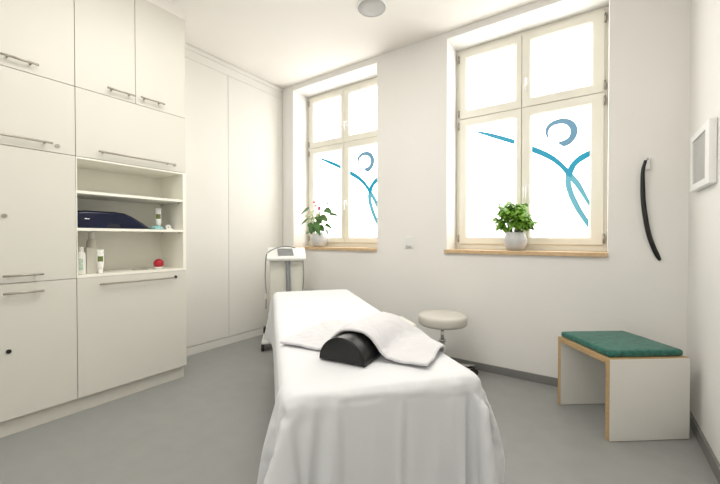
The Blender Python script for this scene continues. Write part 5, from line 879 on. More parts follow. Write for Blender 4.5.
0,0,0,0,0,1,-2,-26,-44,-48,-47,-47,-47,-47,-47,-47,-47,-47,-47,-47,-47,-47,-48,-47,-47,61,47,47,47,47,47,47,47,47,48,47,47,47,47,47,47,41,18,-1,0,0,0,0,
0,0,0,0,0,0,0,0,0,0,0,0,0,0,0,0,0,0,1,-2,-25,-45,-48,-47,-47,-47,-47,-47,-47,-47,-47,-47,-47,-47,-47,-47,-48,-47,61,47,47,47,47,47,47,47,47,47,47,48,47,
47,47,47,41,18,-1,0,0,0,0,0,0,0,0,0,0,0,0,0,0,0,0,0,0,0,0,0,0,1,-2,-25,-45,-48,-47,-47,-47,-47,-47,-47,-47,-47,-47,-47,-47,-47,-47,-47,-48,61,47,47,47,
47,47,47,47,47,47,47,47,47,48,47,47,41,18,-1,0,0,0,0,0,0,0,0,0,0,0,0,0,0,0,0,0,0,0,0,0,0,1,-2,-25,-45,-47,-48,-47,-47,-47,-47,-47,-47,-47,-47,-47,-47,-47,
-47,-47,-47,60,47,47,47,47,47,47,47,47,47,47,47,47,47,47,48,41,18,-1,0,0,0,0,0,0,0,0,0,0,0,0,0,0,0,0,0,0,0,0,0,0,1,-2,-25,-45,-47,-47,-47,-47,-48,-47,-47,
-47,-47,-47,-47,-47,-47,-47,-47,-47,60,47,47,47,47,47,47,47,47,47,47,47,47,47,47,48,41,18,-1,0,0,0,0,0,0,0,0,0,0,0,0,0,0,0,0,0,0,0,0,0,0,1,-2,-25,-45,-47,
-47,-47,-47,-47,-48,-47,-47,-47,-47,-47,-47,-47,-47,-47,-47,59,48,47,47,47,47,47,47,47,47,47,47,47,47,47,48,41,18,-1,0,0,0,0,0,0,0,0,0,0,0,0,0,0,0,0,0,
0,0,0,0,0,1,-2,-25,-45,-47,-47,-47,-47,-47,-47,-47,-48,-47,-47,-47,-47,-47,-47,-47,-47,59,47,47,47,47,47,48,47,47,47,47,47,47,47,47,47,41,19,-1,0,0,0,0,
0,0,0,0,0,0,0,0,0,0,0,0,0,0,0,0,0,0,1,-2,-25,-44,-48,-47,-47,-47,-47,-47,-47,-47,-47,-47,-47,-48,-47,-47,-47,-47,59,47,47,47,47,47,47,47,48,47,47,47,47,
47,47,47,41,19,-1,0,0,0,0,0,0,0,0,0,0,0,0,0,0,0,0,0,0,0,0,0,0,1,-2,-25,-44,-48,-47,-47,-47,-47,-47,-47,-47,-47,-47,-47,-47,-47,-47,-48,-47,59,47,47,47,
47,47,47,47,47,47,48,47,47,47,47,47,41,19,-1,0,0,0,0,0,0,0,0,0,0,0,0,0,0,0,0,0,0,0,0,0,0,1,-2,-25,-44,-47,-48,-47,-47,-47,-47,-47,-47,-47,-47,-47,-47,-47,
-47,-47,-47,58,47,47,47,47,47,47,47,47,47,47,47,48,47,47,47,41,19,-1,0,0,0,0,0,0,0,0,0,0,0,0,0,0,0,0,0,0,0,0,0,0,1,-2,-24,-45,-47,-47,-48,-47,-47,-47,-47,
-47,-47,-47,-47,-47,-47,-47,-47,-47,58,47,47,47,47,47,47,47,47,47,47,47,47,47,48,47,41,19,-1,0,0,0,0,0,0,0,0,0,0,0,0,0,0,0,0,0,0,0,0,0,0,1,-2,-24,-45,-47,
-47,-47,-47,-47,-48,-47,-47,-47,-47,-47,-47,-47,-47,-47,-47,58,47,47,47,47,47,47,47,47,47,47,47,47,47,47,48,41,19,-1,0,0,0,0,0,0,0,0,0,0,0,0,0,0,0,0,0,
0,0,0,0,0,1,-2,-24,-45,-47,-47,-47,-47,-47,-48,-47,-47,-47,-47,-47,-47,-47,-47,-47,-47,57,48,47,47,47,47,47,47,47,47,47,47,47,47,47,48,41,19,-1,0,0,0,0,
0,0,0,0,0,0,0,0,0,0,0,0,0,0,0,0,0,0,1,-2,-24,-45,-47,-47,-47,-47,-47,-47,-48,-47,-47,-47,-47,-47,-47,-47,-47,-47,57,47,48,47,47,47,47,47,47,47,47,47,47,
47,47,48,41,19,-1,0,0,0,0,0,0,0,0,0,0,0,0,0,0,0,0,0,0,0,0,0,0,1,-2,-24,-45,-47,-47,-47,-47,-47,-47,-47,-47,-47,-48,-47,-47,-47,-47,-47,-47,57,47,47,47,
47,48,47,47,47,47,47,47,47,47,47,48,41,19,-1,0,0,0,0,0,0,0,0,0,0,0,0,0,0,0,0,0,0,0,0,0,0,1,-2,-24,-44,-48,-47,-47,-47,-47,-47,-47,-47,-47,-47,-47,-47,-48,
-47,-47,-47,57,47,47,47,47,47,47,48,47,47,47,47,47,47,47,47,42,19,-1,0,0,0,0,0,0,0,0,0,0,0,0,0,0,0,0,0,0,0,0,0,0,1,-2,-24,-44,-48,-47,-47,-47,-47,-47,-47,
-47,-47,-47,-47,-47,-47,-47,-47,-48,57,47,47,47,47,47,47,47,47,47,48,47,47,47,47,47,41,20,-1,0,0,0,0,0,0,0,0,0,0,0,0,0,0,0,0,0,0,0,0,0,0,1,-2,-24,-44,-48,
-47,-47,-47,-47,-47,-47,-47,-47,-47,-47,-47,-47,-47,-47,-47,56,47,47,47,47,47,47,47,47,47,47,48,47,47,47,47,41,20,-1,0,0,0,0,0,0,0,0,0,0,0,0,0,0,0,0,0,
0,0,0,0,0,1,-1,-25,-44,-47,-48,-47,-47,-47,-47,-47,-47,-47,-47,-47,-47,-47,-47,-47,-47,56,47,47,47,47,47,47,47,47,47,47,47,48,47,47,47,41,20,-1,0,0,0,0,
0,0,0,0,0,0,0,0,0,0,0,0,0,0,0,0,0,0,1,-1,-25,-44,-47,-47,-47,-47,-48,-47,-47,-47,-47,-47,-47,-47,-47,-47,-47,-47,56,47,47,47,47,47,47,47,47,47,47,47,47,
47,47,48,41,20,-1,0,0,0,0,0,0,0,0,0,0,0,0,0,0,0,0,0,0,0,0,0,0,0,0,-25,-44,-47,-47,-47,-47,-47,-47,-47,-48,-47,-47,-47,-47,-47,-47,-47,-47,56,47,47,47,47,
47,47,47,47,47,47,47,47,47,47,48,41,20,-1,0,0,0,0,0,0,0,0,0,0,0,0,0,0,0,0,0,0,0,0,0,0,0,0,-25,-44,-47,-47,-47,-47,-47,-47,-47,-47,-47,-47,-47,-48,-47,-47,
-47,-47,55,48,47,47,47,47,47,47,47,47,47,47,47,47,47,48,41,20,-1,0,0,0,0,0,0,0,0,0,0,0,0,0,0,0,0,0,0,0,0,0,0,0,0,-24,-45,-47,-47,-47,-47,-47,-47,-47,-47,
-47,-47,-47,-47,-48,-47,-47,-47,55,47,47,48,47,47,47,47,47,47,47,47,47,47,47,48,41,20,-1,0,0,0,0,0,0,0,0,0,0,0,0,0,0,0,0,0,0,0,0,0,0,0,0,-24,-44,-48,-47,
-47,-47,-47,-47,-47,-47,-47,-47,-47,-47,-47,-47,-47,-47,54,47,47,47,47,48,47,47,47,47,47,47,47,47,47,48,41,20,-1,0,0,0,0,0,0,0,0,0,0,0,0,0,0,0,0,0,0,0,
0,0,0,0,0,-24,-44,-48,-47,-47,-47,-47,-47,-47,-47,-47,-47,-47,-47,-47,-47,-47,-47,54,47,47,47,47,47,48,47,46,48,47,47,47,47,47,48,41,20,-1,0,0,0,0,0,0,
0,0,0,0,0,0,0,0,0,0,0,0,0,0,0,0,0,0,-24,-44,-47,-48,-47,-47,-47,-47,-47,-47,-47,-47,-47,-47,-47,-47,-47,-47,54,47,47,47,47,47,47,47,47,47,48,47,47,47,47,
47,42,20,-1,0,0,0,0,0,0,0,0,0,0,0,0,0,0,0,0,0,0,0,0,0,0,0,0,-24,-44,-47,-47,-47,-47,-48,-47,-47,-47,-47,-47,-47,-47,-47,-47,-47,-47,54,47,47,47,47,47,47,
47,47,47,47,48,47,47,47,47,42,20,-1,0,0,0,0,0,0,0,0,0,0,0,0,0,0,0,0,0,0,0,0,0,0,0,0,-24,-44,-47,-47,-47,-47,-47,-47,-47,-48,-47,-47,-47,-47,-47,-47,-47,
-47,54,47,47,47,47,47,47,47,47,47,47,47,48,47,47,47,42,21,-2,0,0,0,0,0,0,0,0,0,0,0,0,0,0,0,0,0,0,0,0,0,0,0,0,-24,-44,-47,-47,-47,-47,-47,-47,-47,-47,-47,
-47,-47,-48,-47,-47,-47,-47,54,47,47,47,47,47,47,47,47,47,47,47,47,47,47,48,41,21,-1,0,0,0,0,0,0,0,0,0,0,0,0,0,0,0,0,0,0,0,0,0,0,0,0,-24,-43,-48,-47,-47,
-47,-47,-47,-47,-47,-47,-47,-47,-47,-47,-47,-48,-47,54,47,47,47,47,47,47,47,47,47,47,47,47,47,47,48,41,21,-1,0,0,0,0,0,0,0,0,0,0,0,0,0,0,0,0,0,0,0,0,0,
0,0,0,-24,-43,-48,-47,-47,-47,-47,-47,-47,-47,-47,-47,-47,-47,-47,-47,-47,-47,52,47,47,48,47,47,47,47,47,47,47,47,47,47,47,48,41,21,-1,0,0,0,0,0,0,0,0,
0,0,0,0,0,0,0,0,0,0,0,0,0,0,0,0,-24,-43,-48,-47,-47,-47,-47,-47,-47,-47,-47,-47,-47,-47,-47,-47,-47,-47,52,47,47,47,47,47,48,47,47,47,47,47,47,47,47,47,
42,21,-1,0,0,0,0,0,0,0,0,0,0,0,0,0,0,0,0,0,0,0,0,0,0,0,0,-24,-43,-47,-47,-48,-47,-47,-47,-47,-47,-47,-47,-47,-47,-47,-47,-47,-47,52,47,47,47,47,47,47,47,
47,48,47,47,47,47,47,47,42,21,-1,0,0,0,0,0,0,0,0,0,0,0,0,0,0,0,0,0,0,0,0,0,0,0,1,-24,-44,-47,-47,-47,-47,-47,-48,-47,-47,-47,-47,-47,-47,-47,-47,-47,-47,
52,47,47,47,47,47,47,47,47,48,47,46,47,48,47,47,42,21,-1,0,0,0,0,0,0,0,0,0,0,0,0,0,0,0,0,0,0,0,0,0,0,0,1,-24,-44,-47,-47,-47,-47,-47,-47,-47,-48,-47,-47,
-47,-47,-47,-47,-47,-47,52,47,47,47,47,47,47,47,47,47,47,47,47,48,47,47,42,21,-1,0,0,0,0,0,0,0,0,0,0,0,0,0,0,0,0,0,0,0,0,0,0,0,1,-24,-43,-48,-47,-47,-47,
-47,-47,-47,-47,-47,-47,-48,-47,-47,-47,-47,-47,52,47,47,47,47,47,47,47,47,47,47,47,47,47,48,47,42,21,-1,0,0,0,0,0,0,0,0,0,0,0,0,0,0,0,0,0,0,0,0,0,0,0,
1,-24,-43,-48,-47,-47,-47,-47,-47,-47,-47,-47,-47,-47,-47,-47,-47,-48,-47,52,47,47,47,47,47,47,47,47,47,47,47,47,47,47,48,42,21,-1,0,0,0,0,0,0,0,0,0,0,
0,0,0,0,0,0,0,0,0,0,0,0,0,1,-24,-43,-48,-47,-47,-47,-47,-47,-47,-47,-47,-47,-47,-47,-47,-47,-47,-48,51,48,47,47,47,47,47,47,47,47,47,47,47,47,47,48,41,
22,-1,0,0,0,0,0,0,0,0,0,0,0,0,0,0,0,0,0,0,0,0,0,0,0,1,-24,-43,-48,-47,-47,-47,-47,-47,-47,-47,-47,-47,-47,-47,-47,-47,-47,-47,50,47,47,48,47,47,47,47,47,
47,47,47,47,47,47,48,41,22,-1,0,0,0,0,0,0,0,0,0,0,0,0,0,0,0,0,0,0,0,0,0,0,0,1,-24,-43,-47,-47,-48,-47,-47,-47,-47,-47,-47,-47,-47,-47,-47,-47,-47,-47,50,
47,47,47,47,48,47,47,47,47,47,47,47,47,47,47,42,22,-1,0,0,0,0,0,0,0,0,0,0,0,0,0,0,0,0,0,0,0,0,0,0,0,1,-24,-43,-47,-47,-47,-48,-47,-47,-47,-47,-47,-47,-47,
-47,-47,-47,-47,-47,50,47,47,47,47,47,48,47,47,47,47,47,47,47,47,47,42,22,-1,0,0,0,0,0,0,0,0,0,0,0,0,0,0,0,0,0,0,0,0,0,0,0,1,-24,-43,-47,-47,-47,-47,-47,
-47,-47,-47,-48,-47,-47,-47,-47,-47,-47,-47,50,47,47,47,47,47,47,47,47,48,47,47,47,47,47,47,42,23,-2,0,0,0,0,0,0,0,0,0,0,0,0,0,0,0,0,0,0,0,0,0,0,0,1,-24,
-42,-48,-47,-47,-47,-47,-47,-47,-47,-47,-47,-47,-48,-47,-47,-47,-47,50,47,47,47,47,47,47,47,47,47,48,47,47,47,47,47,42,23,-2,0,0,0,0,0,0,0,0,0,0,0,0,0,
0,0,0,0,0,0,0,0,0,0,1,-24,-42,-48,-47,-47,-47,-47,-47,-47,-47,-47,-47,-47,-47,-48,-47,-47,-47,50,47,47,47,47,47,47,47,47,47,47,47,47,48,47,47,42,23,-2,
0,0,0,0,0,0,0,0,0,0,0,0,0,0,0,0,0,0,0,0,0,0,0,1,-24,-42,-48,-47,-47,-47,-47,-47,-47,-47,-47,-47,-47,-47,-47,-48,-47,-47,50,47,47,47,47,47,47,47,47,47,47,
47,47,47,47,48,42,23,-2,0,0,0,0,0,0,0,0,0,0,0,0,0,0,0,0,0,0,0,0,0,0,0,1,-23,-43,-48,-47,-47,-47,-47,-47,-47,-47,-47,-47,-47,-47,-47,-47,-47,-47,49,47,47,
47,47,47,47,47,47,47,47,47,47,47,47,48,42,23,-2,0,0,0,0,0,0,0,0,0,0,0,0,0,0,0,0,0,0,0,0,0,0,0,1,-24,-42,-48,-47,-47,-47,-47,-47,-47,-47,-47,-47,-47,-47,
-47,-47,-47,-47,48,48,47,47,47,47,47,47,47,47,47,47,47,47,47,48,42,22,-1,0,0,0,0,0,0,0,0,0,0,0,0,0,0,0,0,0,0,0,0,0,0,0,1,-23,-43,-47,-47,-47,-47,-48,-47,
-47,-47,-47,-47,-47,-47,-47,-47,-47,-47,48,47,47,47,47,47,48,47,47,47,47,47,47,47,47,48,42,22,-1,0,0,0,0,0,0,0,0,0,0,0,0,0,0,0,0,0,0,0,0,0,0,0,1,-23,-43,
-47,-47,-47,-47,-47,-47,-47,-47,-48,-47,-47,-47,-47,-47,-47,-47,48,47,47,47,47,47,47,47,47,47,48,47,47,47,47,47,42,23,-1,0,0,0,0,0,0,0,0,0,0,0,0,0,0,0,
0,0,0,0,0,0,0,0,1,-23,-42,-48,-47,-47,-47,-47,-47,-47,-47,-47,-47,-47,-48,-47,-47,-47,-47,48,47,47,47,47,47,47,47,47,47,47,48,47,47,47,47,42,23,-1,0,0,
0,0,0,0,0,0,0,0,0,0,0,0,0,0,0,0,0,0,0,0,0,1,-23,-42,-48,-47,-47,-47,-47,-47,-47,-47,-47,-47,-47,-47,-47,-47,-47,-48,48,47,47,47,47,47,47,47,47,47,47,47,
47,47,48,47,42,23,-1,0,0,0,0,0,0,0,0,0,0,0,0,0,0,0,0,0,0,0,0,0,0,0,1,-23,-42,-48,-47,-47,-47,-47,-47,-47,-47,-47,-47,-47,-47,-47,-47,-47,-47,47,47,47,47,
47,47,47,47,47,47,47,47,47,47,47,48,42,23,-1,0,0,0,0,0,0,0,0,0,0,0,0,0,0,0,0,0,0,0,0,0,0,0,1,-23,-42,-48,-47,-47,-47,-47,-47,-47,-47,-47,-47,-47,-47,-47,
-47,-47,-47,47,47,47,47,47,47,47,47,47,47,47,47,47,47,47,48,42,23,-1,0,0,0,0,0,0,0,0,0,0,0,0,0,0,0,0,0,0,0,0,0,0,0,1,-23,-42,-47,-48,-47,-47,-47,-47,-47,
-47,-47,-47,-47,-47,-47,-47,-47,-47,47,47,47,47,47,47,47,47,47,47,47,47,47,47,47,47,43,23,-1,0,0,0,0,0,0,0,0,0,0,0,0,0,0,0,0,0,0,0,0,0,0,0,1,-22,-43,-47,
-47,-47,-48,-47,-47,-47,-47,-47,-47,-47,-47,-47,-47,-47,-47,47,47,46,48,47,47,47,47,47,47,47,47,47,47,47,47,43,23,-1,0,0,0,0,0,0,0,0,0,0,0,0,0,0,0,0,0,
0,0,0,0,0,0,1,-22,-43,-47,-47,-47,-47,-48,-47,-47,-47,-47,-47,-47,-47,-47,-47,-47,-47,47,47,47,47,47,46,47,48,47,47,47,47,47,47,47,47,43,23,-1,0,0,0,0,
0,0,0,0,0,0,0,0,0,0,0,0,0,0,0,0,0,0,0,1,-22,-42,-48,-47,-47,-47,-47,-48,-47,-47,-47,-47,-47,-47,-47,-47,-47,-47,47,47,47,47,47,46,47,47,47,47,48,47,47,
47,47,47,42,24,-1,0,0,0,0,0,0,0,0,0,0,0,0,0,0,0,0,0,0,0,0,0,0,0,2,-23,-42,-48,-47,-47,-47,-47,-47,-48,-47,-47,-47,-47,-47,-47,-48,-47,-46,47,47,47,47,47,
47,47,47,47,46,47,47,48,47,47,47,43,22,0,0,0,0,0,0,0,0,0,0,0,0,0,0,0,0,0,0,0,0,0,0,0,0,1,-22,-42,-48,-47,-47,-47,-47,-47,-47,-48,-47,-47,-47,-47,-47,-47,
-47,-47,48,47,46,47,47,47,47,47,47,47,47,47,47,47,47,47,43,22,0,0,0,0,0,0,0,0,0,0,0,0,0,0,0,0,0,0,0,0,0,0,0,0,1,-22,-43,-47,-47,-47,-47,-47,-47,-47,-48,
-47,-47,-47,-47,-47,-47,-47,-47,49,46,47,47,47,47,47,47,47,46,47,47,47,47,47,47,43,22,0,0,0,0,0,0,0,0,0,0,0,0,0,0,0,0,0,0,0,0,0,0,1,-1,1,-22,-43,-48,-46,
-47,-47,-47,-47,-47,-47,-47,-48,-47,-47,-47,-47,-47,-47,50,47,47,47,46,47,47,47,47,47,47,47,47,47,46,43,45,24,-1,0,0,0,0,0,0,0,0,0,0,0,0,0,0,0,0,0,0,0,
0,0,1,-1,0,-21,-43,-48,-46,-47,-47,-47,-47,-47,-47,-47,-47,-47,-47,-48,-47,-47,-47,46,47,47,47,47,47,47,46,47,47,47,47,47,47,46,47,43,25,1,-1,0,0,0,0,0,
0,0,0,0,0,0,0,0,0,0,0,0,0,0,0,0,0,1,-21,-45,-47,-46,-47,-47,-47,-47,-47,-47,-47,-47,-47,-47,-47,-47,-47,-47,42,47,47,46,47,47,46,47,47,47,47,47,47,47,44,
45,46,29,3,0,0,0,0,0,0,0,0,0,0,0,0,0,1,0,0,0,0,1,-1,1,0,-1,-4,-22,-42,-45,-48,-47,-47,-47,-47,-47,-47,-47,-47,-47,-47,-47,-47,-47,-47,38,46,47,47,47,47,
47,47,47,46,47,47,46,47,34,42,46,36,6,0,-1,-1,0,0,0,0,0,0,0,0,0,0,0,0,0,0,0,0,0,-1,0,-1,-7,-17,-46,-35,-44,-46,-46,-47,-47,-47,-47,-47,-46,-47,-47,-47,
-47,-47,-47,32,46,47,47,47,47,47,46,47,47,47,46,46,45,44,43,33,2,10,2,0,0,0,0,0,0,0,0,0,-1,0,0,0,0,0,0,0,1,1,-4,2,-6,-9,-20,-12,-40,-41,-42,-44,-44,-45,
-46,-46,-46,-46,-46,-47,-47,-46,-47,-47,25,47,47,47,46,47,47,46,47,45,45,44,42,42,40,33,29,-12,13,-1,2,0,0,0,0,-1,0,0,0,0,0,0,0,0,0,0,1,0,0,4,-5,-8,-7,
-19,-11,-18,-37,-39,-41,-42,-45,-45,-44,-45,-46,-45,-46,-47,-45,-47,-47,26,47,46,47,46,46,45,45,43,43,42,41,40,40,36,32,20,-19,13,-4,2,0,0,0,0,0,0,0,-1,
0,0,0,0,0,0,1,0,0,3,2,-6,-7,-6,-13,-15,-13,-26,-35,-37,-38,-40,-44,-45,-44,-44,-45,-45,-44,-45,-46,-46,26,46,45,44,44,43,42,42,41,41,40,41,39,35,31,29,
20,-20,6,-2,-1,-1,0,0,0,0,0,0,0,0,0,0,0,0,0,0,0,1,3,1,-5,-7,-4,-14,-13,-10,-22,-29,-33,-36,-37,-36,-43,-44,-45,-45,-45,-45,-44,-45,-45,26,43,44,42,42,42,
41,40,40,41,39,40,33,31,33,22,19,-21,2,-2,-1,-1,-1,0,0,0,0,0,0,0,0,0,0,0,0,0,1,1,3,1,-5,-7,-3,-14,-13,-10,-14,-25,-33,-30,-38,-36,-34,-40,-43,-43,-45,-45,
-45,-45,-45,22,42,42,41,41,40,40,41,40,39,39,33,32,32,25,21,20,-22,-4,-2,-1,-1,0,0,0,0,0,-1,0,0,0,0,0,0,1,0,1,2,1,1,-5,-6,-1,-14,-13,-11,11,-43,-27,-26,
-37,-38,-33,-36,-37,-42,-42,-44,-44,-44,-44,12,41,41,40,40,41,40,39,40,38,32,32,33,27,22,22,18,-15,-15,-1,-3,0,-1,0,0,0,0,0,0,0,-1,0,1,0,0,0,2,1,2,1,-5,
-6,0,-13,-14,-11,13,-8,-38,-39,-32,-38,-36,-36,-35,-35,-39,-42,-43,-44,-44,4,41,40,40,41,40,39,39,38,34,30,32,30,22,21,23,16,-16,-15,-4,-2,-1,0,-1,0,0,
0,0,0,0,0,0,0,0,0,1,2,1,1,1,-4,-6,1,-11,-14,-13,13,8,-35,-37,-35,-38,-38,-36,-36,-35,-35,-37,-39,-42,-44,-4,40,41,40,39,39,40,37,33,33,29,31,31,15,22,21,
14,-15,-16,-6,-2,-1,-1,0,0,0,-1,0,0,0,0,0,0,1,0,1,2,1,1,1,-4,-6,2,-10,-15,-12,11,10,-2,-44,-43,-39,-38,-38,-37,-36,-35,-35,-35,-37,-39,-12,40,40,39,39,
39,36,33,33,34,35,26,20,17,22,19,11,-15,-15,-8,-2,-2,0,-1,0,0,0,0,0,0,0,0,0,0,1,1,1,1,1,1,-3,-6,3,-9,-15,-13,11,9,2,-17,-44,-44,-41,-39,-39,-38,-36,-35,
-36,-35,-35,-11,40,38,39,39,35,33,34,34,35,28,21,19,20,19,20,9,-15,-14,-10,-3,-1,-1,-1,0,-1,0,0,0,0,0,0,1,0,1,1,0,1,1,1,-2,-5,40,-46,-14,-13,10,8,5,-17,
-16,-44,-44,-43,-41,-40,-38,-37,-36,-35,-36,]
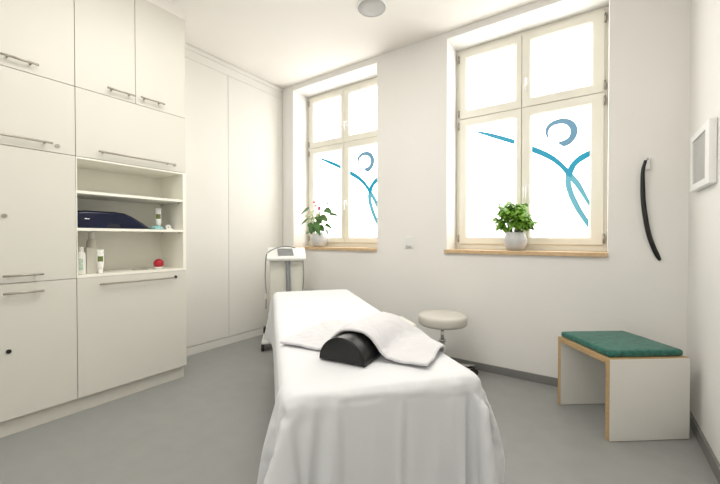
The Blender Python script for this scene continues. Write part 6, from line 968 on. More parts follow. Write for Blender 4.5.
TOWEL = [5,24,25,24,24,25,24,24,24,25,24,25,24,23,22,19,16,16,17,20,21,23,24,24,24,24,22,21,18,16,14,15,19,23,23,24,24,24,24,24,23,24,24,24,-932,24,25,24,25,24,
24,24,25,24,25,24,24,24,22,19,16,15,18,19,21,23,24,24,25,23,23,21,18,16,13,16,19,23,23,24,24,24,24,23,24,24,24,24,-933,25,24,25,24,24,24,25,24,25,24,24,
25,24,22,19,16,16,16,20,21,23,23,25,24,24,22,21,19,15,15,15,19,23,23,24,24,24,24,23,24,24,24,24,-934,25,25,24,24,25,24,24,25,24,24,25,24,24,22,20,17,14,
17,18,22,23,24,24,24,24,23,21,18,16,15,15,19,23,23,24,24,24,23,24,24,24,24,24,-934,25,24,25,24,24,25,24,24,25,24,24,24,24,23,20,16,15,15,20,21,23,24,25,
24,24,22,21,19,17,13,16,19,23,23,24,24,24,23,24,24,24,24,24,-934,24,25,24,24,25,24,24,25,24,24,24,25,24,23,19,17,14,16,19,22,23,24,24,24,24,23,21,19,16,
15,15,19,23,23,24,24,24,23,24,24,24,24,24,-935,25,24,25,24,24,24,25,24,24,25,24,24,24,23,20,16,15,16,19,21,23,24,24,25,24,22,21,19,17,14,16,19,23,23,24,
24,24,23,24,24,24,24,23,-934,24,25,24,24,25,24,24,24,25,24,24,25,24,22,20,18,14,17,18,22,22,24,24,24,24,23,21,19,16,16,15,20,22,23,24,24,24,23,24,24,24,
24,23,-935,25,24,24,25,24,24,25,24,24,24,25,24,24,23,20,17,16,15,19,21,23,23,24,25,24,22,21,20,17,14,17,19,21,24,24,24,23,24,24,24,24,24,23,-935,24,24,
25,24,24,25,24,24,25,24,24,24,24,23,20,19,14,17,18,21,22,23,25,24,24,23,21,20,16,15,16,20,22,23,24,23,24,24,24,24,24,24,23,-936,25,24,24,25,24,24,25,24,
24,24,25,24,24,23,20,17,17,15,18,21,22,24,24,25,23,23,22,19,17,15,17,19,22,23,24,23,24,24,24,24,24,24,23,-936,24,25,24,24,24,25,24,24,25,24,24,24,24,23,
20,18,16,16,18,21,22,24,24,24,24,23,21,20,16,16,16,20,22,23,23,24,24,24,24,24,24,24,23,-936,24,24,24,25,24,24,24,25,24,24,25,24,24,23,20,18,16,15,19,20,
23,23,24,24,24,23,22,19,18,15,17,19,21,24,23,24,24,24,24,24,24,24,23,-937,24,25,24,24,24,24,25,24,24,25,24,24,24,23,21,18,15,16,18,21,22,24,24,24,24,23,
21,20,17,17,16,19,22,23,23,24,24,24,24,24,24,24,23,-937,24,24,24,24,25,24,24,25,24,24,25,24,24,23,21,18,16,15,18,20,23,23,24,24,24,23,22,20,17,17,16,19,
21,24,23,24,24,24,24,24,24,23,23,-937,24,24,25,24,24,25,24,24,24,25,24,24,25,23,21,18,14,17,17,21,22,24,24,24,24,23,22,19,18,16,17,19,22,22,24,24,24,24,
24,23,24,24,22,-937,24,25,24,24,25,24,25,24,24,24,25,24,24,23,21,18,16,15,18,20,23,23,24,25,23,24,21,20,17,17,17,20,20,23,24,24,24,24,23,24,24,22,19,-932,
24,24,25,24,24,25,24,24,24,25,24,25,24,23,21,18,15,16,17,21,22,23,25,24,24,23,22,20,18,16,18,19,21,22,24,24,24,24,24,23,23,19,15,-925,25,24,24,25,24,24,
24,25,24,24,25,24,24,23,21,18,17,15,17,21,22,23,24,25,24,23,21,20,18,18,17,19,20,23,23,24,25,24,24,22,20,15,11,-913,24,24,25,24,25,24,24,24,25,24,24,25,
24,23,21,19,15,16,17,21,22,23,24,24,24,23,22,20,18,18,18,18,21,22,23,24,25,24,23,21,16,11,7,-900,25,24,24,25,24,24,25,24,24,25,24,24,24,24,21,18,16,15,
18,21,22,23,24,24,24,23,21,21,18,19,18,19,19,22,23,24,25,23,22,17,13,7,5,-885,24,24,25,24,24,25,24,24,25,24,24,25,24,23,21,19,15,16,18,20,22,23,24,25,24,
23,22,20,20,18,19,18,19,21,24,24,23,23,18,14,8,6,3,-870,25,24,24,25,24,24,25,24,24,25,24,24,24,24,21,18,16,16,18,20,22,22,24,23,24,24,23,21,20,20,19,19,
18,20,23,24,22,20,15,10,6,3,2,-853,24,24,25,24,24,25,24,24,25,24,24,24,25,23,22,18,17,16,18,19,22,23,19,9,23,27,29,27,23,21,20,19,19,20,21,23,21,16,10,
7,3,4,1,-837,24,25,24,24,25,24,24,25,24,24,25,24,24,24,21,20,16,16,17,20,23,21,12,5,20,27,31,29,27,24,22,21,20,21,21,20,16,10,8,3,4,1,3,-819,24,24,25,24,
24,25,24,24,24,25,24,24,24,24,22,19,17,15,19,21,22,18,5,3,16,27,31,31,29,27,24,22,22,20,20,16,11,9,4,5,1,3,3,-801,24,24,24,25,24,24,24,25,24,24,24,25,24,
24,22,19,16,17,18,22,21,13,1,1,14,26,31,31,30,28,26,25,21,20,17,13,10,5,6,2,3,2,5,-785,24,25,24,24,24,25,24,24,24,25,24,24,24,24,23,19,17,16,20,22,17,8,
-1,-1,12,25,30,31,31,29,29,25,23,18,15,11,6,7,4,3,2,4,4,-768,24,24,24,24,25,24,24,24,25,24,24,25,24,24,22,20,18,17,21,20,12,3,-1,-2,8,25,30,31,31,30,30,
27,24,17,12,9,6,5,4,3,4,4,5,964,-21,-20,-20,-21,-20,-21,-20,-21,-20,-20,-21,-20,-20,-19,-15,-14,-13,-14,-15,-18,-19,-20,-20,-21,-20,-19,-17,-16,-13,-11,
-14,-16,-20,-20,-21,-21,-21,-21,-21,-21,-22,-21,-21,832,-21,-20,-20,-21,-20,-21,-20,-21,-20,-20,-21,-20,-20,-19,-16,-14,-12,-14,-16,-17,-19,-20,-20,-21,
-20,-19,-18,-15,-13,-11,-14,-16,-20,-21,-21,-21,-21,-21,-21,-21,-21,-21,-21,832,-21,-20,-20,-21,-20,-21,-20,-20,-21,-20,-21,-20,-21,-18,-17,-13,-12,-14,
-16,-17,-19,-20,-20,-21,-20,-19,-17,-16,-13,-12,-13,-16,-20,-21,-21,-21,-21,-21,-21,-22,-21,-21,-21,833,-20,-21,-20,-20,-21,-20,-21,-20,-21,-20,-21,-20,
-21,-19,-16,-14,-11,-14,-15,-18,-19,-20,-20,-21,-20,-19,-18,-15,-14,-12,-12,-17,-19,-21,-21,-22,-21,-21,-21,-21,-21,-21,-21,833,-20,-20,-21,-20,-21,-20,
-21,-20,-20,-21,-21,-20,-21,-19,-17,-13,-12,-13,-16,-17,-19,-20,-21,-20,-20,-19,-18,-15,-14,-12,-13,-16,-20,-21,-21,-21,-21,-21,-21,-21,-22,-21,-21,835,
-21,-20,-20,-21,-20,-21,-20,-21,-20,-21,-21,-20,-21,-19,-17,-14,-11,-13,-16,-17,-19,-20,-21,-20,-20,-19,-18,-16,-13,-13,-12,-17,-19,-21,-21,-22,-21,-21,
-21,-21,-21,-21,-21,835,-20,-21,-20,-21,-20,-21,-20,-21,-21,-20,-21,-21,-20,-19,-17,-14,-12,-12,-16,-17,-19,-20,-21,-20,-20,-19,-18,-16,-14,-12,-13,-17,
-19,-21,-21,-21,-21,-21,-21,-21,-21,-21,-21,835,-20,-21,-20,-21,-20,-21,-21,-20,-21,-20,-21,-21,-20,-19,-17,-14,-12,-13,-15,-18,-18,-20,-21,-20,-21,-19,
-17,-17,-13,-13,-13,-16,-19,-21,-22,-21,-21,-21,-21,-21,-21,-21,-21,836,-21,-20,-20,-21,-21,-20,-21,-20,-21,-20,-21,-21,-20,-19,-17,-14,-12,-13,-15,-17,
-20,-19,-21,-20,-21,-19,-18,-16,-14,-12,-14,-16,-19,-21,-21,-21,-21,-21,-21,-21,-21,-21,-21,836,-21,-20,-21,-20,-21,-20,-21,-20,-21,-20,-21,-21,-20,-19,
-17,-14,-12,-14,-14,-18,-18,-21,-20,-20,-21,-19,-18,-16,-14,-13,-13,-17,-19,-20,-22,-21,-21,-21,-21,-21,-21,-21,-21,837,-21,-20,-21,-20,-21,-20,-21,-20,
-21,-20,-21,-20,-21,-19,-17,-14,-13,-12,-16,-17,-19,-20,-20,-21,-20,-19,-18,-16,-15,-12,-14,-16,-19,-21,-21,-21,-21,-21,-21,-21,-21,-21,-21,837,-20,-21,
-21,-20,-21,-20,-21,-20,-21,-20,-21,-20,-21,-19,-17,-15,-12,-13,-15,-17,-19,-20,-20,-21,-20,-19,-18,-17,-14,-13,-13,-17,-19,-20,-21,-21,-21,-21,-21,-21,
-21,-21,-21,837,-20,-21,-20,-21,-21,-20,-21,-20,-21,-20,-21,-20,-21,-19,-17,-14,-14,-12,-15,-17,-19,-20,-20,-21,-20,-19,-19,-16,-14,-13,-14,-17,-18,-21,
-21,-21,-21,-21,-21,-21,-20,-22,-21,838,-20,-21,-20,-21,-21,-20,-21,-21,-20,-20,-21,-20,-21,-19,-17,-15,-12,-13,-15,-17,-18,-21,-20,-21,-20,-20,-18,-16,
-15,-13,-14,-16,-19,-20,-21,-21,-21,-21,-21,-21,-21,-21,-21,838,-20,-21,-20,-21,-21,-21,-20,-21,-20,-21,-20,-21,-20,-19,-18,-14,-13,-12,-15,-17,-19,-19,
-21,-21,-20,-20,-18,-17,-14,-14,-14,-16,-18,-21,-20,-22,-21,-21,-21,-20,-21,-21,-21,838,-20,-21,-20,-21,-21,-21,-20,-21,-20,-21,-20,-21,-20,-20,-17,-15,
-11,-13,-14,-18,-18,-21,-20,-21,-20,-20,-18,-17,-15,-13,-15,-15,-19,-20,-21,-21,-21,-21,-21,-21,-21,-21,-20,838,-20,-21,-21,-20,-21,-21,-20,-21,-20,-21,
-20,-21,-20,-20,-17,-15,-12,-12,-15,-17,-19,-20,-20,-21,-20,-20,-19,-16,-15,-14,-14,-16,-18,-21,-20,-22,-21,-20,-21,-21,-21,-21,-21,839,-20,-21,-21,-21,
-20,-21,-20,-21,-21,-20,-21,-20,-20,-20,-17,-15,-12,-13,-14,-17,-19,-20,-20,-21,-20,-20,-19,-16,-15,-14,-15,-16,-18,-20,-21,-21,-21,-21,-21,-21,-21,-21,
-20,839,-20,-21,-21,-21,-21,-20,-21,-20,-21,-20,-21,-20,-20,-20,-17,-15,-13,-12,-14,-17,-19,-20,-21,-20,-21,-19,-19,-17,-15,-14,-15,-16,-18,-20,-20,-22,
-21,-20,-21,-21,-21,-21,-21,840,-21,-20,-21,-21,-21,-20,-21,-20,-21,-20,-21,-20,-21,-19,-18,-15,-12,-12,-15,-17,-18,-20,-21,-20,-21,-19,-19,-17,-15,-15,
-16,-15,-18,-19,-21,-21,-21,-21,-21,-21,-21,-20,-21,840,-21,-20,-21,-21,-21,-20,-21,-20,-21,-20,-21,-20,-21,-20,-17,-15,-12,-12,-15,-17,-19,-20,-20,-21,
-20,-20,-18,-17,-16,-16,-15,-16,-16,-20,-21,-21,-21,-21,-21,-20,-21,-20,-21,840,-21,-20,-21,-21,-21,-20,-20,-21,-21,-20,-21,-20,-21,-20,-17,-15,-12,-13,
-15,-16,-19,-20,-20,-21,-20,-20,-19,-17,-17,-15,-16,-15,-17,-19,-21,-21,-21,-21,-20,-21,-20,-20,-21,840,-21,-20,-21,-21,-20,-21,-20,-21,-21,-20,-21,-20,
-21,-20,-18,-14,-13,-13,-14,-17,-18,-20,-20,-20,-20,-20,-19,-18,-17,-17,-16,-16,-16,-18,-21,-21,-20,-21,-20,-21,-20,-20,-21,840,-21,-21,-20,-21,-20,-21,
-21,-20,-21,-20,-21,-20,-21,-20,-18,-15,-14,-12,-14,-16,-19,-20,-25,-26,-20,-17,-10,-17,-18,-17,-18,-16,-17,-17,-20,-21,-20,-20,-20,-21,-20,-20,-20,839,
-21,-21,-20,-21,-20,-21,-21,-20,-21,-20,-21,-20,-21,-20,-18,-16,-13,-12,-14,-17,-20,-23,-26,-25,-23,-15,-9,-12,-16,-18,-18,-18,-18,-18,-19,-19,-20,-20,
-20,-20,-21,-20,-20,838,-20,-21,-20,-21,-21,-20,-21,-20,-21,-20,-21,-20,-21,-20,-19,-15,-13,-12,-15,-18,-22,-25,-26,-25,-24,-16,-8,-10,-12,-16,-17,-18,
-19,-19,-18,-20,-20,-20,-20,-20,-21,-20,-20,838,-20,-21,-20,-21,-21,-20,-21,-20,-21,-20,-21,-21,-20,-20,-19,-16,-12,-13,-15,-21,-24,-25,-25,-25,-25,-16,
-10,-6,-11,-13,-17,-17,-19,-19,-19,-19,-20,-21,-20,-20,-20,-21,-20,838,-20,-21,-20,-21,-21,-20,-21,-20,-21,-20,-21,-21,-20,-20,-19,-16,-13,-13,-17,-23,
-25,-25,-25,-24,-25,-19,-8,-7,-8,-12,-14,-17,-18,-19,-19,-20,-20,-20,-21,-20,-20,-21,-20,838,-20,-21,-21,-20,-21,-20,-21,-20,-21,-21,-20,-21,-20,-21,-19,
-16,-14,-14,-18,-24,-26,-25,-24,-24,-26,-18,-9,-6,-8,-10,-12,-15,-18,-19,-20,-20,-20,-20,-21,-20,-20,-20,-20,1325,4,3,0,0,0,0,0,0,1,1,-2,0,7,14,21,23,25,
23,20,16,11,7,1,-3,-7,-11,-17,-21,-24,-26,-25,-19,-11,-4,0,0,0,0,1,1,-1,0,-1,-3,3,1,1,-1,1,-1,1,-1,1,-1,0,-1,7,13,21,23,25,23,21,15,12,7,2,-4,-6,-12,-16,
-21,-24,-27,-24,-20,-10,-5,1,0,0,0,1,-1,0,-1,0,0,1,1,-1,0,-1,1,0,1,-2,1,-1,2,4,14,19,24,25,24,20,16,12,7,1,-2,-7,-11,-17,-21,-24,-26,-25,-18,-13,-2,-2,
1,-1,2,-1,0,-1,1,0,0,0,0,1,-2,1,-1,2,-1,0,0,0,0,6,12,19,23,26,24,21,16,12,6,2,-2,-7,-12,-16,-21,-23,-26,-25,-19,-11,-5,0,-1,1,0,0,-1,1,-1,1,0,-1,1,-1,1,
-1,1,-1,1,-1,2,-2,2,4,12,18,24,26,25,20,16,12,7,2,-2,-7,-11,-17,-20,-23,-27,-24,-19,-12,-4,-2,2,-2,1,-1,1,-1,1,0,0,1,-1,1,-1,0,0,0,-1,2,-1,0,0,6,10,19,
23,27,24,21,16,12,7,2,-2,-7,-11,-16,-20,-24,-25,-25,-19,-12,-6,1,-1,1,-1,1,-2,1,-1,0,1,-1,1,-1,1,-1,1,-1,1,-1,1,-1,2,4,12,17,24,26,25,20,17,11,8,2,-2,-6,
-12,-16,-20,-23,-26,-24,-19,-13,-4,-3,2,-2,2,-2,1,-1,1,-1,0,1,-1,2,-1,0,-1,1,-1,1,-1,0,2,4,12,17,23,26,24,22,16,13,6,4,-2,-7,-11,-16,-20,-24,-25,-24,-19,
-13,-7,1,0,1,-1,0,-2,1,-1,0,0,1,-1,2,-1,0,-1,1,-1,1,-1,1,0,6,10,18,23,25,25,21,18,11,8,2,-1,-6,-12,-16,-19,-23,-26,-23,-20,-14,-7,-1,4,-2,1,-3,1,-1,1,-1,
0,0,2,-1,0,0,0,-1,1,-1,1,-1,2,4,12,17,22,26,24,22,16,14,6,4,-2,-6,-12,-15,-19,-24,-25,-24,-19,-14,-8,0,3,2,-3,-1,-2,1,-1,0,0,2,-1,0,-1,1,-1,1,-1,1,-1,1,
0,6,11,17,23,24,25,21,17,12,9,2,-1,-6,-11,-16,-19,-23,-26,-23,-19,-14,-7,-3,4,0,1,-3,0,-2,1,-1,0,1,0,-1,1,-1,1,-1,1,-1,1,-1,2,4,11,18,22,25,24,21,17,13,
8,4,-2,-6,-11,-15,-19,-24,-25,-23,-19,-14,-9,0,0,1,0,0,-3,1,0,0,-1,2,-2,1,-1,1,-1,1,-1,1,0,1,-1,5,11,17,23,23,25,22,17,12,9,3,-1,-7,-10,-15,-19,-22,-26,
-22,-20,-14,-8,-4,1,-1,2,-2,2,1,0,-2,-1,0,2,-2,1,-1,1,-1,2,-1,1,-2,2,3,11,18,21,25,24,22,17,13,8,4,-2,-6,-10,-14,-19,-23,-23,-24,-20,-14,-9,-2,-2,1,-1,
1,1,2,-1,-4,1,2,-2,1,-1,1,-1,1,-1,1,-1,2,-1,4,11,16,23,24,26,21,18,12,8,4,-2,-6,-10,-14,-19,-22,-23,-24,-20,-15,-8,-4,0,-1,1,0,3,0,-3,-6,5,2,0,-2,2,-1,
1,-1,1,-2,2,-2,1,4,10,17,21,26,25,22,16,14,8,4,-2,-6,-9,-14,-19,-21,-25,-22,-21,-14,-10,-3,-2,1,-1,3,0,0,-6,-10,13,3,-2,0,-1,3,-3,2,-2,2,-2,1,-1,5,10,16,
22,25,25,22,18,12,9,4,-2,-5,-10,-14,-18,-23,-23,-23,-19,-16,-9,-5,0,-1,2,1,0,-4,-10,-14,25,2,0,-1,1,0,-1,0,2,-1,0,-2,1,3,10,17,21,26,24,22,18,13,8,4,0,
-6,-10,-13,-19,-22,-23,-22,-20,-16,-11,-3,-2,2,1,1,-4,-8,-15,-19,42,2,-1,0,-1,1,-1,3,-2,1,-2,1,-1,4,9,17,22,24,25,22,18,13,9,4,-1,-5,-9,-14,-19,-21,-22,
-23,-19,-18,-10,-6,1,2,1,-2,-8,-13,-19,-22,60,2,0,-1,1,-1,2,0,0,-2,1,-1,0,2,10,16,21,25,25,22,18,13,9,5,0,-5,-10,-14,-18,-21,-22,-21,-21,-17,-13,-4,0,3,
-2,-6,-12,-18,-22,-23,79,2,-1,1,-2,2,-1,2,-3,1,-1,2,-2,3,9,15,23,24,25,22,17,14,10,5,1,-6,-10,-14,-18,-20,-20,-22,-20,-19,-12,-6,1,0,-4,-11,-16,-22,-23,
-24,98,1,1,-2,2,-1,1,-2,1,0,2,-1,-1,1,9,16,21,26,24,22,18,13,11,7,2,-6,-12,-14,-17,-19,-21,-20,-21,-19,-15,-5,-1,-2,-9,-15,-20,-23,-25,-24,117,3,-2,0,-1,
1,-1,1,-1,3,0,1,-4,2,8,15,22,25,24,22,18,15,11,8,-7,-6,-8,-11,-16,-18,-18,-20,-20,-21,-15,-9,-2,-7,-13,-20,-22,-24,-25,-24,136,2,0,-2,1,-1,1,-1,3,0,2,-2,
-2,1,8,14,21,24,24,22,20,13,9,-7,-16,-7,-5,-1,-7,-12,-17,-16,-19,-19,-18,-13,-4,-14,-18,-22,-24,-24,-25,-24,155,2,-2,1,-1,1,-1,1,0,3,-2,0,-2,3,6,15,19,
25,24,23,18,10,0,-14,-18,-10,-4,1,-2,-6,-11,-14,-15,-17,-16,-14,-15,-19,-22,-24,-24,-25,-24,-24,174,1,1,-2,1,-1,1,-1,2,0,0,-2,1,1,7,13,21,23,25,21,16,5,
-8,-18,-19,-12,-4,1,1,-2,-7,-10,-14,-15,-16,-17,-20,-22,-23,-24,-24,-25,-24,-25,194,2,-2,1,-1,1,-1,2,-1,0,-1,2,-2,2,5,14,20,24,24,20,11,-1,-14,-19,-20,
-14,-5,0,3,0,-3,-8,-11,-15,-17,-19,-22,-22,-24,-24,-25,-24,-24,-24,212,0,1,-1,1,-1,1,0,0,-1,2,-1,0,0,6,12,21,23,24,17,6,-8,-18,-20,-20,-15,-6,1,2,2,-2,
-4,-9,-14,-18,-21,-23,-23,-24,-24,-24,-25,-24,-24,231,1,1,1,0,0,0,0,0,1,-1,0,-2,0,5,12,19,23,22,16,-1,-14,-20,-21,-20,-16,-7,1,2,2,0,-2,-6,-12,-20,-22,
-23,-24,-24,-24,-24,-25,-24,-24,]
sh = cloth_obj('bed_sheet', SHEET, 60, 121, 'sheet', .0012, TA, 1, creases)
sh['label'] = 'white cotton sheet draped over the massage table, hanging in folds'; sh['category'] = 'sheet'
tw = cloth_obj('towel', TOWEL, 43, 28, 'towel', .011, TA, 1, terry)
tw['label'] = 'white terry towel laid across the black bolster on the table'; tw['category'] = 'towel'
# bolster
r = thing('bolster', 'black half-round leatherette bolster on the white sheet under the towel', 'bolster', TA, TROT)
def half(bm, t0, t1, z0, ins=0.0, n=28):
    mid = (P0 + P1) / 2; hw = (P1 - P0).length / 2 - ins
    ra, rb = [], []
    for k in range(n + 1):
        a = PI * k / n
        ca, sa = math.cos(a), math.sin(a)
        rr = 1.0
        o_ = mid + DV * (hw * ca); z = z0 + ins * .6 + (HB - ins * 1.3) * max(sa, .0) ** .96
        pa = o_ + AX * t0; pb = o_ + AX * t1
        ra.append((pa.x, pa.y, z)); rb.append((pb.x, pb.y, z))
    return ra, rb
bm = B(); loops = []
for t, ins in ((.0, .009), (.001, .005), (.004, .001), (.008, 0), (BL - .008, 0), (BL - .002, .004), (BL, .009)):
    loops.append([bm.verts.new(p) for p in half(bm, t, t, .658, ins)[0]])
for a, b_ in zip(loops, loops[1:]):
    for k in range(len(a) - 1): bm.faces.new((a[k], a[k + 1], b_[k + 1], b_[k])).smooth = True
    bm.faces.new((a[-1], a[0], b_[0], b_[-1]))
bm.faces.new(loops[0][::-1]); bm.faces.new(loops[-1])
bmesh.ops.recalc_face_normals(bm, faces=bm.faces)
bo = obj('cover', bm, 'leather', r)
bm = B(); tube(bm, half(bm, .003, .003, .658, .001)[0], .0022, 8); obj('piping', bm, 'leather', r)

# ------------------------------------------------------------------ stool
SX, SY = -.985, 2.585
r = thing('rolling_stool', 'round grey-beige stool on a chrome column by the window wall', 'stool', (SX, SY, 0))
bm = B(); lathe(bm, [(.02, 0.4240), (.150, 0.4240), (.172, 0.4270), (.183, 0.4360), (.187, 0.4500), (.187, 0.4840), (.183, 0.4980), (.172, 0.5060), (.12, 0.5100), (.02, 0.5110)], 56, (SX, SY, 0)); obj('seat', bm, 'seat', r)
bm = B(); tube(bm, [(SX, SY, .27), (SX, SY, 0.4180)], .014, 18); lathe(bm, [(.07, 0.4100), (.07, 0.4235)], 24, (SX, SY, 0)); obj('piston', bm, 'chrome', r)
bm = B(); tube(bm, [(SX, SY, 0.3980), (SX, SY, 0.4110)], .022, 18); obj('collar', bm, 'black_pl', r)
bm = B(); tube(bm, [(SX, SY, .07), (SX, SY, .30)], .024, 18); tube(bm, [(SX, SY, .30), (SX, SY, .312)], .027, 18); obj('column', bm, 'chrome', r)
for k in range(5):
    a = R(50 + 72 * k); rr = .285
    ex, ey = SX + rr * math.cos(a), SY + rr * math.sin(a)
    bm = B(); tube(bm, [(SX + .02 * math.cos(a), SY + .02 * math.sin(a), .10), (SX + .15 * math.cos(a), SY + .15 * math.sin(a), .088), (ex, ey, .070)], [.019, .017, .013], 12)
    lg = obj('base_arm', bm, 'chrome', r)
    px, py = -math.sin(a), math.cos(a)
    bm = B()
    for s_ in (-1, 1): tube(bm, [(ex + px * .006 * s_, ey + py * .006 * s_, .025), (ex + px * .020 * s_, ey + py * .020 * s_, .025)], .0248, 18)
    tube(bm, [(ex, ey, .024), (ex, ey, .06)], .007, 8); obj('caster', bm, 'black_pl', lg)

# ------------------------------------------------------------------ bench
r = thing('bench', 'small white bench with plywood edges and green seat pad in the right corner', 'bench', (.0655, 2.285, 0), R(37.6))
BW, BD, BH, T = .459, .442, .447, .029
for b0 in (0, BD - T):
    bm = B(); box(bm, 0, BW, b0, b0 + T, 0.003, BH, .0008, 1)
    for f in bm.faces: f.material_index = 0 if abs(f.normal.y) > .9 else 1
    obj('side_panel', bm, ['white_pan', 'wood'], r)
bm = B(); box(bm, 0, BW, T, BD - T, BH - .031, BH, .0008, 1)
for f in bm.faces: f.material_index = 0 if abs(f.normal.z) > .9 and f.calc_center_median().z < BH - .01 else 1
obj('seat_board', bm, ['white_pan', 'wood'], r)
bm = B(); box(bm, .012, BW - .012, .022, BD - .006, BH + .0005, BH + .036, .014, 4)
bmesh.ops.subdivide_edges(bm, edges=[e for e in bm.edges if e.calc_length() > .1], cuts=10, use_grid_fill=True)
for v in bm.verts:
    if v.co.z > BH + .02:
        a = (v.co.x / BW - .5) * 2; b_ = (v.co.y / BD - .5) * 2
        v.co.z += .005 * (1 - min(1, abs(a)) ** 3) * (1 - min(1, abs(b_)) ** 3) + .0015 * noise.noise(v.co * 20)
obj('seat_pad', bm, 'green', r, smooth=True)

# ------------------------------------------------------------------ treatment device in the corner
DX, DY = -2.565, 2.445
r = thing('treatment_device', 'cream upright treatment device with grey hose behind the massage table', 'device', (DX, DY, 0), R(46.0))
# local: x to the right seen from the camera, y away from the camera
bm = B(); prism(bm, [(-.17, -.13, .10), (.155, -.13, .10), (.155, .17, .10), (-.17, .17, .10)], (0, 0, .05)); box(bm, -.235, .215, -.10, .25, .07, .105, .012, 2); obj('base', bm, 'device_w', r)
bm = B()
lo = [(-.150, -.12), (.150, -.12), (.140, .15), (-.140, .15)]; hi = [(-.158, -.10), (.162, -.10), (.15, .14), (-.146, .14)]
a = [bm.verts.new((x, y, .15)) for x, y in lo]; b_ = [bm.verts.new((x, y, .90)) for x, y in hi]
bm.faces.new(a[::-1]); bm.faces.new(b_)
for k in range(4): bm.faces.new((a[k], a[(k + 1) % 4], b_[(k + 1) % 4], b_[k]))
bmesh.ops.bevel(bm, geom=bm.edges[:], offset=.012, segments=3, affect='EDGES'); obj('body', bm, 'device', r)
bm = B()
prof = [(-.165, .885), (-.17, .900), (-.165, .912), (.10, 1.000), (.15, 1.002), (.155, .995), (.155, .89)]
xs2 = [(-.178, .6), (-.172, .9), (-.165, 1), (.175, 1), (.184, .9), (.19, .6)]
rings = [[bm.verts.new((x, y * (.97 + .03 * s_), .94 + (z - .94) * (.8 + .2 * s_))) for y, z in prof] for x, s_ in xs2]
for q, w in zip(rings, rings[1:]):
    for k in range(7): bm.faces.new((q[k], q[(k + 1) % 7], w[(k + 1) % 7], w[k]))
bm.faces.new(rings[0][::-1]); bm.faces.new(rings[-1]); bmesh.ops.recalc_face_normals(bm, faces=bm.faces)
hd = obj('console', bm, 'device_w', r)
sl = (1.000 - .912) / (.10 + .165)
zt = lambda y: .912 + (y + .165) * sl
bm = B(); prism(bm, [(-.075, -.115, zt(-.115) - .001), (.075, -.115, zt(-.115) - .001), (.062, .065, zt(.065) - .001), (-.088, .065, zt(.065) - .001)], (0, -.001, .006)); obj('display', bm, 'screen', hd)
bm = B(); pts = [(.015, -.125, .895), (.018, -.132, .80), (.022, -.136, .60), (.032, -.135, .45), (.03, -.13, .33)]
pts = smoothpts(pts, 14); tube(bm, pts, [.021 + .002 * (k % 2) for k in range(len(pts))], 14); obj('hose', bm, 'hose', r)
bm = B(); pts = smoothpts([(.09, .02, 1.0), (.0, -.01, 1.018), (-.10, -.03, .998), (-.175, -.03, .955), (-.195, -.02, .88), (-.20, -.02, .70), (-.192, -.02, .55), (-.195, -.02, .40)], 8)
tube(bm, pts, .0055, 8); obj('cable', bm, 'hose', r)
bm = B(); box(bm, -.207, -.183, -.034, -.008, .50, .55, .004); obj('plug', bm, 'device', r)
bm = B(); tube(bm, smoothpts([(.165, -.06, .88), (.172, -.06, .75), (.165, -.06, .60), (.15, -.08, .45)], 6), .004, 8); obj('side_cable', bm, 'hose', r)
for x, y in ((-.222, -.065), (.20, -.065), (-.222, .225), (.20, .225)):
    bm = B(); tube(bm, [(x - .014, y, .033), (x + .014, y, .033)], .033, 20); tube(bm, [(x, y, .04), (x, y, .075)], .012, 10)
    cs = obj('caster', bm, 'black_pl', r)
    bm = B(); tube(bm, [(x - .0155, y, .033), (x + .0155, y, .033)], .014, 16); obj('hub', bm, 'hose', cs)
bm = B(); box(bm, -.235, -.165, .17, .25, .105, .165, .006); obj('pedal_holder', bm, 'black_pl', r)

# ------------------------------------------------------------------ potted plants on the sills
POT = [(.046, 0), (.056, .003), (.072, .028), (.083, .058), (.085, .078), (.080, .104), (.070, .128), (.066, .140), (.0635, .142), (.060, .136), (.058, .120)]
def leaf(bm, base, d, up, L_, W_, droop, mi=0, heart=False, seg=6):
    d = Vector(d).normalized(); side = d.cross(Vector(up)).normalized(); nrm = side.cross(d).normalized()
    rows = []
    for k in range(seg + 1):
        t = k / seg
        w = W_ * (math.sin(PI * min(1, t * .93 + .07)) ** .75 if not heart else (math.sin(PI * (t * .72 + .28)) ** .9))
        if k == seg: w = 0
        c = Vector(base) + d * (L_ * t) - Vector((0, 0, 1)) * (droop * L_ * t * t)
        rows.append([bm.verts.new(c - side * w + nrm * w * .25), bm.verts.new(c), bm.verts.new(c + side * w + nrm * w * .25)] if w > 0 else [bm.verts.new(c)])
    for a, b_ in zip(rows, rows[1:]):
        if len(b_) == 3:
            for q in range(2):
                f = bm.faces.new((a[q], a[q + 1], b_[q + 1], b_[q])); f.smooth = True; f.material_index = mi
        else:
            for q in range(2):
                f = bm.faces.new((a[q], a[q + 1], b_[0])); f.smooth = True; f.material_index = mi
def pot(root, x, y, z, sc_=1.0):
    bm = B(); lathe(bm, [(a * sc_, b_ * sc_) for a, b_ in POT], 48, (x, y, z), ribs=16, rib=.012); obj('pot', bm, 'pot', root)
    bm = B(); lathe(bm, [(.01, .110 * sc_), (.0578 * sc_, .112 * sc_), (.03, .122 * sc_), (.005, .124 * sc_)], 24, (x, y, z)); obj('soil', bm, 'soil', root)
PX, PY = -.548, 3.055
r = thing('potted_plant', 'bushy bright green plant in pale pot on the right window sill', 'plant', (PX, PY, ZS), group='potted plants on the window sills')
pot(r, PX, PY, ZS, 1.06)
rs = random.Random(11)
bs, bl = B(), B()
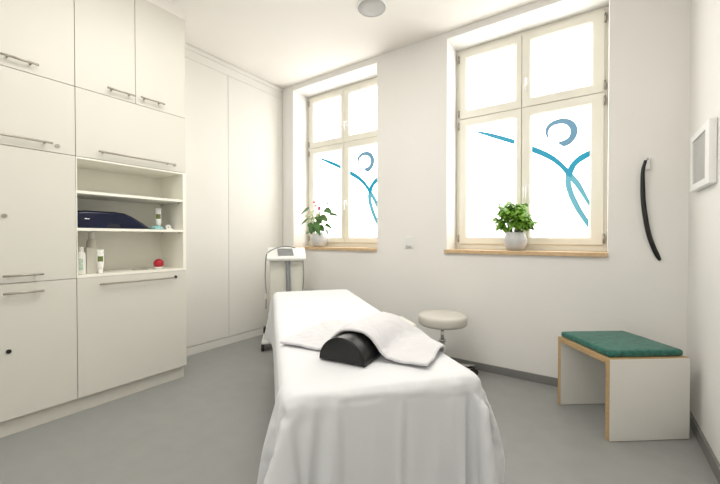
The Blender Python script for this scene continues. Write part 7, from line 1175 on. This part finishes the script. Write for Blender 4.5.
for k in range(46):
    a = rs.uniform(0, 2 * PI); el = rs.uniform(-.35, 1.0) * PI / 2; q = rs.uniform(.55, 1.0)
    tip = Vector((PX + .150 * q * math.cos(a) * math.cos(el), PY - .015 + .10 * q * math.sin(a) * math.cos(el), ZS + .285 + .150 * q * math.sin(el) * (1 if el > 0 else 1.25)))
    b0 = Vector((PX + .03 * math.cos(a), PY + .03 * math.sin(a), ZS + .115))
    mid = (b0 + tip) / 2 + Vector((0, 0, .03))
    tube(bs, [b0, mid, tip], [.0028, .0022, .0015], 6)
    for j in range(10):
        t = rs.uniform(.45, 1.0)
        p = b0.lerp(tip, t) + Vector((0, 0, .03 * (1 - abs(2 * t - 1))))
        aa = a + rs.uniform(-1.7, 1.7)
        dd = (math.cos(aa), math.sin(aa) * .8, rs.uniform(-.45, .6))
        l_ = rs.uniform(.038, .066)
        leaf(bl, p, dd, (rs.uniform(-.3, .3), -.5, 1), l_, l_ * .36, rs.uniform(.2, .8))
for v in bl.verts: v.co.y = min(v.co.y, YF - .012)
obj('stems', bs, 'stem', r); obj('foliage', bl, 'leaf', r)
PX, PY = -2.655, 3.05
r = thing('potted_plant', 'dark-leaved plant with a pink bloom in pale pot on the left window sill', 'plant', (PX, PY, ZS), group='potted plants on the window sills')
pot(r, PX, PY, ZS, 1.12)
rs = random.Random(5)
bs, bl, bb = B(), B(), B()
def leaf_to(bm, b0, b1, w, yo):
    p, t = Vector((PX + b0[0], PY + yo, ZS + b0[1])), Vector((PX + b1[0], PY + yo + rs.uniform(-.03, .01), ZS + b1[1]))
    root = Vector((PX + b0[0] * .12, PY + yo * .15, ZS + .125))
    tube(bs, [root, root.lerp(p, .55) + Vector((0, 0, .035)), p], [.003, .0025, .002], 6)
    leaf(bm, p, t - p + Vector((0, 0, .3 * (t - p).length * .5)), (rs.uniform(-.4, .4), -1.1, 1), (t - p).length, w, .15, heart=True, seg=8)
for b0, b1, w in (((-.118, .445), (-.250, .373), .036), ((-.136, .32), (-.268, .255), .030), ((.150, .420), (.262, .368), .040), ((.19, .37), (.315, .340), .020),
                  ((.06, .345), (.19, .285), .042), ((-.01, .295), (.075, .140), .040), ((-.10, .27), (-.02, .165), .032), ((-.145, .15), (-.09, .175), .020),
                  ((.13, .255), (.25, .200), .020), ((.14, .20), (.17, .13), .014), ((-.02, .36), (.05, .27), .040), ((.02, .24), (.10, .175), .036), ((-.06, .22), (-.06, .15), .034), ((-.07, .33), (-.16, .285), .028)):
    leaf_to(bl, b0, b1, w, -.05 + rs.uniform(-.03, .03))
for b0, b1, w in (((-.07, .34), (-.13, .365), .022), ((-.03, .38), (-.09, .345), .022), ((.03, .375), (.08, .345), .020), ((.10, .40), (.15, .425), .022), ((-.05, .31), (-.11, .29), .022), ((.0, .40), (-.05, .41), .016), ((.06, .38), (.12, .37), .018)):
    leaf_to(bb, b0, b1, w * 1.25, -.085)
for q in (bl, bb):
    for v in q.verts: v.co.y = min(v.co.y, YF - .012); v.co.x = max(v.co.x, OPEN[0][0] + .012)
small = ((-.03, .515), (.165, .487), (.0, .470))
for x, z in small:
    p = Vector((PX + x, PY - .04, ZS + z)); b0 = Vector((PX + x * .1, PY, ZS + .125))
    tube(bs, [b0, b0.lerp(p, .6) + Vector((0, 0, .02)), p], [.0022, .002, .0015], 6)
obj('stems', bs, 'stem', r); obj('foliage', bl, 'leaf2', r); o = obj('bracts', bb, 'leaf3', r); o['label'] = 'pale yellow-green bracts'
bm = B()
p = Vector((PX + .062, PY - .06, ZS + .440))
tube(bm, [(PX, PY, ZS + .13), (PX + .03, PY - .02, ZS + .30), p], [.003, .0025, .002], 6, mi=1)
for k in range(7):
    a = 2 * PI * k / 7; leaf(bm, p, (math.cos(a), -.35, math.sin(a)), (0, -1, .2), .032, .016, .1)
for x, z in small:
    for k in range(4):
        a = 2 * PI * k / 4 + .5; leaf(bm, (PX + x, PY - .04, ZS + z), (math.cos(a), -.3, math.sin(a) * .5), (0, -1, .3), .030, .009, .1)
obj('bloom', bm, ['pink', 'stem'], r)

# ------------------------------------------------------------------ things on the walls and the ceiling
bm = B(); pts = [(0.2636, 1.6075), (0.2500, 1.5411), (0.2491, 1.4495), (0.2535, 1.3346), (0.2665, 1.2203), (0.2848, 1.1169), (0.3117, 1.0268), (0.3411, 0.9564)]
pts = smoothpts(pts, 5)
rings = []
for i, (x, z) in enumerate(pts):
    t = i / (len(pts) - 1); x2, z2 = pts[min(i + 1, len(pts) - 1)]; x1_, z1_ = pts[max(i - 1, 0)]
    tn = Vector((x2 - x1_, 0, z2 - z1_)).normalized(); nn = Vector((tn.z, 0, -tn.x))
    w = (.008 + .005 * min(1, t * 3)) * (1 if t < .93 else 1 - .45 * (t - .93) / .07)
    yb = YW - .0045 - .026 * (1 - t) - .008 * math.sin(PI * t)
    rings.append([bm.verts.new(Vector((x, yb, z)) + nn * (w * c_) + Vector((0, dy, 0))) for c_, dy in ((-1, -.004), (-.6, -.008), (.6, -.008), (1, -.004), (1, .002), (.5, .004), (-.5, .004), (-1, .002))])
for a, b_ in zip(rings, rings[1:]):
    for k in range(8): bm.faces.new((a[k], a[(k + 1) % 8], b_[(k + 1) % 8], b_[k])).smooth = True
bm.faces.new(rings[0][::-1]); bm.faces.new(rings[-1]); bmesh.ops.recalc_face_normals(bm, faces=bm.faces)
tag(obj('shoehorn', bm, 'leather'), 'long black curved shoehorn hanging on the window wall', 'shoehorn')
r = thing('wall_hook', 'small steel hook plate holding the black shoehorn on the wall', 'hook', (.27, YW, 1.54))
bm = B(); box(bm, .262, .290, YW - .006, YW, 1.545, 1.622, .002); obj('plate', bm, 'chrome', r)
bm = B(); tube(bm, smoothpts([(.276, YW - .004, 1.614), (.274, YW - .03, 1.616), (0.2676, YW - .0335, 1.6115), (0.2626, YW - .034, 1.6045)], 5), .0055, 10); obj('peg', bm, 'chrome', r)

# picture on the right wall
r = thing('picture_frame', 'white framed grey picture hanging on the right wall', 'picture', (XR, 2.57, 1.36))
y0, y1, z0, z1 = 2.322, 2.715, 1.364, 1.676
t_ = .030; w_ = .058
bm = B()
wn, wf, wz = .075, .034, .036
box(bm, XR - t_, XR - .001, y0, y0 + wn, z0, z1, .003); box(bm, XR - t_, XR - .001, y1 - wf, y1, z0, z1, .003)
box(bm, XR - t_, XR - .001, y0 + wn, y1 - wf, z0, z0 + wz, .003); box(bm, XR - t_, XR - .001, y0 + wn, y1 - wf, z1 - wz, z1, .003)
obj('frame', bm, 'pic_fr', r)
bm = B(); box(bm, XR - .022, XR - .016, y0 + wn, y1 - wf, z0 + wz, z1 - wz); obj('print', bm, 'pic', r)

# socket plate
r = thing('wall_socket', 'white double socket plate on the wall between the windows', 'socket', (-1.445, YW, 1.0))
bm = B(); box(bm, -1.487, -1.403, YW - .009, YW, 1.005, 1.115, .003); obj('plate', bm, 'wplast', r)
bm = B(); box(bm, -1.478, -1.412, YW - .012, YW - .008, 1.052, 1.108, .002); obj('rocker', bm, 'wplast', r)
bm = B(); box(bm, -1.475, -1.415, YW - .013, YW - .008, 1.012, 1.030, .002); o = obj('slot', bm, 'speaker', r)

# ceiling speaker
r = thing('ceiling_speaker', 'round pale grey speaker grille flush in the ceiling', 'speaker', (-1.449, 2.285, ZC - .02))
bm = B(); lathe(bm, [(.108, -.001), (.108, -.008), (.04, -.011), (.002, -.011)], 48, (-1.449, 2.285, ZC)); obj('grille', bm, 'speaker', r)
bm = B(); n = 48; L_ = []
for rr, z in ((.108, -.001), (.108, -.011), (.112, -.012), (.119, -.006), (.120, -.001)):
    L_.append([bm.verts.new((-1.449 + rr * math.cos(2 * PI * k / n), 2.285 + rr * math.sin(2 * PI * k / n), ZC + z)) for k in range(n)])
for a, b_ in zip(L_, L_[1:]):
    for k in range(n): bm.faces.new((a[k], a[(k + 1) % n], b_[(k + 1) % n], b_[k])).smooth = True
bmesh.ops.recalc_face_normals(bm, faces=bm.faces)
obj('rim', bm, 'wplast', r)

# ------------------------------------------------------------------ light
def area(name, loc, rot, sx, sy, power, col=(1, 1, 1)):
    l = bpy.data.lights.new(name, 'AREA'); l.shape = 'RECTANGLE'; l.size = sx; l.size_y = sy; l.energy = power; l.color = col
    o = bpy.data.objects.new(name, l); C.objects.link(o); o.location = loc; o.rotation_euler = rot
    return o
area('ceiling_fill', (-1.25, 1.15, 2.87), (0, 0, 0), 1.3, 1.0, 32, (1, .965, .91))  # added overhead fill, out of view, boosts the window light
area('rear_fill', (-.9, -1.2, 1.9), (R(80), 0, R(8)), 1.8, 1.4, 20, (1, .97, .93))  # added fill behind the camera, brightens window frames and sheet front
w = bpy.data.worlds.new('daylight'); sc.world = w; w.use_nodes = True
bg = w.node_tree.nodes['Background']
sky = w.node_tree.nodes.new('ShaderNodeTexSky'); sky.sky_type = 'HOSEK_WILKIE'
w.node_tree.links.new(sky.outputs['Color'], bg.inputs['Color']); bg.inputs['Strength'].default_value = .6

# ------------------------------------------------------------------ camera
cam = bpy.data.cameras.new('camera'); co = bpy.data.objects.new('camera', cam); C.objects.link(co)
cam.sensor_width = 36; cam.lens = 346 * 36 / 720; cam.clip_start = .02
co.location = (0, 0, 1.1)
co.rotation_euler = (R(90 - .66), 0, math.atan(236 / 346))
sc.camera = co
sc.view_settings.view_transform = 'Standard'
sc.view_settings.look = 'None'
sc.view_settings.exposure = 0.05
